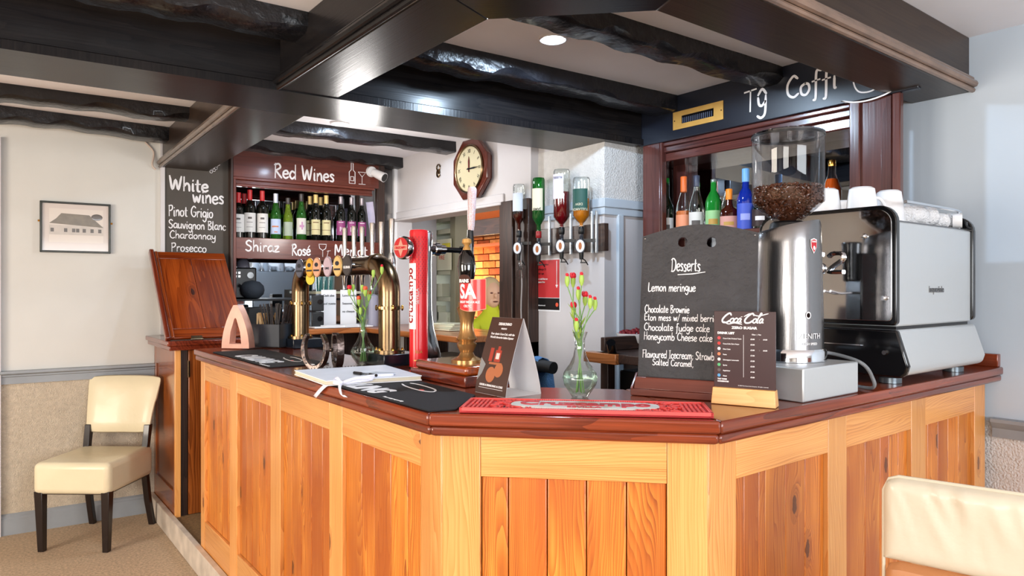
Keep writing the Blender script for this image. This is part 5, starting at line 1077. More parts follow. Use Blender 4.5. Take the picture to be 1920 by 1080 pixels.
# ================================================================ BRASS BEER FONT
P1 = Vector((1.315, 2.50, T0)); P2 = Vector((1.335, 3.51, T0)); ZT = 1.545; rc = .043
bf_ = thing('beer_font', 'large antique brass arched beer font with oval badges and chrome tap handles', 'beer font', TR(1.325, 3.0, T0))
ax = (P2 - P1).normalized()
def arch_leg(P, dr):
    br_ = .115; pts = [P + UP * .055, P + UP * .20, P + UP * (ZT - T0 - br_)]; 
    for k in range(1, 9):
        a = R(90 * k / 8); pts.append(P + UP * (ZT - T0 - br_ + br_ * math.sin(a)) + dr * (br_ * (1 - math.cos(a))))
    return pts
for P, dr in ((P1, ax), (P2, -ax)):
    pts = arch_leg(P, dr); MB().tube(pts, rc, 24).obj('column', BRASS, bf_, I4)
    zc = P.z + .227; mb = MB().cyl((P.x, P.y, zc - .006), (P.x, P.y, zc + .006), rc + .012, n=24); mb.obj('collar', BRASS, bf_, I4)
    mb = MB().cyl((P.x, P.y, P.z + .048), (P.x, P.y, P.z + .060), rc + .018, n=24); mb.obj('collar', BRASS, bf_, I4)
    for z0 in (zc, P.z + .058):
        for k in range(6):
            a = k * math.pi / 3 + .3; c = Vector((P.x + (rc + .010) * math.cos(a), P.y + (rc + .010) * math.sin(a), z0)); MB().ell(c, (.006, .006, .012), 8, 6).obj('bolt', BRASSB, bf_, I4)
    MB().bx((P.x - .07, P.y - .09, P.z + .001), (P.x + .09, P.y + .09, P.z + .048)).obj('plinth', mat('blue_black_plinth', S(18, 24, 34), .25, coat=.2), bf_, I4, .003)
a, b = P1 + ax * .115, P2 - ax * .115; a.z = b.z = ZT
MB().cyl(a, b, rc - .003, n=24).obj('cross_tube', BRASS, bf_, I4)
for p in (a, b): MB().cyl(p - ax * .012, p + ax * .012, rc + .005, n=24).obj('collar', BRASS, bf_, I4)
bcol = [(563, S(60, 62, 80), 'dark blue and copper oval badge', ''), (582, S(206, 150, 30), 'golden yellow oval badge', ''), (595.5, S(206, 150, 120), 'copper pink oval badge', ''), (615.5, S(176, 156, 168), 'mauve oval badge', 'LING'),
        (634.5, S(206, 166, 104), 'sand gold oval badge', ''), (652.5, S(40, 32, 34), 'dark oval badge', 'GUINNESS'[:6])]
for i, (px, c_, lab, wd_) in enumerate(bcol):
    p = onX(px, 500, 1.25); Mo = frame((1.25, p.y, ZT), (.22, -1, 0), (0, 0, 1))
    o = MB().disc((0, 0), .032, .046, .006, 28).obj('tap_badge', mat('badge_%d' % i, c_, .22, .35, coat=.5), bf_, Mo, .0015); o['label'] = lab
    MB().disc((0, 0), .027, .040, .001, 28).obj('badge_face', mat('badge_face_%d' % i, tuple(min(1, v * 1.25 + .01) for v in c_[:3]) + (1,), .3, .1, coat=.4), o, Mo @ Matrix.Translation((0, 0, .006)))
    mb = MB()
    if wd_: text_into(mb, wd_[:5], .014, (0, -.012), .0072, bold=.04, align='CENTER')
    else: mb.disc((0, .012), .014, .010, .001, 14, Matrix.Translation((0, 0, .007))); mb.bx((-.022, -.018, .007), (.022, -.010, .008))
    mb.obj('badge_print', INK if i != 5 else CHALK, o, Mo, smooth=False)
    MB().cyl((1.256, p.y, ZT), (1.29, p.y, ZT), .012, n=12).obj('tap_stem', CHROME, bf_, I4)
ye_ = MB().disc((0, 0), .034, .030, .005, 24).obj('tap_badge', mat('lemon_badge', S(226, 206, 70), .35), bf_, frame((1.27, onX(583, 520, 1.27).y, ZT - .05), (.22, -1, 0), (0, 0, 1))); ye_['label'] = 'round lemon yellow badge hanging lowest'
for px, ty, byy in ((646.5, 427, 475), (663.6, 424, 475), (679, 425, 475), (698, 418, 476), (715, 416, 478), (734.6, 410, 480)):
    X = 1.40; y = onX(px, 500, X).y; zt = onX(px, ty, X).z; zb = ZT + .0
    MB().lathe([(0, zb + .05), (.008, zb + .05), (.0125, zt - .01), (.0115, zt), (0, zt)], 14, Matrix.Translation((X, y, 0))).obj('tap_handle', mat('warm_chrome', S(186, 176, 168), .14, 1.0), bf_, I4)
    MB().lathe([(.0, zb - .0), (.017, zb), (.017, zb + .02), (.012, zb + .045), (.010, zb + .055), (0, zb + .056)], 14, Matrix.Translation((X, y, 0))).obj('handle_ferrule', CHROME, bf_, I4)
    MB().lathe([(0, ZT - .10), (.009, ZT - .10), (.011, ZT - .05), (.017, ZT - .03), (.017, ZT), (0, ZT)], 12, Matrix.Translation((X, y, 0))).cyl((X - .09, y, ZT - .012), (X, y, ZT - .012), .010, n=8).obj('spout', CHROME, bf_, I4)

# ================================================================ RED LAGER FONT
rp_ = onZ(786, 691, T0); FX, FY = rp_.x + .01, rp_.y + .02
vd = Vector((-FX, -FY, 0)).normalized(); sdv = Vector((vd.y, -vd.x, 0))  # towards the room, and sideways
rz = math.atan2(-vd.x, vd.y) + math.pi   # local -Y looks to the room
rf = thing('lager_font', 'slim red and chrome lager font printed with the brewer name upright', 'beer font', TR(FX, FY, T0, R(-90)))
Mr = WM[rf.name]
HT = onX(786, 431, FX).z - T0
MB().lathe([(0, .006), (.036, .006), (.036, HT - .01), (.034, HT - .002), (.028, HT), (0, HT)], 36).obj('red_column', REDC, rf)
MB().lathe([(0, 0), (.037, 0), (.037, .006), (0, .006)], 32).obj('base_ring', BLKG, rf)
prof = [(.062, .0), (.060, .05), (.046, .10), (.030, .15), (.022, .22), (.020, .40), (.024, HT - .05), (.028, HT - .02), (.024, HT - .004)]
mb = MB(); 
for k, (wd_, z) in enumerate(prof): mb.V += [(x_ , y_, z) for x_, y_ in ((-.026, .012), (-.026, .022 + wd_ * .7), (-.016, .03 + wd_), (.016, .03 + wd_), (.026, .022 + wd_ * .7), (.026, .012))]
for k in range(len(prof) - 1):
    for q in range(6): mb.F.append((6 * k + q, 6 * k + (q + 1) % 6, 6 * k + 6 + (q + 1) % 6, 6 * k + 6 + q)); mb.MI.append(0)
mb.F += [tuple(range(6))[::-1], tuple(range(6 * len(prof) - 6, 6 * len(prof)))]; mb.MI += [0, 0]
mb.obj('chrome_spine', CHROME, rf, None, .006, segs=3)
# vertical lettering wrapped on the column
def wrap_text(s_, size, z0, a0, r, m, nm, par, **k):
    vs_, fs_ = txt(s_, size, **k); mb = MB(); vv = []
    for v in vs_:
        z = z0 + v[0]; a = a0 + (-v[1]) / r; vv.append((r * math.sin(a), -r * math.cos(a), z))
    mb.add(vv, fs_); return mb.obj(nm, m, par, WM[par.name], smooth=False)
arc_label(MB(), .0364, .150, .400, -45, 42, 10).obj('white_label', WHITE, rf)
wrap_text('cruzcampo', .050, .172, R(22), .0378, mat('lager_red', S(196, 24, 34), .4), 'brewer_name', rf, bold=.02, sx=.95)
wrap_text('SEVILLA', .018, .245, R(60), .0375, WHITE, 'town_name', rf, bold=.02, sx=.95)
arc_label(MB(), .0366, .03, .034, 30, 90, 6).obj('gold_line', GOLDP, rf)
vs_, fs_ = txt('ILLA', .014, .02, 1, align='CENTER'); mb = MB(); mb.add([(.0375 * math.sin(v[0] / .0375 + 1.05), -.0375 * math.cos(v[0] / .0375 + 1.05), .06 + v[1]) for v in vs_], fs_); mb.obj('small_print', GOLDP, rf, Mr, smooth=False)
mb = MB()
for k in range(26):
    z = HT - .03 - .0085 * k
    for j in range(9):
        a = R(-40 + j * 20 + (k % 2) * 10); mb.add([(.0366 * math.sin(a + da), -.0366 * math.cos(a + da), z + dz) for da, dz in ((0, .003), (.06, 0), (0, -.003), (-.06, 0))], [(0, 1, 2, 3)])
props(mb.obj('tile_pattern', mat('deep_red_print', S(150, 12, 24), .35), rf, Mr, smooth=False), kind='stuff')
bz = onX(763, 468, FX).z - T0
Ml = Mr @ TR(.004, -.055, bz, R(14)) @ Matrix.Rotation(R(90), 4, 'X')
lens_ = MB().lathe([(0, 0), (.040, 0), (.044, .006), (.044, .022), (.040, .028), (0, .029)], 32).obj('round_badge', CHROME, rf, Ml)
MB().disc((0, 0), .038, .038, .001, 28).obj('badge_face', mat('badge_red', S(186, 36, 40), .3, coat=.5), lens_, Ml @ Matrix.Translation((0, 0, .029)))
mb = MB().prism([(0, .034), (.016, 0), (0, -.034), (-.016, 0)], .030, .031); mb.bx((-.036, -.009, .0312), (.036, .009, .0318)); mb.obj('diamond_emblem', mat('rose_gold', S(220, 160, 140), .3, .3), lens_, Ml)
mb = MB(); text_into(mb, 'CRUZCAMPO', .012, (0, -.004), .0322, bold=.04, align='CENTER', sx=.8); mb.obj('badge_print', mat('lager_red', S(196, 24, 34), .4), lens_, Ml, smooth=False)
MB().cyl((0, -.03, bz), (.004, -.056, bz), .016, n=12).obj('badge_stem', CHROME, rf)
# tap arm to the right, upright handle
hx = onX(882, 468, FX + .25); arm = Vector((hx.x, hx.y, T0 + bz)); a_ = Vector((FX, FY, T0 + bz)); dr = (arm - a_); Ld = dr.length
drn = dr.normalized()
mb = MB().cyl(a_ + drn * .03, a_ + drn * .07, .030, .022, 20).cyl(a_ + drn * .07, a_ + drn * .09, .026, .026, 20).cyl(a_ + drn * .09, a_ + drn * .12, .018, .018, 20); mb.obj('tap_adaptor', CHROME, rf, I4)
MB().cyl(a_ + drn * .12, arm, .011, n=14).cyl(arm - drn * .05, arm - drn * .02, .017, .014, 14).obj('tap_arm', BLKG, rf, I4)
zt = onX(888, 350, hx.x).z; ht = MB().lathe([(0, -.03), (.013, -.03), (.015, .03), (.012, .085), (0, .086)], 16, Matrix.Translation(arm)); ht.obj('handle_grip', BLKG, rf, I4)
top = arm + Vector((.006, -.004, zt - arm.z)); fm = bpy.data.materials.new('floral_print'); fm.use_nodes = True
nt = fm.node_tree; vo = nt.nodes.new('ShaderNodeTexVoronoi'); vo.inputs['Scale'].default_value = 90; cr = nt.nodes.new('ShaderNodeValToRGB'); sp_ = nt.nodes.new('ShaderNodeSeparateColor')
nt.links.new(vo.outputs['Color'], sp_.inputs[0]); nt.links.new(sp_.outputs[0], cr.inputs[0]); el = cr.color_ramp.elements; el[0].color = S(222, 216, 220); el[1].color = S(206, 120, 110)
for pos, c_ in ((.3, S(176, 192, 210)), (.55, S(232, 220, 214)), (.75, S(216, 90, 70))): e = el.new(pos); e.color = c_
cr.color_ramp.interpolation = 'CONSTANT'; nt.links.new(cr.outputs[0], nt.nodes['Principled BSDF'].inputs['Base Color']); nt.nodes['Principled BSDF'].inputs['Roughness'].default_value = .3
MB().tube([arm + (top - arm) * t_ for t_ in (.32, .4, .9, .97, 1)], [.012, .0145, .0185, .0185, .015], 20).obj('floral_sleeve', fm, rf, I4)

# ================================================================ ALE HAND PUMP ON ITS BOX
AX, AY = 1.30, 1.925; ap = thing('ale_hand_pump', 'turned brass ale pump with black handle and red shield clip on a mahogany box', 'hand pump', TR(AX, AY, T0))
BH = .062
xb0, xb1, yb0, yb1 = 1.185, 1.40, 1.765, 2.10
objw(MB().bx((xb0, yb0, T0 + .001), (xb1, yb1, T0 + BH * .55)), 'box_base', MAHO, ap, along((1.3, 1.9, T0), (0, 1, 0)), .003)
objw(MB().bx((xb0 + .012, yb0 + .012, T0 + BH * .55), (xb1 - .0, yb1 - .012, T0 + BH)), 'box_lid', MAHOF, ap, along((1.3, 1.9, T0), (0, 1, 0)), .008)
zl_ = BH
MB().lathe([(0, zl_), (.052, zl_), (.052, zl_ + .006), (.040, zl_ + .012), (.028, zl_ + .018), (.022, zl_ + .03), (.032, zl_ + .05), (.034, zl_ + .058), (.026, zl_ + .066), (.036, zl_ + .075), (.030, zl_ + .082), (.0245, zl_ + .10), (.022, zl_ + .125), (.026, zl_ + .15), (.0315, zl_ + .168), (.034, zl_ + .176), (.028, zl_ + .184), (.030, zl_ + .196), (.024, zl_ + .20), (0, zl_ + .2)], 16).obj('turned_base', mat('aged_brass_wood', S(170, 128, 78), .24, .6, vary=.25, bscale=20), ap)
zh = onX(888, 545, AX).z - T0 ; zt = onX(888, 468, AX).z - T0; zb_t = onX(888, 444, AX).z - T0
MB().lathe([(0, zl_ + .2), (.022, zl_ + .2), (.022, zh - .05), (.013, zh - .03), (.019, zh - .01), (.028, (zh + zt) / 2 - .01), (.031, (zh + zt) / 2 + .012), (.026, zt - .02), (.014, zt), (0, zt)], 24).obj('handle', mat('black_lacquer', S(14, 12, 12), .08, coat=.8), ap)
MB().lathe([(0, zt), (.014, zt), (.012, zt + .008), (.008, zt + .014), (.012, zt + .020), (.0165, zb_t - .018), (.015, zb_t - .006), (0, zb_t)], 20).obj('brass_finial', mat('pale_wood_finial', S(196, 148, 84), .3, .3), ap)
pc = onX(882, 552, AX - .04); az = R(22); Ms = frame((pc.x, pc.y, pc.z), (math.sin(az) * 1.0, -math.cos(az), 0), (0, 0, 1))
def clip_poly(w_, h0, h1, n=10):
    pts = [(-w_, -h0 * .8)]; pts += [(-w_ + 2 * w_ * k / n, -h0 * .8 - h0 * .2 * math.sin(math.pi * k / n)) for k in range(1, n)]; pts += [(w_, -h0 * .8), (w_, h1), (.25 * w_, h1 + .004), (.25 * w_, h1 + .022), (-.2 * w_, h1 + .030), (-.75 * w_, h1 + .022), (-.75 * w_, h1 + .002), (-w_, h1 - .002)]; return pts
def bend(mb, r=.075):
    vv = []
    for v in mb.V:
        a = v[0] / r; rr_ = r + v[2]; vv.append((rr_ * math.sin(a), v[1], rr_ * math.cos(a) - r))
    mb.V = vv; return mb
def grid_shape(w_, h0, h1, z0, z1, inset=0):
    mb = MB(); n = 12; f0 = lambda u: -h0 * .85 - h0 * .15 * math.sin(math.pi * u) + inset; f1 = lambda u: h1 - inset + (.004 * (u - .5)); 
    for k in range(n + 1):
        u = k / n; x = -w_ + inset + (2 * w_ - 2 * inset) * u; mb.V += [(x, f0(u), z0), (x, f1(u), z0), (x, f0(u), z1), (x, f1(u), z1)]
    for k in range(n):
        b = 4 * k; c = b + 4; mb.F += [(b, c, c + 1, b + 1)[::-1], (b + 2, c + 2, c + 3, b + 3), (b, c, c + 2, b + 2), (b + 1, b + 3, c + 3, c + 1)]; mb.MI += [0] * 4
    mb.F += [(0, 1, 3, 2), (4 * n, 4 * n + 2, 4 * n + 3, 4 * n + 1)]; mb.MI += [0, 0]; return mb
cw_ = .052
k1 = bend(grid_shape(cw_, .055, .048, 0, .004)).obj('pump_clip', mat('clip_border', S(232, 150, 120), .3), ap, Ms); k1['label'] = 'red curved shield clip with large pale letters'
bend(grid_shape(cw_, .055, .048, .004, .0048, .002)).obj('red_face', mat('ale_red', S(208, 38, 40), .3, coat=.3), k1, Ms)
mb = MB(); text_into(mb, 'SA', .064, (-.012, -.012), .0052, bold=.03, align='CENTER', sx=.9); bend(mb).obj('ale_initials', mat('pale_initials', S(214, 226, 236), .4), k1, Ms, smooth=False)
mb = MB(); text_into(mb, 'BRIGHT INDIAN ALE', .0105, (-.006, -.028), .0052, bold=.03, align='CENTER', sx=.8); text_into(mb, 'CELTIC', .0105, (-.008, -.041), .0052, bold=.03, align='CENTER', sx=.9); bend(mb).obj('small_print', WHITE, k1, Ms, smooth=False)
mb = MB().bx((-.045, .036, .0048), (.002, .052, .009)); mb.disc((-.022, .052), .024, .012, .003, 20, Matrix.Translation((0, 0, .005))); bend(mb).obj('top_badge', mat('dark_brown_badge', S(70, 34, 24), .35), k1, Ms)
mb = MB(); text_into(mb, 'BRAINS', .015, (-.0215, .0385), .0095, bold=.04, align='CENTER', sx=.85); bend(mb).obj('brewer_name', WHITE, k1, Ms, smooth=False)

# ================================================================ VASES WITH CARNATIONS
STEMM = mat('stem_green', S(110, 150, 84), .5); CALYX = mat('bud_green', S(158, 190, 84), .45); PETAL = mat('carnation_red', S(214, 28, 50), .5, vary=.2, bscale=200); PETO = mat('coral_petals', S(236, 96, 60), .5, vary=.15, bscale=200)
VG = thin('crystal_glass', S(246, 250, 248), .06, edge=.6); VW = thin('vase_water', S(238, 246, 240), .03, edge=.35)
def vase(base, rb, h, buds, name, label, rz=0):
    t = thing(name, label, 'vase', TR(base.x, base.y, T0 + .001, rz))
    Pf = [(0, .004), (.55, .004), (.62, .008), (.9, .2 * h / .185), (1, .055 * h / .185), (.93, .080), (.62, .105), (.38, .130), (.30, .155), (.31, .170), (.40, h)]
    prof = [(0, 0), (.022, 0), (.025, .004), (.046, .034), (rb, .052), (rb * .90, .070), (rb * .58, .092), (rb * .38, .114), (rb * .28, .140), (rb * .29, .162), (rb * .44, h)]
    inn = [(max(0, r - .0022), z) for r, z in prof[::-1] if z > .006] + [(0, .008)]
    MB().lathe(prof, 9).obj('glass', VG, t)
    wat = [(0, .009)] + [(r - .003, z) for r, z in prof[2:5]] + [(rb * .9, .068), (0, .068)]; wat[1] = (.021, .010)
    MB().lathe(wat, 22).obj('water', VW, t)
    rr = random.Random(len(buds)); g = 'carnation stems in the ' + ('front' if rb > .049 else 'rear') + ' vase'
    for i, (q, kind, lab) in enumerate(buds):
        f = thing('carnation', lab, 'flower', TR(q.x, q.y, q.z), None)
        a = rr.random() * 6.28; b0 = Vector((base.x + .012 * math.cos(a), base.y + .012 * math.sin(a), T0 + .014)); nk = Vector((base.x + .006 * math.cos(a + 3), base.y + .006 * math.sin(a + 3), T0 + .155))
        e = q - UP * .014; md = nk * .45 + e * .55 + Vector((rr.uniform(-.006, .006), rr.uniform(-.006, .006), 0)); md.z = nk.z * .4 + e.z * .6
        MB().tube(smooth_pts([b0, (b0 + nk) / 2, nk, md, e], 4), .0017, 6).obj('stem', STEMM, f, I4)
        lf = MB(); lp_ = nk + (md - nk) * rr.random(); dv = Vector((rr.uniform(-1, 1), rr.uniform(-1, 1), .9)).normalized(); sd = dv.cross(UP).normalized() * .003; tp_ = lp_ + dv * .04
        lf.add([tuple(lp_ - sd), tuple(lp_ + sd), tuple(tp_), tuple(lp_ + dv * .02 - sd * 1.3), tuple(lp_ + dv * .02 + sd * 1.3), tuple(lp_ + dv * .02 + UP * .0008)], [(0, 1, 4, 5), (0, 5, 3), (3, 5, 2), (5, 4, 2)]); lf.obj('leaf', CALYX, f, I4)
        s_ = 1.0 if kind != 'o' else 1.25
        MB().lathe([(0, -.018), (.003, -.017), (.0068 * s_, -.006), (.0072 * s_, .004), (.0055 * s_, .012), (0, .012)], 10).obj('calyx', CALYX, f)
        if kind != 'g':
            pm = PETO if kind == 'o' else PETAL; k_ = {'r': .8, 'R': 1.5, 'o': 1.5}[kind]; pb = MB()
            for j in range(9):
                an = j * .7; rd = .004 * k_ * (.4 + .6 * (j % 3) / 2); pb.ell((rd * math.cos(an), rd * math.sin(an), .013 + .002 * (j % 3)), (.0042 * k_, .0036 * k_, .0055 * k_), 7, 5, Matrix.Rotation(.15 * j, 4, 'Z'))
            pb.obj('petals', pm, f)
    return t
def at_depth(px, py, depth): return O0 + ray(px, py) * depth
v1 = onZ(1087, 745, T0); D1 = v1.dot(FW)
fl1 = [(1063.6, 526, 'r', 'leftmost red-tipped carnation bud in the front glass vase'), (1074.5, 527, 'R', 'open red carnation at the top of the front glass vase'), (1090.5, 524, 'r', 'tall red-tipped carnation bud, topmost right in the front vase'), (1084.5, 551, 'r', 'small red carnation bud below the open bloom in the front vase'),
       (1097, 562, 'R', 'opening red carnation in the middle of the front vase spray'), (1106.7, 567, 'r', 'red carnation bud between the two right-hand blooms of the front vase'), (1115.6, 570, 'r', 'rightmost pale green carnation bud with red tip in the front vase'), (1075.6, 582, 'R', 'low red carnation left of the stems above the front vase'), (1081, 610, 'r', 'lowest carnation bud just above the rim of the front vase')]
vase(v1, .0505, .182, [(at_depth(px, py, D1 + .02 * math.sin(i * 2.1)), k, l) for i, (px, py, k, l) in enumerate(fl1)], 'glass_vase', 'faceted crystal bud vase of red carnations in front, beside the tent card')
v2 = onZ(681, 684, T0); D2 = v2.dot(FW)
fl2 = [(655, 546, 'R', 'red carnation bud leaning left from the rear glass vase'), (662, 539, 'g', 'green carnation bud above the left red one in the rear vase'), (679, 540, 'g', 'small green carnation bud at the top middle of the rear vase'), (685, 548, 'o', 'coral red bloom at the top of the rear vase'), (692, 556, 'o', 'coral orange bloom on the right of the rear vase'),
       (673, 566, 'o', 'coral orange bloom on the left above the rear vase rim'), (676, 582, 'g', 'low green carnation bud at the rim of the rear vase'), (716, 506, 'r', 'tall pink-tipped carnation bud in front of the brass elbow'), (700, 512, 'g', 'tall green carnation bud left of the pink-tipped one by the brass elbow')]
vase(v2, .049, .18, [(at_depth(px, py, D2 + .02 * math.sin(i * 1.7) - (.09 if i > 6 else 0)), k, l) for i, (px, py, k, l) in enumerate(fl2)], 'glass_vase', 'clear glass bud vase of coral carnations between the horseshoes and the brass font')

# ================================================================ HORSESHOES, CADDY, ARCH
IRON = mat('dark_cast_iron', S(96, 84, 80), .25, .9, bump=.3, bscale=60)
hs = thing('horseshoe_holder', 'napkin holder made of two dark upright iron horseshoes', 'napkin holder', TR(*onZ(605, 690, T0)))
def shoe(px, py, az, sc=1.0):
    c = onZ(px, py, T0 + .001); n = 26; mb = MB(); M = frame((c.x, c.y, T0 + .001), (math.cos(az), math.sin(az), 0), (0, 0, 1)); rows = []
    for k in range(n + 1):
        a = R(-90 - 142 + 284 * k / n); ex = (1 - abs(2 * k / n - 1)); rx, ry = .054 * sc, .076 * sc
        ox, oy = rx * math.cos(a), ry * math.sin(a) + ry; wv = .011 + .008 * ex; L_ = math.hypot(rx * math.cos(a), ry * math.sin(a)); ux, uy = rx * math.cos(a) / L_, ry * math.sin(a) / L_
        for rr_, zz in ((0, -.014), (0, .014), (-wv, .011), (-wv, -.011)): mb.V.append((ox + ux * rr_, oy + uy * rr_, zz))
    for k in range(n):
        for q in range(4): mb.F.append((4 * k + q, 4 * k + 4 + q, 4 * k + 4 + (q + 1) % 4, 4 * k + (q + 1) % 4)); mb.MI.append(0)
    mb.F += [(0, 1, 2, 3), (4 * n + 3, 4 * n + 2, 4 * n + 1, 4 * n)]; mb.MI += [0, 0]
    o = mb.obj('horseshoe', IRON, hs, M, .002)
    for k in range(8):
        a = R(-90 + (-112, -88, -64, -42, 42, 64, 88, 112)[k]); MB().bx((-.003, -.003, .0105), (.003, .003, .0135), Matrix.Translation((.046 * sc * math.cos(a), .067 * sc * math.sin(a) + .076 * sc, 0))).obj('nail_head', BLACK, o, M)
shoe(591, 694, R(-56)); shoe(633, 690, R(-100), .98)
jn = onZ(617, 690, T0); MB().cyl((jn.x - .008, jn.y + .012, T0 + .07), (jn.x + .008, jn.y - .012, T0 + .07), .008, n=10).obj('weld_bead', IRON, hs, I4)
cdp = onZ(518, 652, T0); Mc = TR(cdp.x, cdp.y + .05, T0 + .006, R(-58)); cy_ = thing('straw_caddy', 'dark grey box caddy holding black straws and wooden stirrers', 'caddy', Mc)
CAD = mat('slate_grey_plastic', S(52, 58, 66), .4)
cbx = MB(); w_, d_, h_ = .185, .13, .115
for a, b in (((-w_ / 2, -d_ / 2, 0), (w_ / 2, -d_ / 2 + .003, h_)), ((-w_ / 2, d_ / 2 - .003, 0), (w_ / 2, d_ / 2, h_)), ((-w_ / 2, -d_ / 2, 0), (-w_ / 2 + .003, d_ / 2, h_)), ((w_ / 2 - .003, -d_ / 2, 0), (w_ / 2, d_ / 2, h_)), ((-w_ / 2, -d_ / 2, 0), (w_ / 2, d_ / 2, .003)), ((-.03, -d_ / 2, 0), (-.027, d_ / 2, h_ * .9))): cbx.bx(a, b)
cbx.obj('box', CAD, cy_); MB().bx((-w_ / 2 - .003, -.02, .02), (-w_ / 2 - .001, .02, .10)).obj('side_slot', BLKG, cy_)
rs = random.Random(4); stm = mat('black_straw', S(34, 28, 32), .35); stk = mat('birch_stirrer', S(222, 188, 138), .6)
for k in range(34):
    bx_, by_ = rs.uniform(.0, .08), rs.uniform(-.05, .05); ln = .215; dx, dy = (bx_ - .035) * 1.4 + rs.uniform(-.02, .02), rs.uniform(-.03, .03)
    s0_ = Vector((bx_ * .75, by_ * .9, .006)); e0 = s0_ + Vector((dx, dy, ln)).normalized() * ln; W0 = WM[cy_.name]
    props(MB().cyl(s0_, e0, .0028, n=6).obj('straw', stm, None, W0), 'thin black drinking straw in the dark grey caddy', 'straw', 'black straws in the caddy')
for k in range(34):
    a = rs.uniform(-.5, .5); s0_ = Vector((-.062 + rs.uniform(-.012, .012), rs.uniform(-.045, .045), .006)); e0 = s0_ + Vector((a * .10, rs.uniform(-.02, .02), .158 + rs.uniform(-.008, .008)))
    Z_ = (e0 - s0_).normalized(); Mx = WM[cy_.name] @ Matrix.Translation(s0_) @ Z_.to_track_quat('Z', 'Y').to_matrix().to_4x4()
    props(MB().bx((-.004, -.001, 0), (.004, .001, (e0 - s0_).length)).obj('stirrer', stk, None, Mx), 'flat birch coffee stirrer in the left part of the caddy', 'stirrer', 'wooden stirrers in the caddy')
ac = onZ(449, 655, T0); Ma = frame((ac.x, ac.y + .02, T0 + .006), (math.cos(R(-47)), math.sin(R(-47)), 0), (0, 0, 1))
def pointed(w_, h_, n=8): return [(-w_ * (1 - (k / n) ** 1.9 * .86), h_ * k / n) for k in range(n + 1)] + [(w_ * (1 - (k / n) ** 1.9 * .86), h_ * k / n) for k in range(n, -1, -1)]
outer = pointed(.074, .215); inner = [(-.032, .022), (-.026, .08), (-.006, .145), (.0, .152), (.006, .145), (.026, .08), (.032, .022)]
def holed(nm, outer, holes, th, m, par, M, bev=0):
    c = bpy.data.curves.new(nm, 'CURVE'); c.dimensions = '2D'; c.fill_mode = 'BOTH'; c.extrude = th / 2
    for pl_ in [outer] + holes:
        s_ = c.splines.new('POLY'); s_.points.add(len(pl_) - 1)
        for k, p in enumerate(pl_): s_.points[k].co = (p[0], p[1], 0, 1)
        s_.use_cyclic_u = True
    o = bpy.data.objects.new('t', c); me = bpy.data.meshes.new_from_object(o); bpy.data.objects.remove(o); me.name = nm
    me.materials.clear(); me.materials.append(m); return link(nm, me, par, M, bev)
props(holed('arch_napkin_stand', outer, [inner], .055, mat('worn_peach_paint', S(226, 168, 146), .45, vary=.22, bscale=30), None, Ma, .003), 'peach and pink painted pointed arch stand left of the straw caddy', 'stand')

# ================================================================ MATS, BOOK, PEN
def polymat(name, pts, label, m=RUBB, th=.004):
    mb = MB().prism([(p[0], p[1]) for p in pts], T0 + .001, T0 + .001 + th); return props(mb.obj(name, m, None, I4, .001), label, 'bar mat')
m1 = polymat('bar_mat', [(.893, 3.46), (.893, 2.66), (1.13, 2.66), (1.13, 3.46)], 'long black rubber bar mat with white block lettering under the straw caddy')
m2_ = polymat('bar_mat', [(.885, 1.475), (.950, 1.455), (1.120, 1.615), (1.145, 1.98), (1.145, 2.24), (.885, 2.24)], 'black rubber bar mat at the front corner partly under the sketchbook')
def mtext(par, s_, x, y, size, sx=.62, m=WHITE):
    mb = MB(); text_into(mb, s_, size, (0, 0), 0, bold=.05, sx=sx, shear=.15); return mb.obj('lettering', m, par, frame((x, y, T0 + .0056), (0, -1, 0), (1, 0, 0)), smooth=False)
mtext(m2_, 'CARLING', .905, 2.16, .105, .78); mtext(m1, 'CARLING', .915, 3.20, .12, .78)
for par, x, y in ((m2_, 1.06, 1.93), (m1, 1.06, 2.98)):
    mb = MB(); mb.stroke(smooth_pts([Vector(p) for p in ((0, .03), (.05, .035), (.16, .02), (.20, -.01), (.15, -.025), (.05, -.015), (0, .0))]), .006, .0008); mb.obj('white_outline', WHITE, par, frame((x, y, T0 + .0056), (0, -1, 0), (1, 0, 0)), smooth=False)
    MB().disc((.15, -.018), .012, .005, .001, 12).obj('red_dot', REDC, par, frame((x, y, T0 + .0062), (0, -1, 0), (1, 0, 0)))
    mb = MB(); text_into(mb, 'Please enjoy responsibly', .011, (0, 0), 0, bold=.02); mb.obj('small_lettering', WHITE, par, frame((.895, y - .19, T0 + .0056), (0, -1, 0), (1, 0, 0)), smooth=False)
zb = T0 + .006; th_ = .016
c4 = [onZ(px, py, zb + th_) for px, py in ((552, 694), (611, 714), (791, 704), (722, 684))]
pc_ = [(p.x, p.y) for p in c4]
sk2 = thing('sketchbook', 'white spiral bound sketchbook lying on the bar with a ribbon tie', 'book', TR(sum(p[0] for p in pc_) / 4, sum(p[1] for p in pc_) / 4, zb))
MB().prism(pc_, zb, zb + .0025).obj('back_cover', PAPER, sk2, I4)
ctr = Vector((sum(p[0] for p in pc_) / 4, sum(p[1] for p in pc_) / 4)); ins = [tuple(ctr + (Vector(p) - ctr) * .985) for p in pc_]
MB().prism(ins, zb + .003, zb + th_ - .003).obj('pages', mat('cream_page_edges', S(232, 222, 200), .8, bump=.6, bscale=900, stretch=(.02, .02, 1)), sk2, I4)
MB().prism(pc_, zb + th_ - .0025, zb + th_).obj('front_cover', mat('cover_with_faint_wash', S(224, 228, 236), .55, vary=.07, bscale=22), sk2, I4)
e0, e1 = Vector(pc_[0]), Vector(pc_[3])
mb = MB(); n = 30; out = (e0 - Vector(pc_[1])).normalized()
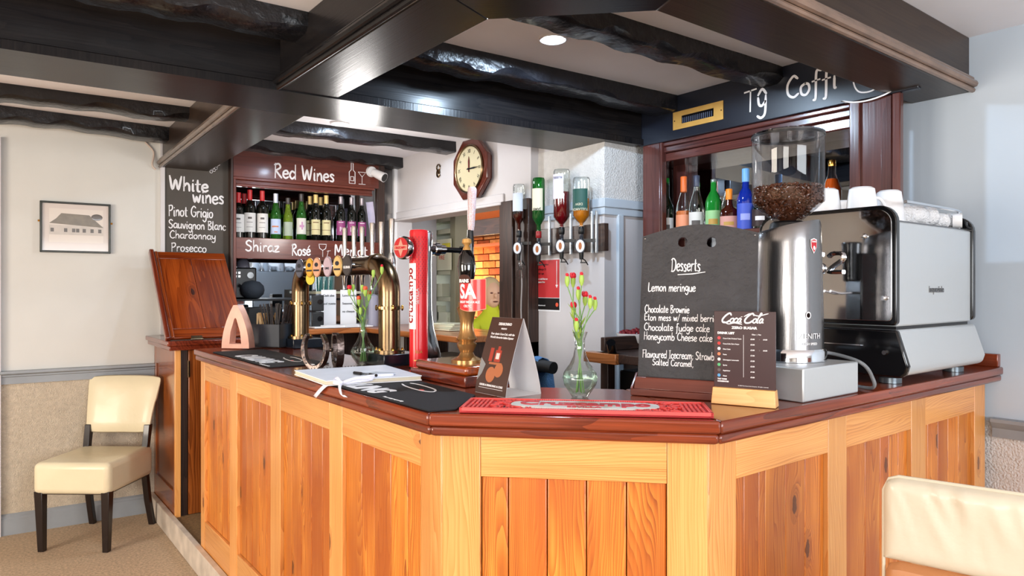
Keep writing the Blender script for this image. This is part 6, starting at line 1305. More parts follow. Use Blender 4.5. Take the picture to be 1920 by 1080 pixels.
for k in range(n):
    p = e0.lerp(e1, (k + .5) / n); mb.tube([(p.x + out.x * (.004 + .006 * math.cos(a)), p.y + out.y * (.004 + .006 * math.cos(a)), zb + th_ / 2 + .011 * math.sin(a)) for a in [j * .785 for j in range(8)]], .0009, 4, True)
props(mb.obj('spiral_binding', BLKG, sk2, I4), kind='stuff')
e0, e1 = Vector(pc_[3]), Vector(pc_[2])
rc_ = Vector(pc_[1]).lerp(Vector(pc_[2]), .12)
mb = MB().prism([tuple(ctr + Vector((.06, -.02))), tuple(ctr + Vector((.10, -.09))), tuple(ctr + Vector((.0, -.10))), tuple(ctr + Vector((-.02, -.04)))], zb + th_, zb + th_ + .0004); mb.obj('pencil_drawing', mat('grey_wash', S(190, 198, 206), .7, vary=.2, bscale=60), sk2, I4)
RIB = mat('white_ribbon', S(236, 236, 250), .4, bump=.3, bscale=200)
def band(pts, wv, nm):
    mb = MB(); 
    for k, p in enumerate(pts):
        w2 = Vector(wv if not isinstance(wv, list) else wv[k]) / 2; mb.V += [tuple(Vector(p) - w2), tuple(Vector(p) + w2)]
    for k in range(len(pts) - 1): mb.F.append((2 * k, 2 * k + 1, 2 * k + 3, 2 * k + 2)); mb.MI.append(0)
    o = mb.obj(nm, RIB, rb_); o.matrix_basis = I4; o.parent = None; o.parent = rb_; o.matrix_basis = WM[rb_.name].inverted(); s_ = o.modifiers.new('solid', 'SOLIDIFY'); s_.thickness = .0008; return o
kn = onZ(639, 719, zb + .008); rb_ = thing('ribbon', 'white satin ribbon bow with two tails over the counter edge', 'ribbon', TR(kn.x, kn.y, kn.z))
def tail(px, py, wd_, nm='tail'):
    X = OL - .010; e = onX(px, py, X); m1_ = Vector((OL - .006, kn.y * .6 + e.y * .4, T0 + .006)); m0 = kn.lerp(m1_, .5) + UP * .004
    pts = smooth_pts([kn, m0, m1_, Vector((X, m1_.y * .6 + e.y * .4, T0 - .012)), e], 4); band(pts, (0, wd_, .004), nm)
tail(590, 744, .022); tail(649, 743, .020)
for sgn, px, py in ((1, 700, 712), (1, 740, 706), (-1, 626, 714)):
    e = onZ(px, py, zb + .012); pts = smooth_pts([kn, kn.lerp(e, .5) + UP * .010, e + UP * .003, kn.lerp(e, .55) + UP * .001 + Vector((-.01, 0, 0)), kn], 4); band(pts, (.004, .0, .012), 'bow_loop')
MB().ell((0, 0, .003), (.008, .008, .006), 10, 8).obj('knot', RIB, rb_)
pa, pb_ = onZ(664, 699, zb + th_ + .006), onZ(706, 704, zb + th_ + .006); pn = thing('pen', 'clear barrelled ballpoint pen with dark ends lying on the sketchbook', 'pen', frame(pa, tuple((pb_ - pa)), (0, 0, 1)))
Lp = (pb_ - pa).length
MB().cyl((Lp * .3, 0, 0), (Lp * .72, 0, 0), .0042, n=10).obj('barrel', GLASS, pn); MB().cyl((0, 0, 0), (Lp * .32, 0, 0), .0052, n=10).obj('cap', BLACK, pn); MB().cyl((Lp * .7, 0, 0), (Lp, 0, 0), .0052, .0048, 10).obj('grip', BLACK, pn)

# ================================================================ RED RUNNER
ra, rb2 = Vector((.934, 1.419)), Vector((1.362, .9905)); rd = (rb2 - ra); RL = rd.length; rdn = rd.normalized(); rnn = Vector((-rdn.y, rdn.x)); rnn = rnn if rnn.x > 0 else -rnn; RW = .158
Mrn = frame((ra.x + rnn.x * .006, ra.y + rnn.y * .006, T0 + .0012), (rdn.x, rdn.y, 0), (rnn.x, rnn.y, 0))
rn = thing('bar_runner', 'raised coral red rubber bar runner with the lager name on an oval plate', 'bar runner', Mrn)
RR = mat('coral_red_rubber', S(232, 82, 78), .4, coat=.1); RR2 = mat('deep_red_well', S(176, 36, 44), .6)
MB().bx((0, 0, 0), (RL, RW, .006)).obj('base', RR2, rn, None, .001)
mb = MB()
for a, b in (((0, 0, 0), (RL, .010, .013)), ((0, RW - .006, 0), (RL, RW, .013)), ((0, 0, 0), (.008, RW, .013)), ((RL - .008, 0, 0), (RL, RW, .013))): mb.bx(a, b)
mb.obj('rim', RR, rn, None, .0015)
mb = MB(); rr = random.Random(2)
for side in (0, 1):
    for k in range(5):
        x = .016 + k * .011; x = x if side == 0 else RL - x - .006
        for j in range(2): mb.bx((x, .016 + j * .066, .006), (x + .006, .016 + j * .066 + .056, .0125))
    for k in range(64):
        x = rr.uniform(.075, .175); x = x if side == 0 else RL - x; y = rr.uniform(.018, RW - .016); a = rr.random() * 3.14
        mb.bx((-.010, -.0022, 0), (.010, .0022, .0062), Matrix.Translation((x, y, .006)) @ Matrix.Rotation(a, 4, 'Z'))
for k in range(46): mb.bx((.17 + k * .0058, RW - .018, .006), (.1732 + k * .0058, RW - .008, .012)); mb.bx((.17 + k * .0058, .013, .006), (.1732 + k * .0058, .020, .012))
props(mb.obj('raised_pattern', RR, rn), kind='stuff')
mb = MB(); pts = []
for k in range(36): a = 2 * math.pi * k / 36; pts.append((RL / 2 + .185 * (abs(math.cos(a)) ** .7) * (1 if math.cos(a) > 0 else -1), RW / 2 + .002 + .052 * (abs(math.sin(a)) ** .6) * (1 if math.sin(a) > 0 else -1)))
ov = mb.prism(pts, .006, .0128).obj('oval_plate', mat('stone_white_plate', S(206, 206, 200), .5), rn, None, .001)
mb = MB(); text_into(mb, 'Cruzcampo', .072, (RL / 2, RW / 2 - .014), .013, bold=.035, align='CENTER', sx=.96, th=.0015); mb.obj('lettering', mat('lettering_red', S(190, 30, 44), .4), ov, Mrn, smooth=False)
mb = MB(); text_into(mb, 'SEVILLA', .022, (RL / 2, RW / 2 - .044), .013, bold=.03, align='CENTER', sx=1.1, th=.001); mb.obj('small_lettering', mat('lettering_red', S(190, 30, 44), .4), ov, Mrn, smooth=False)

# ================================================================ TENT CARD
tc0 = thing('tent_card', 'brown folded tent card advertising a liqueur, with open white end', 'tent card', TR(1.235, 1.615, T0))
BRN = mat('cocoa_brown_card', S(68, 42, 34), .4, coat=.1, vary=.12, bscale=14); hw, hl, hh_ = .064, .074, .218
def tpanel(sx_, nm, m, off=0):
    n = 8; mb = MB()
    for k in range(n + 1):
        t_ = k / n; x = sx_ * (hw * (1 - t_ ** 1.25) + off); z = .001 + hh_ * t_
        for y in (-hl, hl): mb.V += [(x, y, z), (x + sx_ * .0008, y, z)]
    for k in range(n):
        b = 4 * k; c = b + 4; mb.F += [(b, b + 2, c + 2, c), (b + 1, c + 1, c + 3, b + 3), (b, c, c + 1, b + 1), (b + 2, b + 3, c + 3, c + 2)]; mb.MI += [0] * 4
    return mb.obj(nm, m, tc0)
tpanel(-1, 'printed_panel', BRN, .0009); tpanel(-1, 'inner_lining', WHITE); tpanel(1, 'inner_lining', WHITE); tpanel(1, 'printed_panel', BRN, .0009)
MB().bx((-hw, -hl, .0), (hw, hl, .0009)).obj('floor_panel', WHITE, tc0)
def xt(z): return -(hw * (1 - (max(0, z) / hh_) ** 1.25) + .0019)
def on_panel(mb, nm, m):
    vv = []
    for v in mb.V: vv.append((xt(v[1]) - v[2], -v[0], .001 + v[1]))
    mb.V = vv; return mb.obj(nm, m, pp, WM[tc0.name], smooth=False)
pp = [c for c in tc0.children if c.name.startswith('printed')][0]
mb = MB(); text_into(mb, 'DISARONNO', .0105, (0, .196), 0, bold=.03, align='CENTER'); text_into(mb, 'PRESENTS', .006, (0, .184), 0, bold=.02, align='CENTER')
text_into(mb, 'Your classic Coca-Cola, with the', .0085, (0, .168), 0, bold=.02, align='CENTER', shear=.2); text_into(mb, "World's favourite Italian Liqueur", .0085, (0, .158), 0, bold=.02, align='CENTER', shear=.2)
text_into(mb, 'ORDER A DISARONNO & COKE', .0078, (0, .022), 0, bold=.03, align='CENTER'); mb.bx((-.058, .016, 0), (.058, .017, .0003)); on_panel(mb, 'print', CHALK)
mb = MB().bx((-.010, .092, 0), (.018, .125, .0004)).bx((-.002, .125, 0), (.010, .136, .0004)).bx((-.036, .092, 0), (-.020, .130, .0004)); on_panel(mb, 'bottle_picture', mat('amber_print', S(168, 60, 44), .4))
mb = MB().bx((-.004, .100, .0004), (.012, .117, .0008)); on_panel(mb, 'label_picture', mat('print_pale', S(216, 206, 200), .4))
mb = MB().disc((-.012, .055), .022, .022, .0004, 20).disc((.022, .070), .020, .020, .0004, 20).bx((-.030, .084, 0), (.030, .090, .0004)); on_panel(mb, 'glass_picture', mat('copper_print', S(176, 104, 66), .35))
mb = MB().prism([(-.073, .035), (-.073, .10), (-.045, .082), (-.055, .055)], 0, .0004); on_panel(mb, 'silver_wedge', mat('silver_print', S(150, 150, 152), .3, .3))

# ================================================================ DESSERTS BOARD
db0 = Vector((1.504, 1.362, 0)); dv = Vector((.4226, -.9063, 0)); dn = Vector((-.9063, -.4226, 0)); BWd = .325
lean = R(7); upd = (UP * math.cos(lean) - dn * math.sin(lean)); bz0 = T0 + .036
Mdb = frame(tuple(db0 - dn * .022 + UP * bz0), tuple(dv), tuple(upd)); zt_ = .425
dt = thing('desserts_board', 'large arched desserts chalkboard in a low red-brown wooden stand', 'chalkboard', TR(db0.x, db0.y, T0))
arcp = [(BWd * k / 12, zt_ + .03 * math.sin(math.pi * k / 12)) for k in range(13)]
hole = lambda cx, cy, r: [(cx + r * math.cos(2 * math.pi * k / 16), cy + r * math.sin(2 * math.pi * k / 16)) for k in range(16)]
dboard = holed('slate', [(0, -.02)] + arcp + [(BWd, -.02)], [hole(.118, .405, .0145), hole(.200, .402, .0145)], .008, SLATE, dt, Mdb, .001)
Md2 = Mdb @ Matrix.Translation((0, 0, .0043))
def dwr(s_, x, y, width, size, wd_): hand_fit(s_, Md2 @ Matrix.Translation((x, y, 0)), width, size, wd_, dboard, 'handwriting', th=.0004)
dwr('Desserts', .088, .320, .084, .038, .0032)
mb = MB(); mb.stroke([Vector((.108, .310)), Vector((.15, .312)), Vector((.184, .317))], .003, .0004); mb.obj('underline', CHALK, dboard, Md2, smooth=False)
dwr('Lemon meringue', .022, .262, .138, .025, .0027); dwr('Chocolate Brownie', .014, .200, .130, .022, .0024); dwr('Eton mess w/ mixed berries', .014, .177, .215, .020, .0024)
dwr('Chocolate fudge cake', .014, .148, .188, .021, .0024); dwr('Honeycomb Cheese cake', .014, .121, .196, .022, .0024); dwr('Flavoured Icecream; Strawberry', .012, .070, .235, .022, .0024); dwr('Salted Caramel,', .042, .049, .118, .018, .0022)
mb = MB(); [mb.ell((x_, y_, .001), (.003, .003, .0012), 8, 6) for x_, y_ in ((.008, .418), (BWd - .008, .418))]; mb.obj('screw', STEEL, dboard, Md2)
def dpart(nm, x0, x1, n0, n1, z0, z1, m=MAHOR, front=None):
    mb = MB(); P = lambda x, n, z: tuple(db0 + dv * x + dn * n + UP * z)
    f = front or n1
    mb.add([P(x0, n0, z0), P(x1, n0, z0), P(x1, n1, z0), P(x0, n1, z0), P(x0, n0, z1), P(x1, n0, z1), P(x1, f, z1), P(x0, f, z1)], [(0, 1, 2, 3), (4, 7, 6, 5), (0, 4, 5, 1), (1, 5, 6, 2), (2, 6, 7, 3), (3, 7, 4, 0)])
    c = db0 + dv * ((x0 + x1) / 2) + UP * z0; return objw(mb, nm, m, dt, along(tuple(c), tuple(dv)), .002)
dpart('stand_foot', -.008, BWd + .008, -.06, .024, T0 + .001, T0 + .020); dpart('stand_ledge', .0, BWd, -.016, .020, T0 + .020, T0 + .052, MAHOR, .004); dpart('stand_back', .0, BWd, -.055, -.032, T0 + .020, T0 + .07)
dpart('stand_cheek', -.010, -.002, -.06, .024, T0 + .020, T0 + .060, MAHOR, -.03); dpart('stand_cheek', BWd + .002, BWd + .010, -.06, .024, T0 + .020, T0 + .060, MAHOR, -.03)

# ================================================================ DRINK LIST SIGN
s0_ = Vector((1.490, 1.103, 0)); s1_ = Vector((1.560, .985, 0))
s0_ = onZ(1335, 757, T0); s1_ = onZ(1452, 767, T0); s0_.z = s1_.z = 0; sv = (s1_ - s0_); SW = sv.length; sv.normalize(); sn = Vector((sv.y, -sv.x, 0)); sn = sn if sn.dot(-FW) > 0 else -sn
ds = thing('drink_list_sign', 'dark brown drink price list in an oak block stand', 'menu sign', frame((s0_.x, s0_.y, T0 + .001), tuple(sv), (0, 0, 1)))
objw(MB().add([tuple(s0_ + sv * x + sn * n + UP * (T0 + .001 + z)) for x, n, z in ((-.003, 0, 0), (SW + .003, 0, 0), (SW + .003, -.045, 0), (-.003, -.045, 0), (0, -.006, .043), (SW, -.006, .043), (SW, -.039, .043), (0, -.039, .043))], [(0, 3, 2, 1), (4, 5, 6, 7), (0, 1, 5, 4), (1, 2, 6, 5), (2, 3, 7, 6), (3, 0, 4, 7)]), 'oak_block', OAK, ds, along(tuple(s0_ + UP * T0), tuple(sv)), .0015)
Mp_ = frame(tuple(s0_ - sn * .020 + UP * (T0 + .040)), tuple(sv), (0, 0, 1)); SH = onZ(1335, 757, T0).z; SHt = .205
pl_ = MB().bx((0, 0, -.003), (SW, SHt, 0)).obj('printed_board', mat('chocolate_board', S(58, 36, 38), .3, coat=.3), ds, Mp_, .0008)
def stext(items, nm='print', m=CHALK):
    mb = MB()
    for s_, sz, x, y, kw in items: text_into(mb, s_, sz, (x * SW, y * SHt), .0003, **kw)
    return mb.obj(nm, m, pl_, Mp_, smooth=False)
stext([('ZERO SUGAR', .0088, .5, .775, dict(bold=.05, align='CENTER', sx=1.2)), ('DRINK LIST', .0078, .06, .705, dict(bold=.06, sx=1.1)), ('Glass  |  Pint', .0046, .62, .70, dict(bold=.02)), ('THE THREE', .0048, .06, .115, dict(bold=.05)), ('HORSESHOES', .0048, .06, .085, dict(bold=.05)), ('© 2024 The Coca-Cola Company. All rights reserved.', .0035, .40, .045, dict(bold=.0))])
for i, (nm_, c_, pr_, p2) in enumerate((('Coca-Cola Original Taste', S(206, 60, 66), '£3.00', '£4.00'), ('Coca-Cola Zero Sugar', S(200, 40, 36), '£3.00', ''), ('Diet Coke', S(206, 206, 214), '£3.00', '£4.00'), ('Fanta', S(220, 120, 80), '£3.00', ''), ('Schweppes Lemonade', S(206, 206, 206), '£3.00', ''), ('Sprite', S(80, 170, 110), '£3.00', ''), ('Appletiser', S(90, 80, 80), '£4.00', ''), ('Oasis', S(80, 150, 200), '£3.80', ''))):
    y = .640 - i * .069; MB().disc((.085 * SW, (y + .012) * SHt), .0042, .0042, .0006, 18).obj('drink_emblem', mat('emblem_%d' % i, c_, .4), pl_, Mp_)
    stext([(nm_, .0046, .15, y, dict(bold=.02)), (pr_, .0046, .60, y, dict(bold=.03))] + ([(p2, .0046, .80, y, dict(bold=.03)), (':', .0046, .74, y, {})] if p2 else []), 'price_line')
MB().bx((.485 * SW, .16 * SHt, .0002), (.490 * SW, .70 * SHt, .0006)).obj('divider_line', CHALK, pl_, Mp_)
# flowing script name
SC = {'C': ('1.0,.80 .8,1.0 .45,.75 .2,.3 .35,.0 .75,.02 1.0,.22', 1.02, 1), 'o': ('.28,.46 .08,.36 .05,.1 .22,.0 .38,.16 .36,.40 .28,.46', .40, .8), 'c': ('.36,.40 .24,.48 .06,.3 .08,.05 .24,.0 .40,.12', .40, .8), 'a': ('.36,.40 .2,.47 .04,.24 .1,.02 .26,.08 .36,.42 .34,.08 .46,.04', .46, .8), 'l': ('.12,.5 .34,.95 .24,1.02 .12,.5 .1,.06 .22,.02', .28, .9)}
def script(s_, x0, y0, size, sx, mb):
    x = 0
    for ch in s_:
        if ch == '-': mb.stroke([Vector((x0 + (x + .0) * size * sx, y0 + .62 * size)), Vector((x0 + (x + .12) * size * sx, y0 + .64 * size))], .0022, .0005); x += .12; continue
        st_, w1, _ = SC[ch]; pts = smooth_pts([Vector((float(q.split(',')[0]), float(q.split(',')[1]))) for q in st_.split()])
        P_ = [Vector((x0 + (x + p.x + p.y * .28) * size * sx, y0 + p.y * size)) for p in pts]
        mb.stroke(P_, .0042 if ch == 'C' else .0033, .0005); x += w1
    return x
mb = MB(); script('Coca-Cola', .125 * SW, .845 * SHt, .0245, .0, MB()); n_ = script('Coca-Cola', 0, 0, 1, 1, MB()); kx_ = .70 * SW / (n_ * .0245)
script('Coca-Cola', .10 * SW, .855 * SHt, .0245, kx_, mb); mb.stroke(smooth_pts([Vector((x_ * SW, y_ * SHt)) for x_, y_ in ((.17, .865), (.24, .835), (.34, .85), (.46, .835))]), .0026, .0005); mb.stroke(smooth_pts([Vector((x_ * SW, y_ * SHt)) for x_, y_ in ((.50, .935), (.60, .972), (.72, .945), (.88, .975))]), .0024, .0005)
mb.obj('script_name', CHALK, pl_, Mp_ @ Matrix.Translation((0, 0, .0003)), smooth=False)

# ================================================================ COFFEE GRINDER ON ITS KNOCK-OUT DRAWER
GX, GY = 1.930, 1.142; DH = .092
kd = thing('knock_out_drawer', 'low stainless steel drawer box under the coffee grinder', 'drawer box', TR(1.89, 1.12, T0))
MB().bx((1.74, .985, T0 + .001), (2.04, 1.29, T0 + DH)).obj('body', STEELP, kd, I4, .004)
MB().bx((1.745, 1.286, T0 + .012), (2.035, 1.294, T0 + DH - .01)).obj('drawer_front', STEEL, kd, I4, .003)
gd = thing('coffee_grinder', 'tall brushed steel coffee grinder with a clear bean hopper', 'coffee grinder', TR(GX, GY, T0 + DH + .001, R(-57)))
zg0 = 0; zg1 = 1.632 - (T0 + DH); rG = .100
mb = MB(); n = 40; rows = [(0, 1.06), (.03, 1.05), (.034, 1.0), (.10, .99), (zg1 * .6, .96), (zg1 - .05, .93), (zg1 - .012, .92), (zg1, .88)]
for z, k_ in rows:
    for q in range(n):
        a = 2 * math.pi * q / n; zz = z + (.018 * math.cos(a) * (z / zg1) ** 6 if z > zg1 * .7 else 0) * 1.0; mb.V.append((rG * k_ * math.cos(a), rG * k_ * math.sin(a) * 1.05, zz))
for r in range(len(rows) - 1):
    for q in range(n): mb.F.append((r * n + q, r * n + (q + 1) % n, r * n + n + (q + 1) % n, r * n + n + q)); mb.MI.append(0)
mb.F += [tuple(range(n))[::-1], tuple(range((len(rows) - 1) * n, len(rows) * n))]; mb.MI += [0, 0]
gb = mb.obj('body', STEEL, gd)
MB().lathe([(rG * 1.075, .0), (rG * 1.075, .028), (rG * 1.02, .036), (0, .036), (0, 0), (rG * 1.07, 0)], 40, sy=1.05).obj('base_ring', CHROME, gd)
MB().lathe([(0, zg1 - .01), (.055, zg1 - .01), (.050, zg1 + .010), (.042, zg1 + .016), (0, zg1 + .016)], 28).obj('hopper_collar', BLACK, gd)
MB().bx((-.05, .085, .06), (.05, .145, zg1 - .06)).cyl((0, .15, zg1 - .16), (0, .15, zg1 - .02), .028, .034, 16).bx((-.016, .13, .05), (.016, .20, .075)).obj('dosing_head', BLKG, gd, None, .006)
for s_ in (-1, 1): MB().tube([(s_ * .018, .13, zg1 * .5), (s_ * .02, .20, zg1 * .5 - .005), (s_ * .02, .24, zg1 * .5 + .004)], .004, 6).obj('fork', CHROME, gd)
hz0, hz1, hz2 = zg1 + .014, 1.703 - (T0 + DH), 1.902 - (T0 + DH); rH = .1025
HH = MB().lathe([(.036, hz0), (rH * .95, hz1 - .004), (rH, hz1 + .004), (rH, hz2)], 48)
ho = HH.obj('hopper', PLAST, gd)
MB().lathe([(0, hz2 + .001), (rH + .001, hz2 + .001), (rH + .001, hz2 + .008), (rH - .01, hz2 + .012), (0, hz2 + .012)], 40).obj('hopper_lid', thin('smoked_lid', S(150, 150, 156), .10, edge=.6), gd)
MB().lathe([(rH + .0005, hz2 - .004), (rH + .002, hz2 - .004), (rH + .002, hz2 + .003), (rH + .0005, hz2 + .003)], 40).obj('lid_rim', BLACK, gd)
# beans
BEAN = mat('roast_coffee_bean', S(84, 48, 30), .3, coat=.4, vary=.35, bscale=60); rr = random.Random(8); mb = MB(); zt_b = 1.750 - (T0 + DH)
mb.lathe([(0, hz0 + .002), (.022, hz0 + .004), (rH * .80, hz1 + .004), (rH * .86, hz1 + .012), (rH * .88, zt_b - .008), (0, zt_b - .008)], 24)
def bean(x, y, z):
    T = Matrix.Translation((x, y, z)) @ Matrix.Rotation(rr.random() * 6.28, 4, 'Z') @ Matrix.Rotation(rr.uniform(-1, 1), 4, 'X') @ Matrix.Rotation(rr.uniform(-1, 1), 4, 'Y'); mb.ell((0, 0, 0), (.0058, .0042, .0032), 6, 4, T)
for k in range(560):
    a = rr.random() * 6.28; z = rr.uniform(hz1 + .002, zt_b); bean((rH - .0075) * math.cos(a), (rH - .0075) * math.sin(a), z)
for k in range(420):
    a = rr.random() * 6.28; t_ = rr.random() ** .6; z = hz0 + .004 + (hz1 - hz0) * t_; r_ = .032 + (rH * .95 - .038) * t_; bean(r_ * math.cos(a), r_ * math.sin(a), z + .004)
for k in range(220):
    a = rr.random() * 6.28; r_ = (rH - .01) * rr.random() ** .5; bean(r_ * math.cos(a), r_ * math.sin(a), zt_b - .003 + rr.uniform(-.002, .004))
props(mb.obj('coffee_beans', BEAN, None, WM[gd.name]), 'roasted coffee beans filling the cone of the clear hopper', 'coffee beans', None, 'stuff')
# badge and lettering wrapped on the steel
def gwrap(mb, nm, m, par, r=rG * .985, T=None):
    vv = []
    for v in mb.V: a = v[0] / r; vv.append(((r + v[2]) * math.sin(a), -(r * 1.05 + v[2]) * math.cos(a), v[1]))
    mb.V = vv; return mb.obj(nm, m, par, WM[gd.name], smooth=False)
ang = R(44); ex = rG * ang
sh = lambda s_, cx, cy: [(cx + x * s_, cy + y * s_) for x, y in ((-.012, .018), (0, .022), (.012, .018), (.011, -.004), (0, -.022), (-.011, -.004))]
b1 = gwrap(MB().prism(sh(1, ex - .004, zg1 - .062), .0, .0016), 'maker_badge', WHITE, gd, rG * .945); b1['label'] = 'red and white enamel shield badge'
gwrap(MB().prism(sh(.85, ex - .004, zg1 - .062), .0016, .0022), 'badge_red', mat('badge_crimson', S(186, 32, 44), .3), b1, rG * .945)
mb = MB(); text_into(mb, 'EUREKA', .0062, (ex - .004, zg1 - .052), .0024, bold=.03, align='CENTER', sx=.8); mb.disc((ex - .004, zg1 - .068), .004, .006, .0004, 10, Matrix.Translation((0, 0, .0022))); gwrap(mb, 'badge_print', WHITE, b1, rG * .945)
mb = MB(); text_into(mb, 'ZENITH', .022, (ex - .052, .068), .0004, bold=.0, sx=.95); text_into(mb, 'HIGH SPEED', .0095, (ex - .042, .050), .0004, bold=.02, sx=.95); mb.disc((ex - .048, .053), .004, .004, .0006, 12); gwrap(mb, 'lettering', WHITE, gd, rG * 1.0)
gwrap(MB().disc((ex - .024, .135), .008, .0105, .0014, 18), 'round_button', WHITE, gd, rG * .99); gwrap(MB().disc((ex - .024, .135), .0055, .007, .002, 14), 'round_button', BLKG, gd, rG * .99)
cb0 = Vector((GX + .07, GY - .06, T0 + DH + .012)); cpts = smooth_pts([cb0, cb0 + Vector((.06, .0, .004)), Vector((2.06, .99, T0 + .088)), Vector((2.10, .975, T0 + .045)), Vector((2.125, .99, T0 + .006)), Vector((2.20, 1.15, T0 + .006))], 6)
props(MB().tube(cpts, .0055, 8).obj('power_cable', mat('grey_rubber_cable', S(120, 124, 128), .4), None, I4), 'grey power cable looping from the grinder down to the bar top', 'cable')

# ================================================================ ESPRESSO MACHINE
EX0, EX1, EY0, EY1 = 2.285, 2.905, .985, 1.46; Zb, Zm, Zt, Zr = 1.178, 1.328, 1.660, 1.712
em = thing('espresso_machine', 'large stainless espresso machine with mirror polished end panels', 'espresso machine', TR(2.6, 1.2, T0))
def rrect(y0, y1, z0, z1, rads, n=6):
    """rounded rectangle in (y,z); rads for corners (y0z0, y1z0, y1z1, y0z1)"""
    P = []
    for (cy_, cz_, a0), r_ in zip(((y0, z0, 180), (y1, z0, 270), (y1, z1, 0), (y0, z1, 90)), rads):
        if r_ <= 0: P.append((cy_, cz_)); continue
        ox = cy_ + (r_ if cy_ == y0 else -r_); oz = cz_ + (r_ if cz_ == z0 else -r_)
        P += [(ox + r_ * math.cos(R(a0 + 90 * k / n)), oz + r_ * math.sin(R(a0 + 90 * k / n))) for k in range(n + 1)]
    return P
def xprism(poly, x0, x1, mi=0):
    n = len(poly); mb = MB(); mb.add([(x0, p[0], p[1]) for p in poly] + [(x1, p[0], p[1]) for p in poly], [tuple(range(n))[::-1], tuple(range(n, 2 * n))] + [(k, (k + 1) % n, n + (k + 1) % n, n + k) for k in range(n)], None, mi); return mb
for x0, x1, nm in ((EX0 - .012, EX0 + .012, 'end_panel'), (EX1 - .012, EX1 + .012, 'end_panel')):
    ep = xprism(rrect(EY0 - .006, EY1, Zm + .004, Zr, (.015, .02, .06, .055)), x0, x1).obj(nm, BLKG, em, I4, .004)
    if x0 < 2.5:
        mf = xprism(rrect(EY0 + .008, EY1 - .012, Zm + .018, Zr - .013, (.012, .015, .05, .045)), x0 - .0035, x0 + .001).obj('polished_face', mat('polished_steel', S(206, 208, 212), .07, 1.0), ep, I4, .001)
        mb = MB(); zz = 1.535; y0_ = 1.245
        mb.tube(smooth_pts([Vector((x0 - .009, y0_ + a, zz + b)) for a, b in ((-.03, .028), (.0, .030), (.03, .022), (.026, .004), (-.004, -.002), (-.03, -.012), (-.026, -.030), (.0, -.034), (.034, -.032))], 4), .008, 8)
        mb.obj('emblem_letter', CHROME, ep, I4)
        mb = MB(); mb.tube(smooth_pts([Vector((x0 - .009, y0_ - .075 + a, zz + b)) for a, b in ((.024, .020), (.008, .030), (-.020, .028), (-.024, .010), (.006, -.012), (.024, -.030), (-.026, -.032))], 4), .007, 8); mb.obj('emblem_letter', CHROME, ep, I4)
        for px, py in ((1620, 443), (1658, 559)):
            p = onX(px, py, x0 - .004); MB().cyl((x0 - .003, p.y, p.z), (x0 - .012, p.y, p.z), .0095, .008, 14).cyl((x0 - .012, p.y, p.z), (x0 - .02, p.y, p.z), .006, n=10).obj('bolt', CHROME, ep, I4)
MB().bx((EX0 + .012, EY0 + .002, Zm), (EX1 - .012, EY1 - .02, Zt)).obj('upper_body', STEELP, em, I4, .006)
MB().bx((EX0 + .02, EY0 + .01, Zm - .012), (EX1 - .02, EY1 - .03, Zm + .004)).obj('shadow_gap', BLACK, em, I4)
def ybase(x0, x1, ins=0):
    P = [(EY0 - .038 + ins, Zb + .03), (EY0 - .030 + ins, Zb + .004), (EY0 - .015 + ins, Zb - .004 + ins), (EY1 - .01, Zb - .004 + ins), (EY1 - .01, Zm - .010), (EY0 - .004 + ins, Zm - .010)]; return xprism(P, x0, x1)
ybase(EX0 + .004, EX1 + .012).obj('base_body', STEELP, em, I4, .008)
be = ybase(EX0 - .016, EX0 + .006, -.004).obj('base_end_panel', BLKG, em, I4, .006); be['label'] = 'glossy black lower end panel'
for py in (661,):
    p = onX(1660, py, EX0 - .016); MB().cyl((EX0 - .015, p.y, p.z), (EX0 - .026, p.y, p.z), .009, .007, 12).obj('bolt', CHROME, be, I4)
MB().bx((EX0 - .0175, 1.08, 1.264), (EX0 - .0155, 1.40, 1.267)).obj('trim_line', CHROME, be, I4)
for x_, y_ in ((2.345, 1.03), (2.85, 1.03), (2.345, 1.40), (2.85, 1.40)):
    MB().lathe([(0, T0 + .001), (.034, T0 + .001), (.034, T0 + .018), (.028, T0 + .022), (.026, Zb + .002), (0, Zb + .002)], 24, Matrix.Translation((x_, y_, 0))).obj('foot', mat('grey_foot', S(104, 112, 118), .3, .7), em, I4)
mb = MB(); text_into(mb, 'laspaziale', .030, (0, 0), 0, bold=.02, sx=1.1, th=.0015); p = onY(1742, 548, EY0); mb.obj('embossed_name', STEEL, em, frame((p.x, EY0 + .0015, p.z), (1, 0, 0), (0, 0, 1)), smooth=False)
xr = 2.86; MB().tube(smooth_pts([Vector((2.42, EY0 + .03, Zr + .022)), Vector((2.62, EY0 + .03, Zr + .022)), Vector((xr - .01, EY0 + .03, Zr + .02)), Vector((xr, EY0 + .03, Zr + .005)), Vector((xr, EY0 + .03, Zt))], 5), .006, 10).tube([(xr + .0, EY0 + .03, Zt), (xr, EY0 + .03, Zr)], .006, 8).obj('cup_rail', CHROME, em, I4)
MB().bx((EX0 + .015, EY0 + .012, Zt), (EX1 - .015, EY1 - .04, Zt + .006)).obj('cup_tray', STEEL, em, I4, .001)
ZTR = Zt + .0075
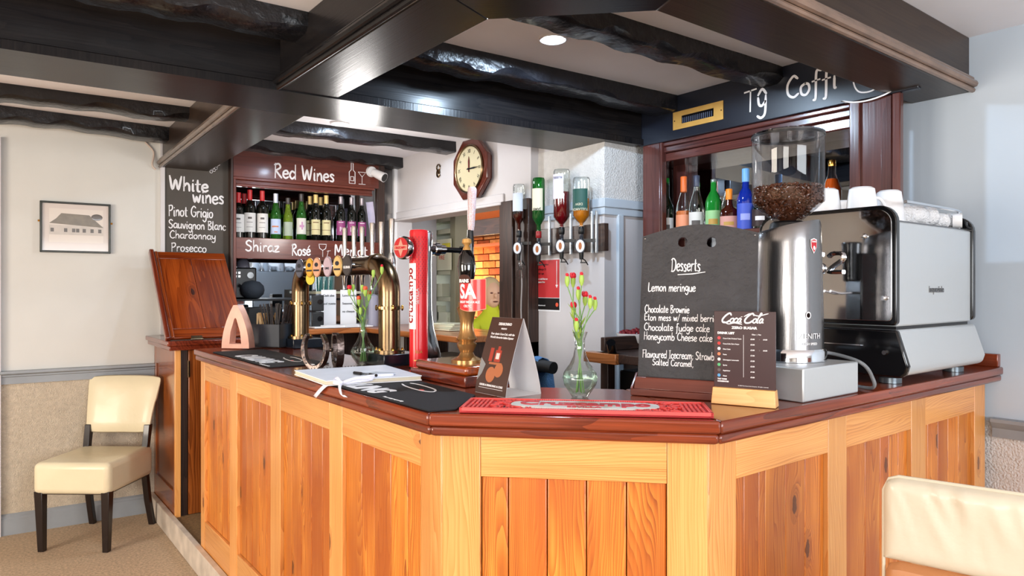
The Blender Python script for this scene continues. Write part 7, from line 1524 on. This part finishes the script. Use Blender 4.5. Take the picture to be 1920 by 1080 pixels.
def mug(px, py, yy, label, s_=1.0, hz=None, tea=False):
    p = onY(px, py, yy); M = TR(p.x, yy, ZTR, hz if hz is not None else R(-30)); t = thing('upturned_cup', label, 'cup', M, 'white cups upside down on the espresso machine')
    H = .118 * s_; MB().lathe([(.049 * s_, 0), (.050 * s_, .004), (.044 * s_, H * .6), (.038 * s_, H - .006), (.030 * s_, H), (.026 * s_, H - .004), (0, H - .004)], 32).obj('cup_body', CERAM, t)
    pts = smooth_pts([Vector((.045 * s_, 0, H * .22)), Vector((.072 * s_, 0, H * .25)), Vector((.076 * s_, 0, H * .45)), Vector((.060 * s_, 0, H * .68)), Vector((.040 * s_, 0, H * .72))], 4); MB().tube(pts, .0055 * s_, 8).obj('handle', CERAM, t)
mug(1616, 380, 1.14, 'large upturned white mug with handle right above the rounded corner of the espresso machine', 1.05, R(-38))
mug(1667, 380, 1.10, 'upturned white mug nearest the wall side of the espresso machine top', 1.0, R(40))
mug(1548, 385, 1.25, 'upturned white mug half behind the bean hopper edge on the espresso machine', 1.08, R(60)); mug(1580, 385, 1.34, 'upturned white cup standing behind between the two larger mugs', 1.0, R(120))
# white rolled cloths and cup lying on the machine top
TOW = mat('white_towel', S(238, 238, 240), .9, bump=1.0, bscale=140)
def roll(px0, px1, yy, r0, label, zoff=0):
    a = onY(px0, 410, yy); b = onY(px1, 410, yy - .0); mb = MB(); n = 14
    pts = [Vector((a.x + (b.x - a.x) * k / n, yy + .012 * math.sin(k * .9), ZTR + r0 + .004 + zoff + .003 * math.sin(k * 1.7))) for k in range(n + 1)]
    mb.tube(pts, [r0 * (.75 if k in (0, n) else 1 + .08 * math.sin(k * 2.3)) for k in range(n + 1)], 14); props(mb.obj('rolled_cloth', TOW, None, I4), label, 'cloth')
roll(1697, 1742, 1.075, .034, 'rolled white cloth at the left on top of the espresso machine'); roll(1752, 1775, 1.06, .026, 'smaller white rolled cloth behind the tape ring on the espresso machine')
p = onY(1786, 406, 1.03); props(MB().lathe([(.020, 0), (.027, 0), (.027, .03), (.020, .03), (.020, 0)], 24).obj('tape_roll', WHITE, None, Matrix.Translation((p.x, 1.03, ZTR + .029)) @ Matrix.Rotation(R(90), 4, 'X') @ Matrix.Rotation(R(20), 4, 'Y')), 'white ring shaped roll upright on the machine top by the rail', 'roll')

# ================================================================ CHAIRS
def dining_chair(label, c, f, seat_z=.49):
    f = Vector((f[0], f[1], 0)).normalized(); x = Vector((f.y, -f.x, 0)); rz_ = math.atan2(f.y, f.x) + R(90)
    t = thing('dining_chair', label, 'chair', TR(c[0], c[1], 0, rz_))   # local -Y is the front
    sm = MB(); n = 10; W_, D_ = .215, .225
    o = MB().box((0, -.01, seat_z - .085), (W_ * 2, D_ * 2, .175)).obj('seat', CREAM, t, None, .032, segs=4)
    MB().box((0, -.01, seat_z - .162), (W_ * 2 - .03, D_ * 2 - .03, .02)).obj('seat_frame', DKLEG, t, None, .003)
    bk = MB(); nx, nz = 12, 8
    for s_, d_ in ((0, .0), (1, .06)):
        for j in range(nz + 1):
            v = j / nz
            for i in range(nx + 1):
                u = i / nx * 2 - 1; wv = .195 + .035 * v; zz = .565 + .345 * v; edge = (abs(u) ** 6 + abs(2 * v - 1) ** 8); th_ = .032 * max(0, 1 - .8 * edge)
                y = .205 + .075 * v + .02 * v * v - .03 * (1 - u * u) * -1; y = .20 + .085 * v + .028 * (1 - u * u) - (th_ if s_ == 0 else -th_)
                bk.V.append((u * wv, y, zz - .012 * (abs(u) ** 4) * (1 if v > .5 else -1)))
    N_ = (nx + 1) * (nz + 1)
    for s_ in (0, 1):
        for j in range(nz):
            for i in range(nx):
                q = s_ * N_ + j * (nx + 1) + i; f4 = (q, q + 1, q + nx + 2, q + nx + 1); bk.F.append(f4 if s_ == 0 else f4[::-1]); bk.MI.append(0)
    rim = [j * (nx + 1) for j in range(nz + 1)]
    loop = [i for i in range(nx + 1)] + [j * (nx + 1) + nx for j in range(1, nz + 1)] + [nz * (nx + 1) + i for i in range(nx - 1, -1, -1)] + [j * (nx + 1) for j in range(nz - 1, 0, -1)]
    for a, b in zip(loop, loop[1:] + loop[:1]): bk.F.append((a, a + N_, b + N_, b)); bk.MI.append(0)
    ob = bk.obj('backrest', CREAM, t); sb = ob.modifiers.new('sub', 'SUBSURF'); sb.levels = 1; sb.render_levels = 1
    def leg(pts, w0, w1):
        mb = MB(); m = len(pts)
        for k, p in enumerate(pts):
            w = w0 + (w1 - w0) * k / (m - 1); mb.V += [(p[0] + a * w / 2, p[1] + b * w / 2, p[2]) for a, b in ((-1, -1), (1, -1), (1, 1), (-1, 1))]
        for k in range(m - 1):
            for q in range(4): mb.F.append((4 * k + q, 4 * k + (q + 1) % 4, 4 * k + 4 + (q + 1) % 4, 4 * k + 4 + q)); mb.MI.append(0)
        mb.F += [(3, 2, 1, 0), tuple(range(4 * m - 4, 4 * m))]; mb.MI += [0, 0]; mb.obj('leg', DKLEG, t, None, .003)
    for s_ in (-1, 1):
        leg([(s_ * .180, -.20, .0), (s_ * .186, -.205, .335)], .032, .046)
        leg([(s_ * .185, .255, 0), (s_ * .180, .215, .16), (s_ * .178, .185, .34), (s_ * .180, .19, .48), (s_ * .182, .215, .62)], .032, .036)
    return t
dining_chair('cream leather dining chair with dark legs against the left wall', (.565, 4.655), (-.63, -.777))

# near chair at the right edge: high upholstered back seen close
n0 = Vector((1.538, .690, 0)); n1 = Vector((1.610, .395, 0)); nv = (n1 - n0).normalized(); nn2 = Vector((-nv.y, nv.x, 0)); nn2 = nn2 if nn2.dot(-FW) > 0 else -nn2
nc_ = thing('high_back_chair', 'cream leather high-backed chair close to the camera at the right edge', 'chair', frame((n0.x, n0.y, 0), tuple(nv), (0, 0, 1)))
def cushion(nm, m, x0, x1, z0, z1, th_, wr, par=None, off=0, tilt=0):
    nx, nz = 64, 28; mb = MB()
    for s_ in (0, 1):
        for j in range(nz + 1):
            v = j / nz
            for i in range(nx + 1):
                u = i / nx; ex_ = min(u, 1 - u) * (x1 - x0); ez = min(v, 1 - v) * (z1 - z0); e = min(1, min(ex_, ez) / .028); bul = th_ * (1 - (1 - e) ** 2.2) ** .5
                rd_ = .03; x = x0 + (x1 - x0) * u; z = z0 + (z1 - z0) * v
                dx_ = max(0, rd_ - (x - x0)) / rd_; dz_ = max(0, rd_ - (z1 - z)) / rd_; 
                if dx_ > 0 and dz_ > 0 and s_ >= 0: k_ = dx_ * dz_ * .008; x += k_; z -= k_
                w_ = wr * e * (mnoise.noise(Vector((x * 30 + z * 10, z * 7, 1.3))) ** 2 * 1.6 + .5 * mnoise.noise(Vector((x * 14 + z * 6, z * 4, 4)))) * (v ** 1.2) if wr else 0
                zc2 = z - .02 * u * 0
                mb.V.append((x, z, (1 if s_ == 0 else -1) * bul + off + (w_ if s_ == 0 else 0) + tilt * (z1 - z)))
    N_ = (nx + 1) * (nz + 1)
    for s_ in (0, 1):
        for j in range(nz):
            for i in range(nx):
                q = s_ * N_ + j * (nx + 1) + i; f4 = (q, q + 1, q + nx + 2, q + nx + 1); mb.F.append(f4 if s_ == 0 else f4[::-1]); mb.MI.append(0)
    return mb.obj(nm, m, nc_)
cushion('back_cushion', mat('cream_leather_near', S(196, 186, 166), .42, bump=.12, bscale=30, coat=.15), 0, .46, .875, 1.052, .022, .016)
cushion('lower_back_panel', mat('tan_lower_band', S(172, 116, 74), .4, bump=.1, bscale=40), .004, .456, .50, .874, .020, 0)  # lower back is a plain tan panel below the cream cushion
MB().tube([(.003, .53, .0), (.001, .88, .0), (.001, 1.02, 0), (.012, 1.045, 0), (.03, 1.052, 0), (.25, 1.053, 0), (.44, 1.05, 0)], .0035, 8).obj('piping', mat('cream_leather_near', S(196, 186, 166), .42), nc_)
MB().bx((0, .40, -.43), (.46, .50, -.0)).obj('seat', mat('cream_leather_near', S(196, 186, 166), .42), nc_, None, .03, segs=4)
for x_ in (.03, .43):
    for z_ in (-.03, -.40): MB().bx((x_ - .02, 0, z_ - .02), (x_ + .02, .402, z_ + .02)).obj('leg', DKLEG, nc_, None, .003)
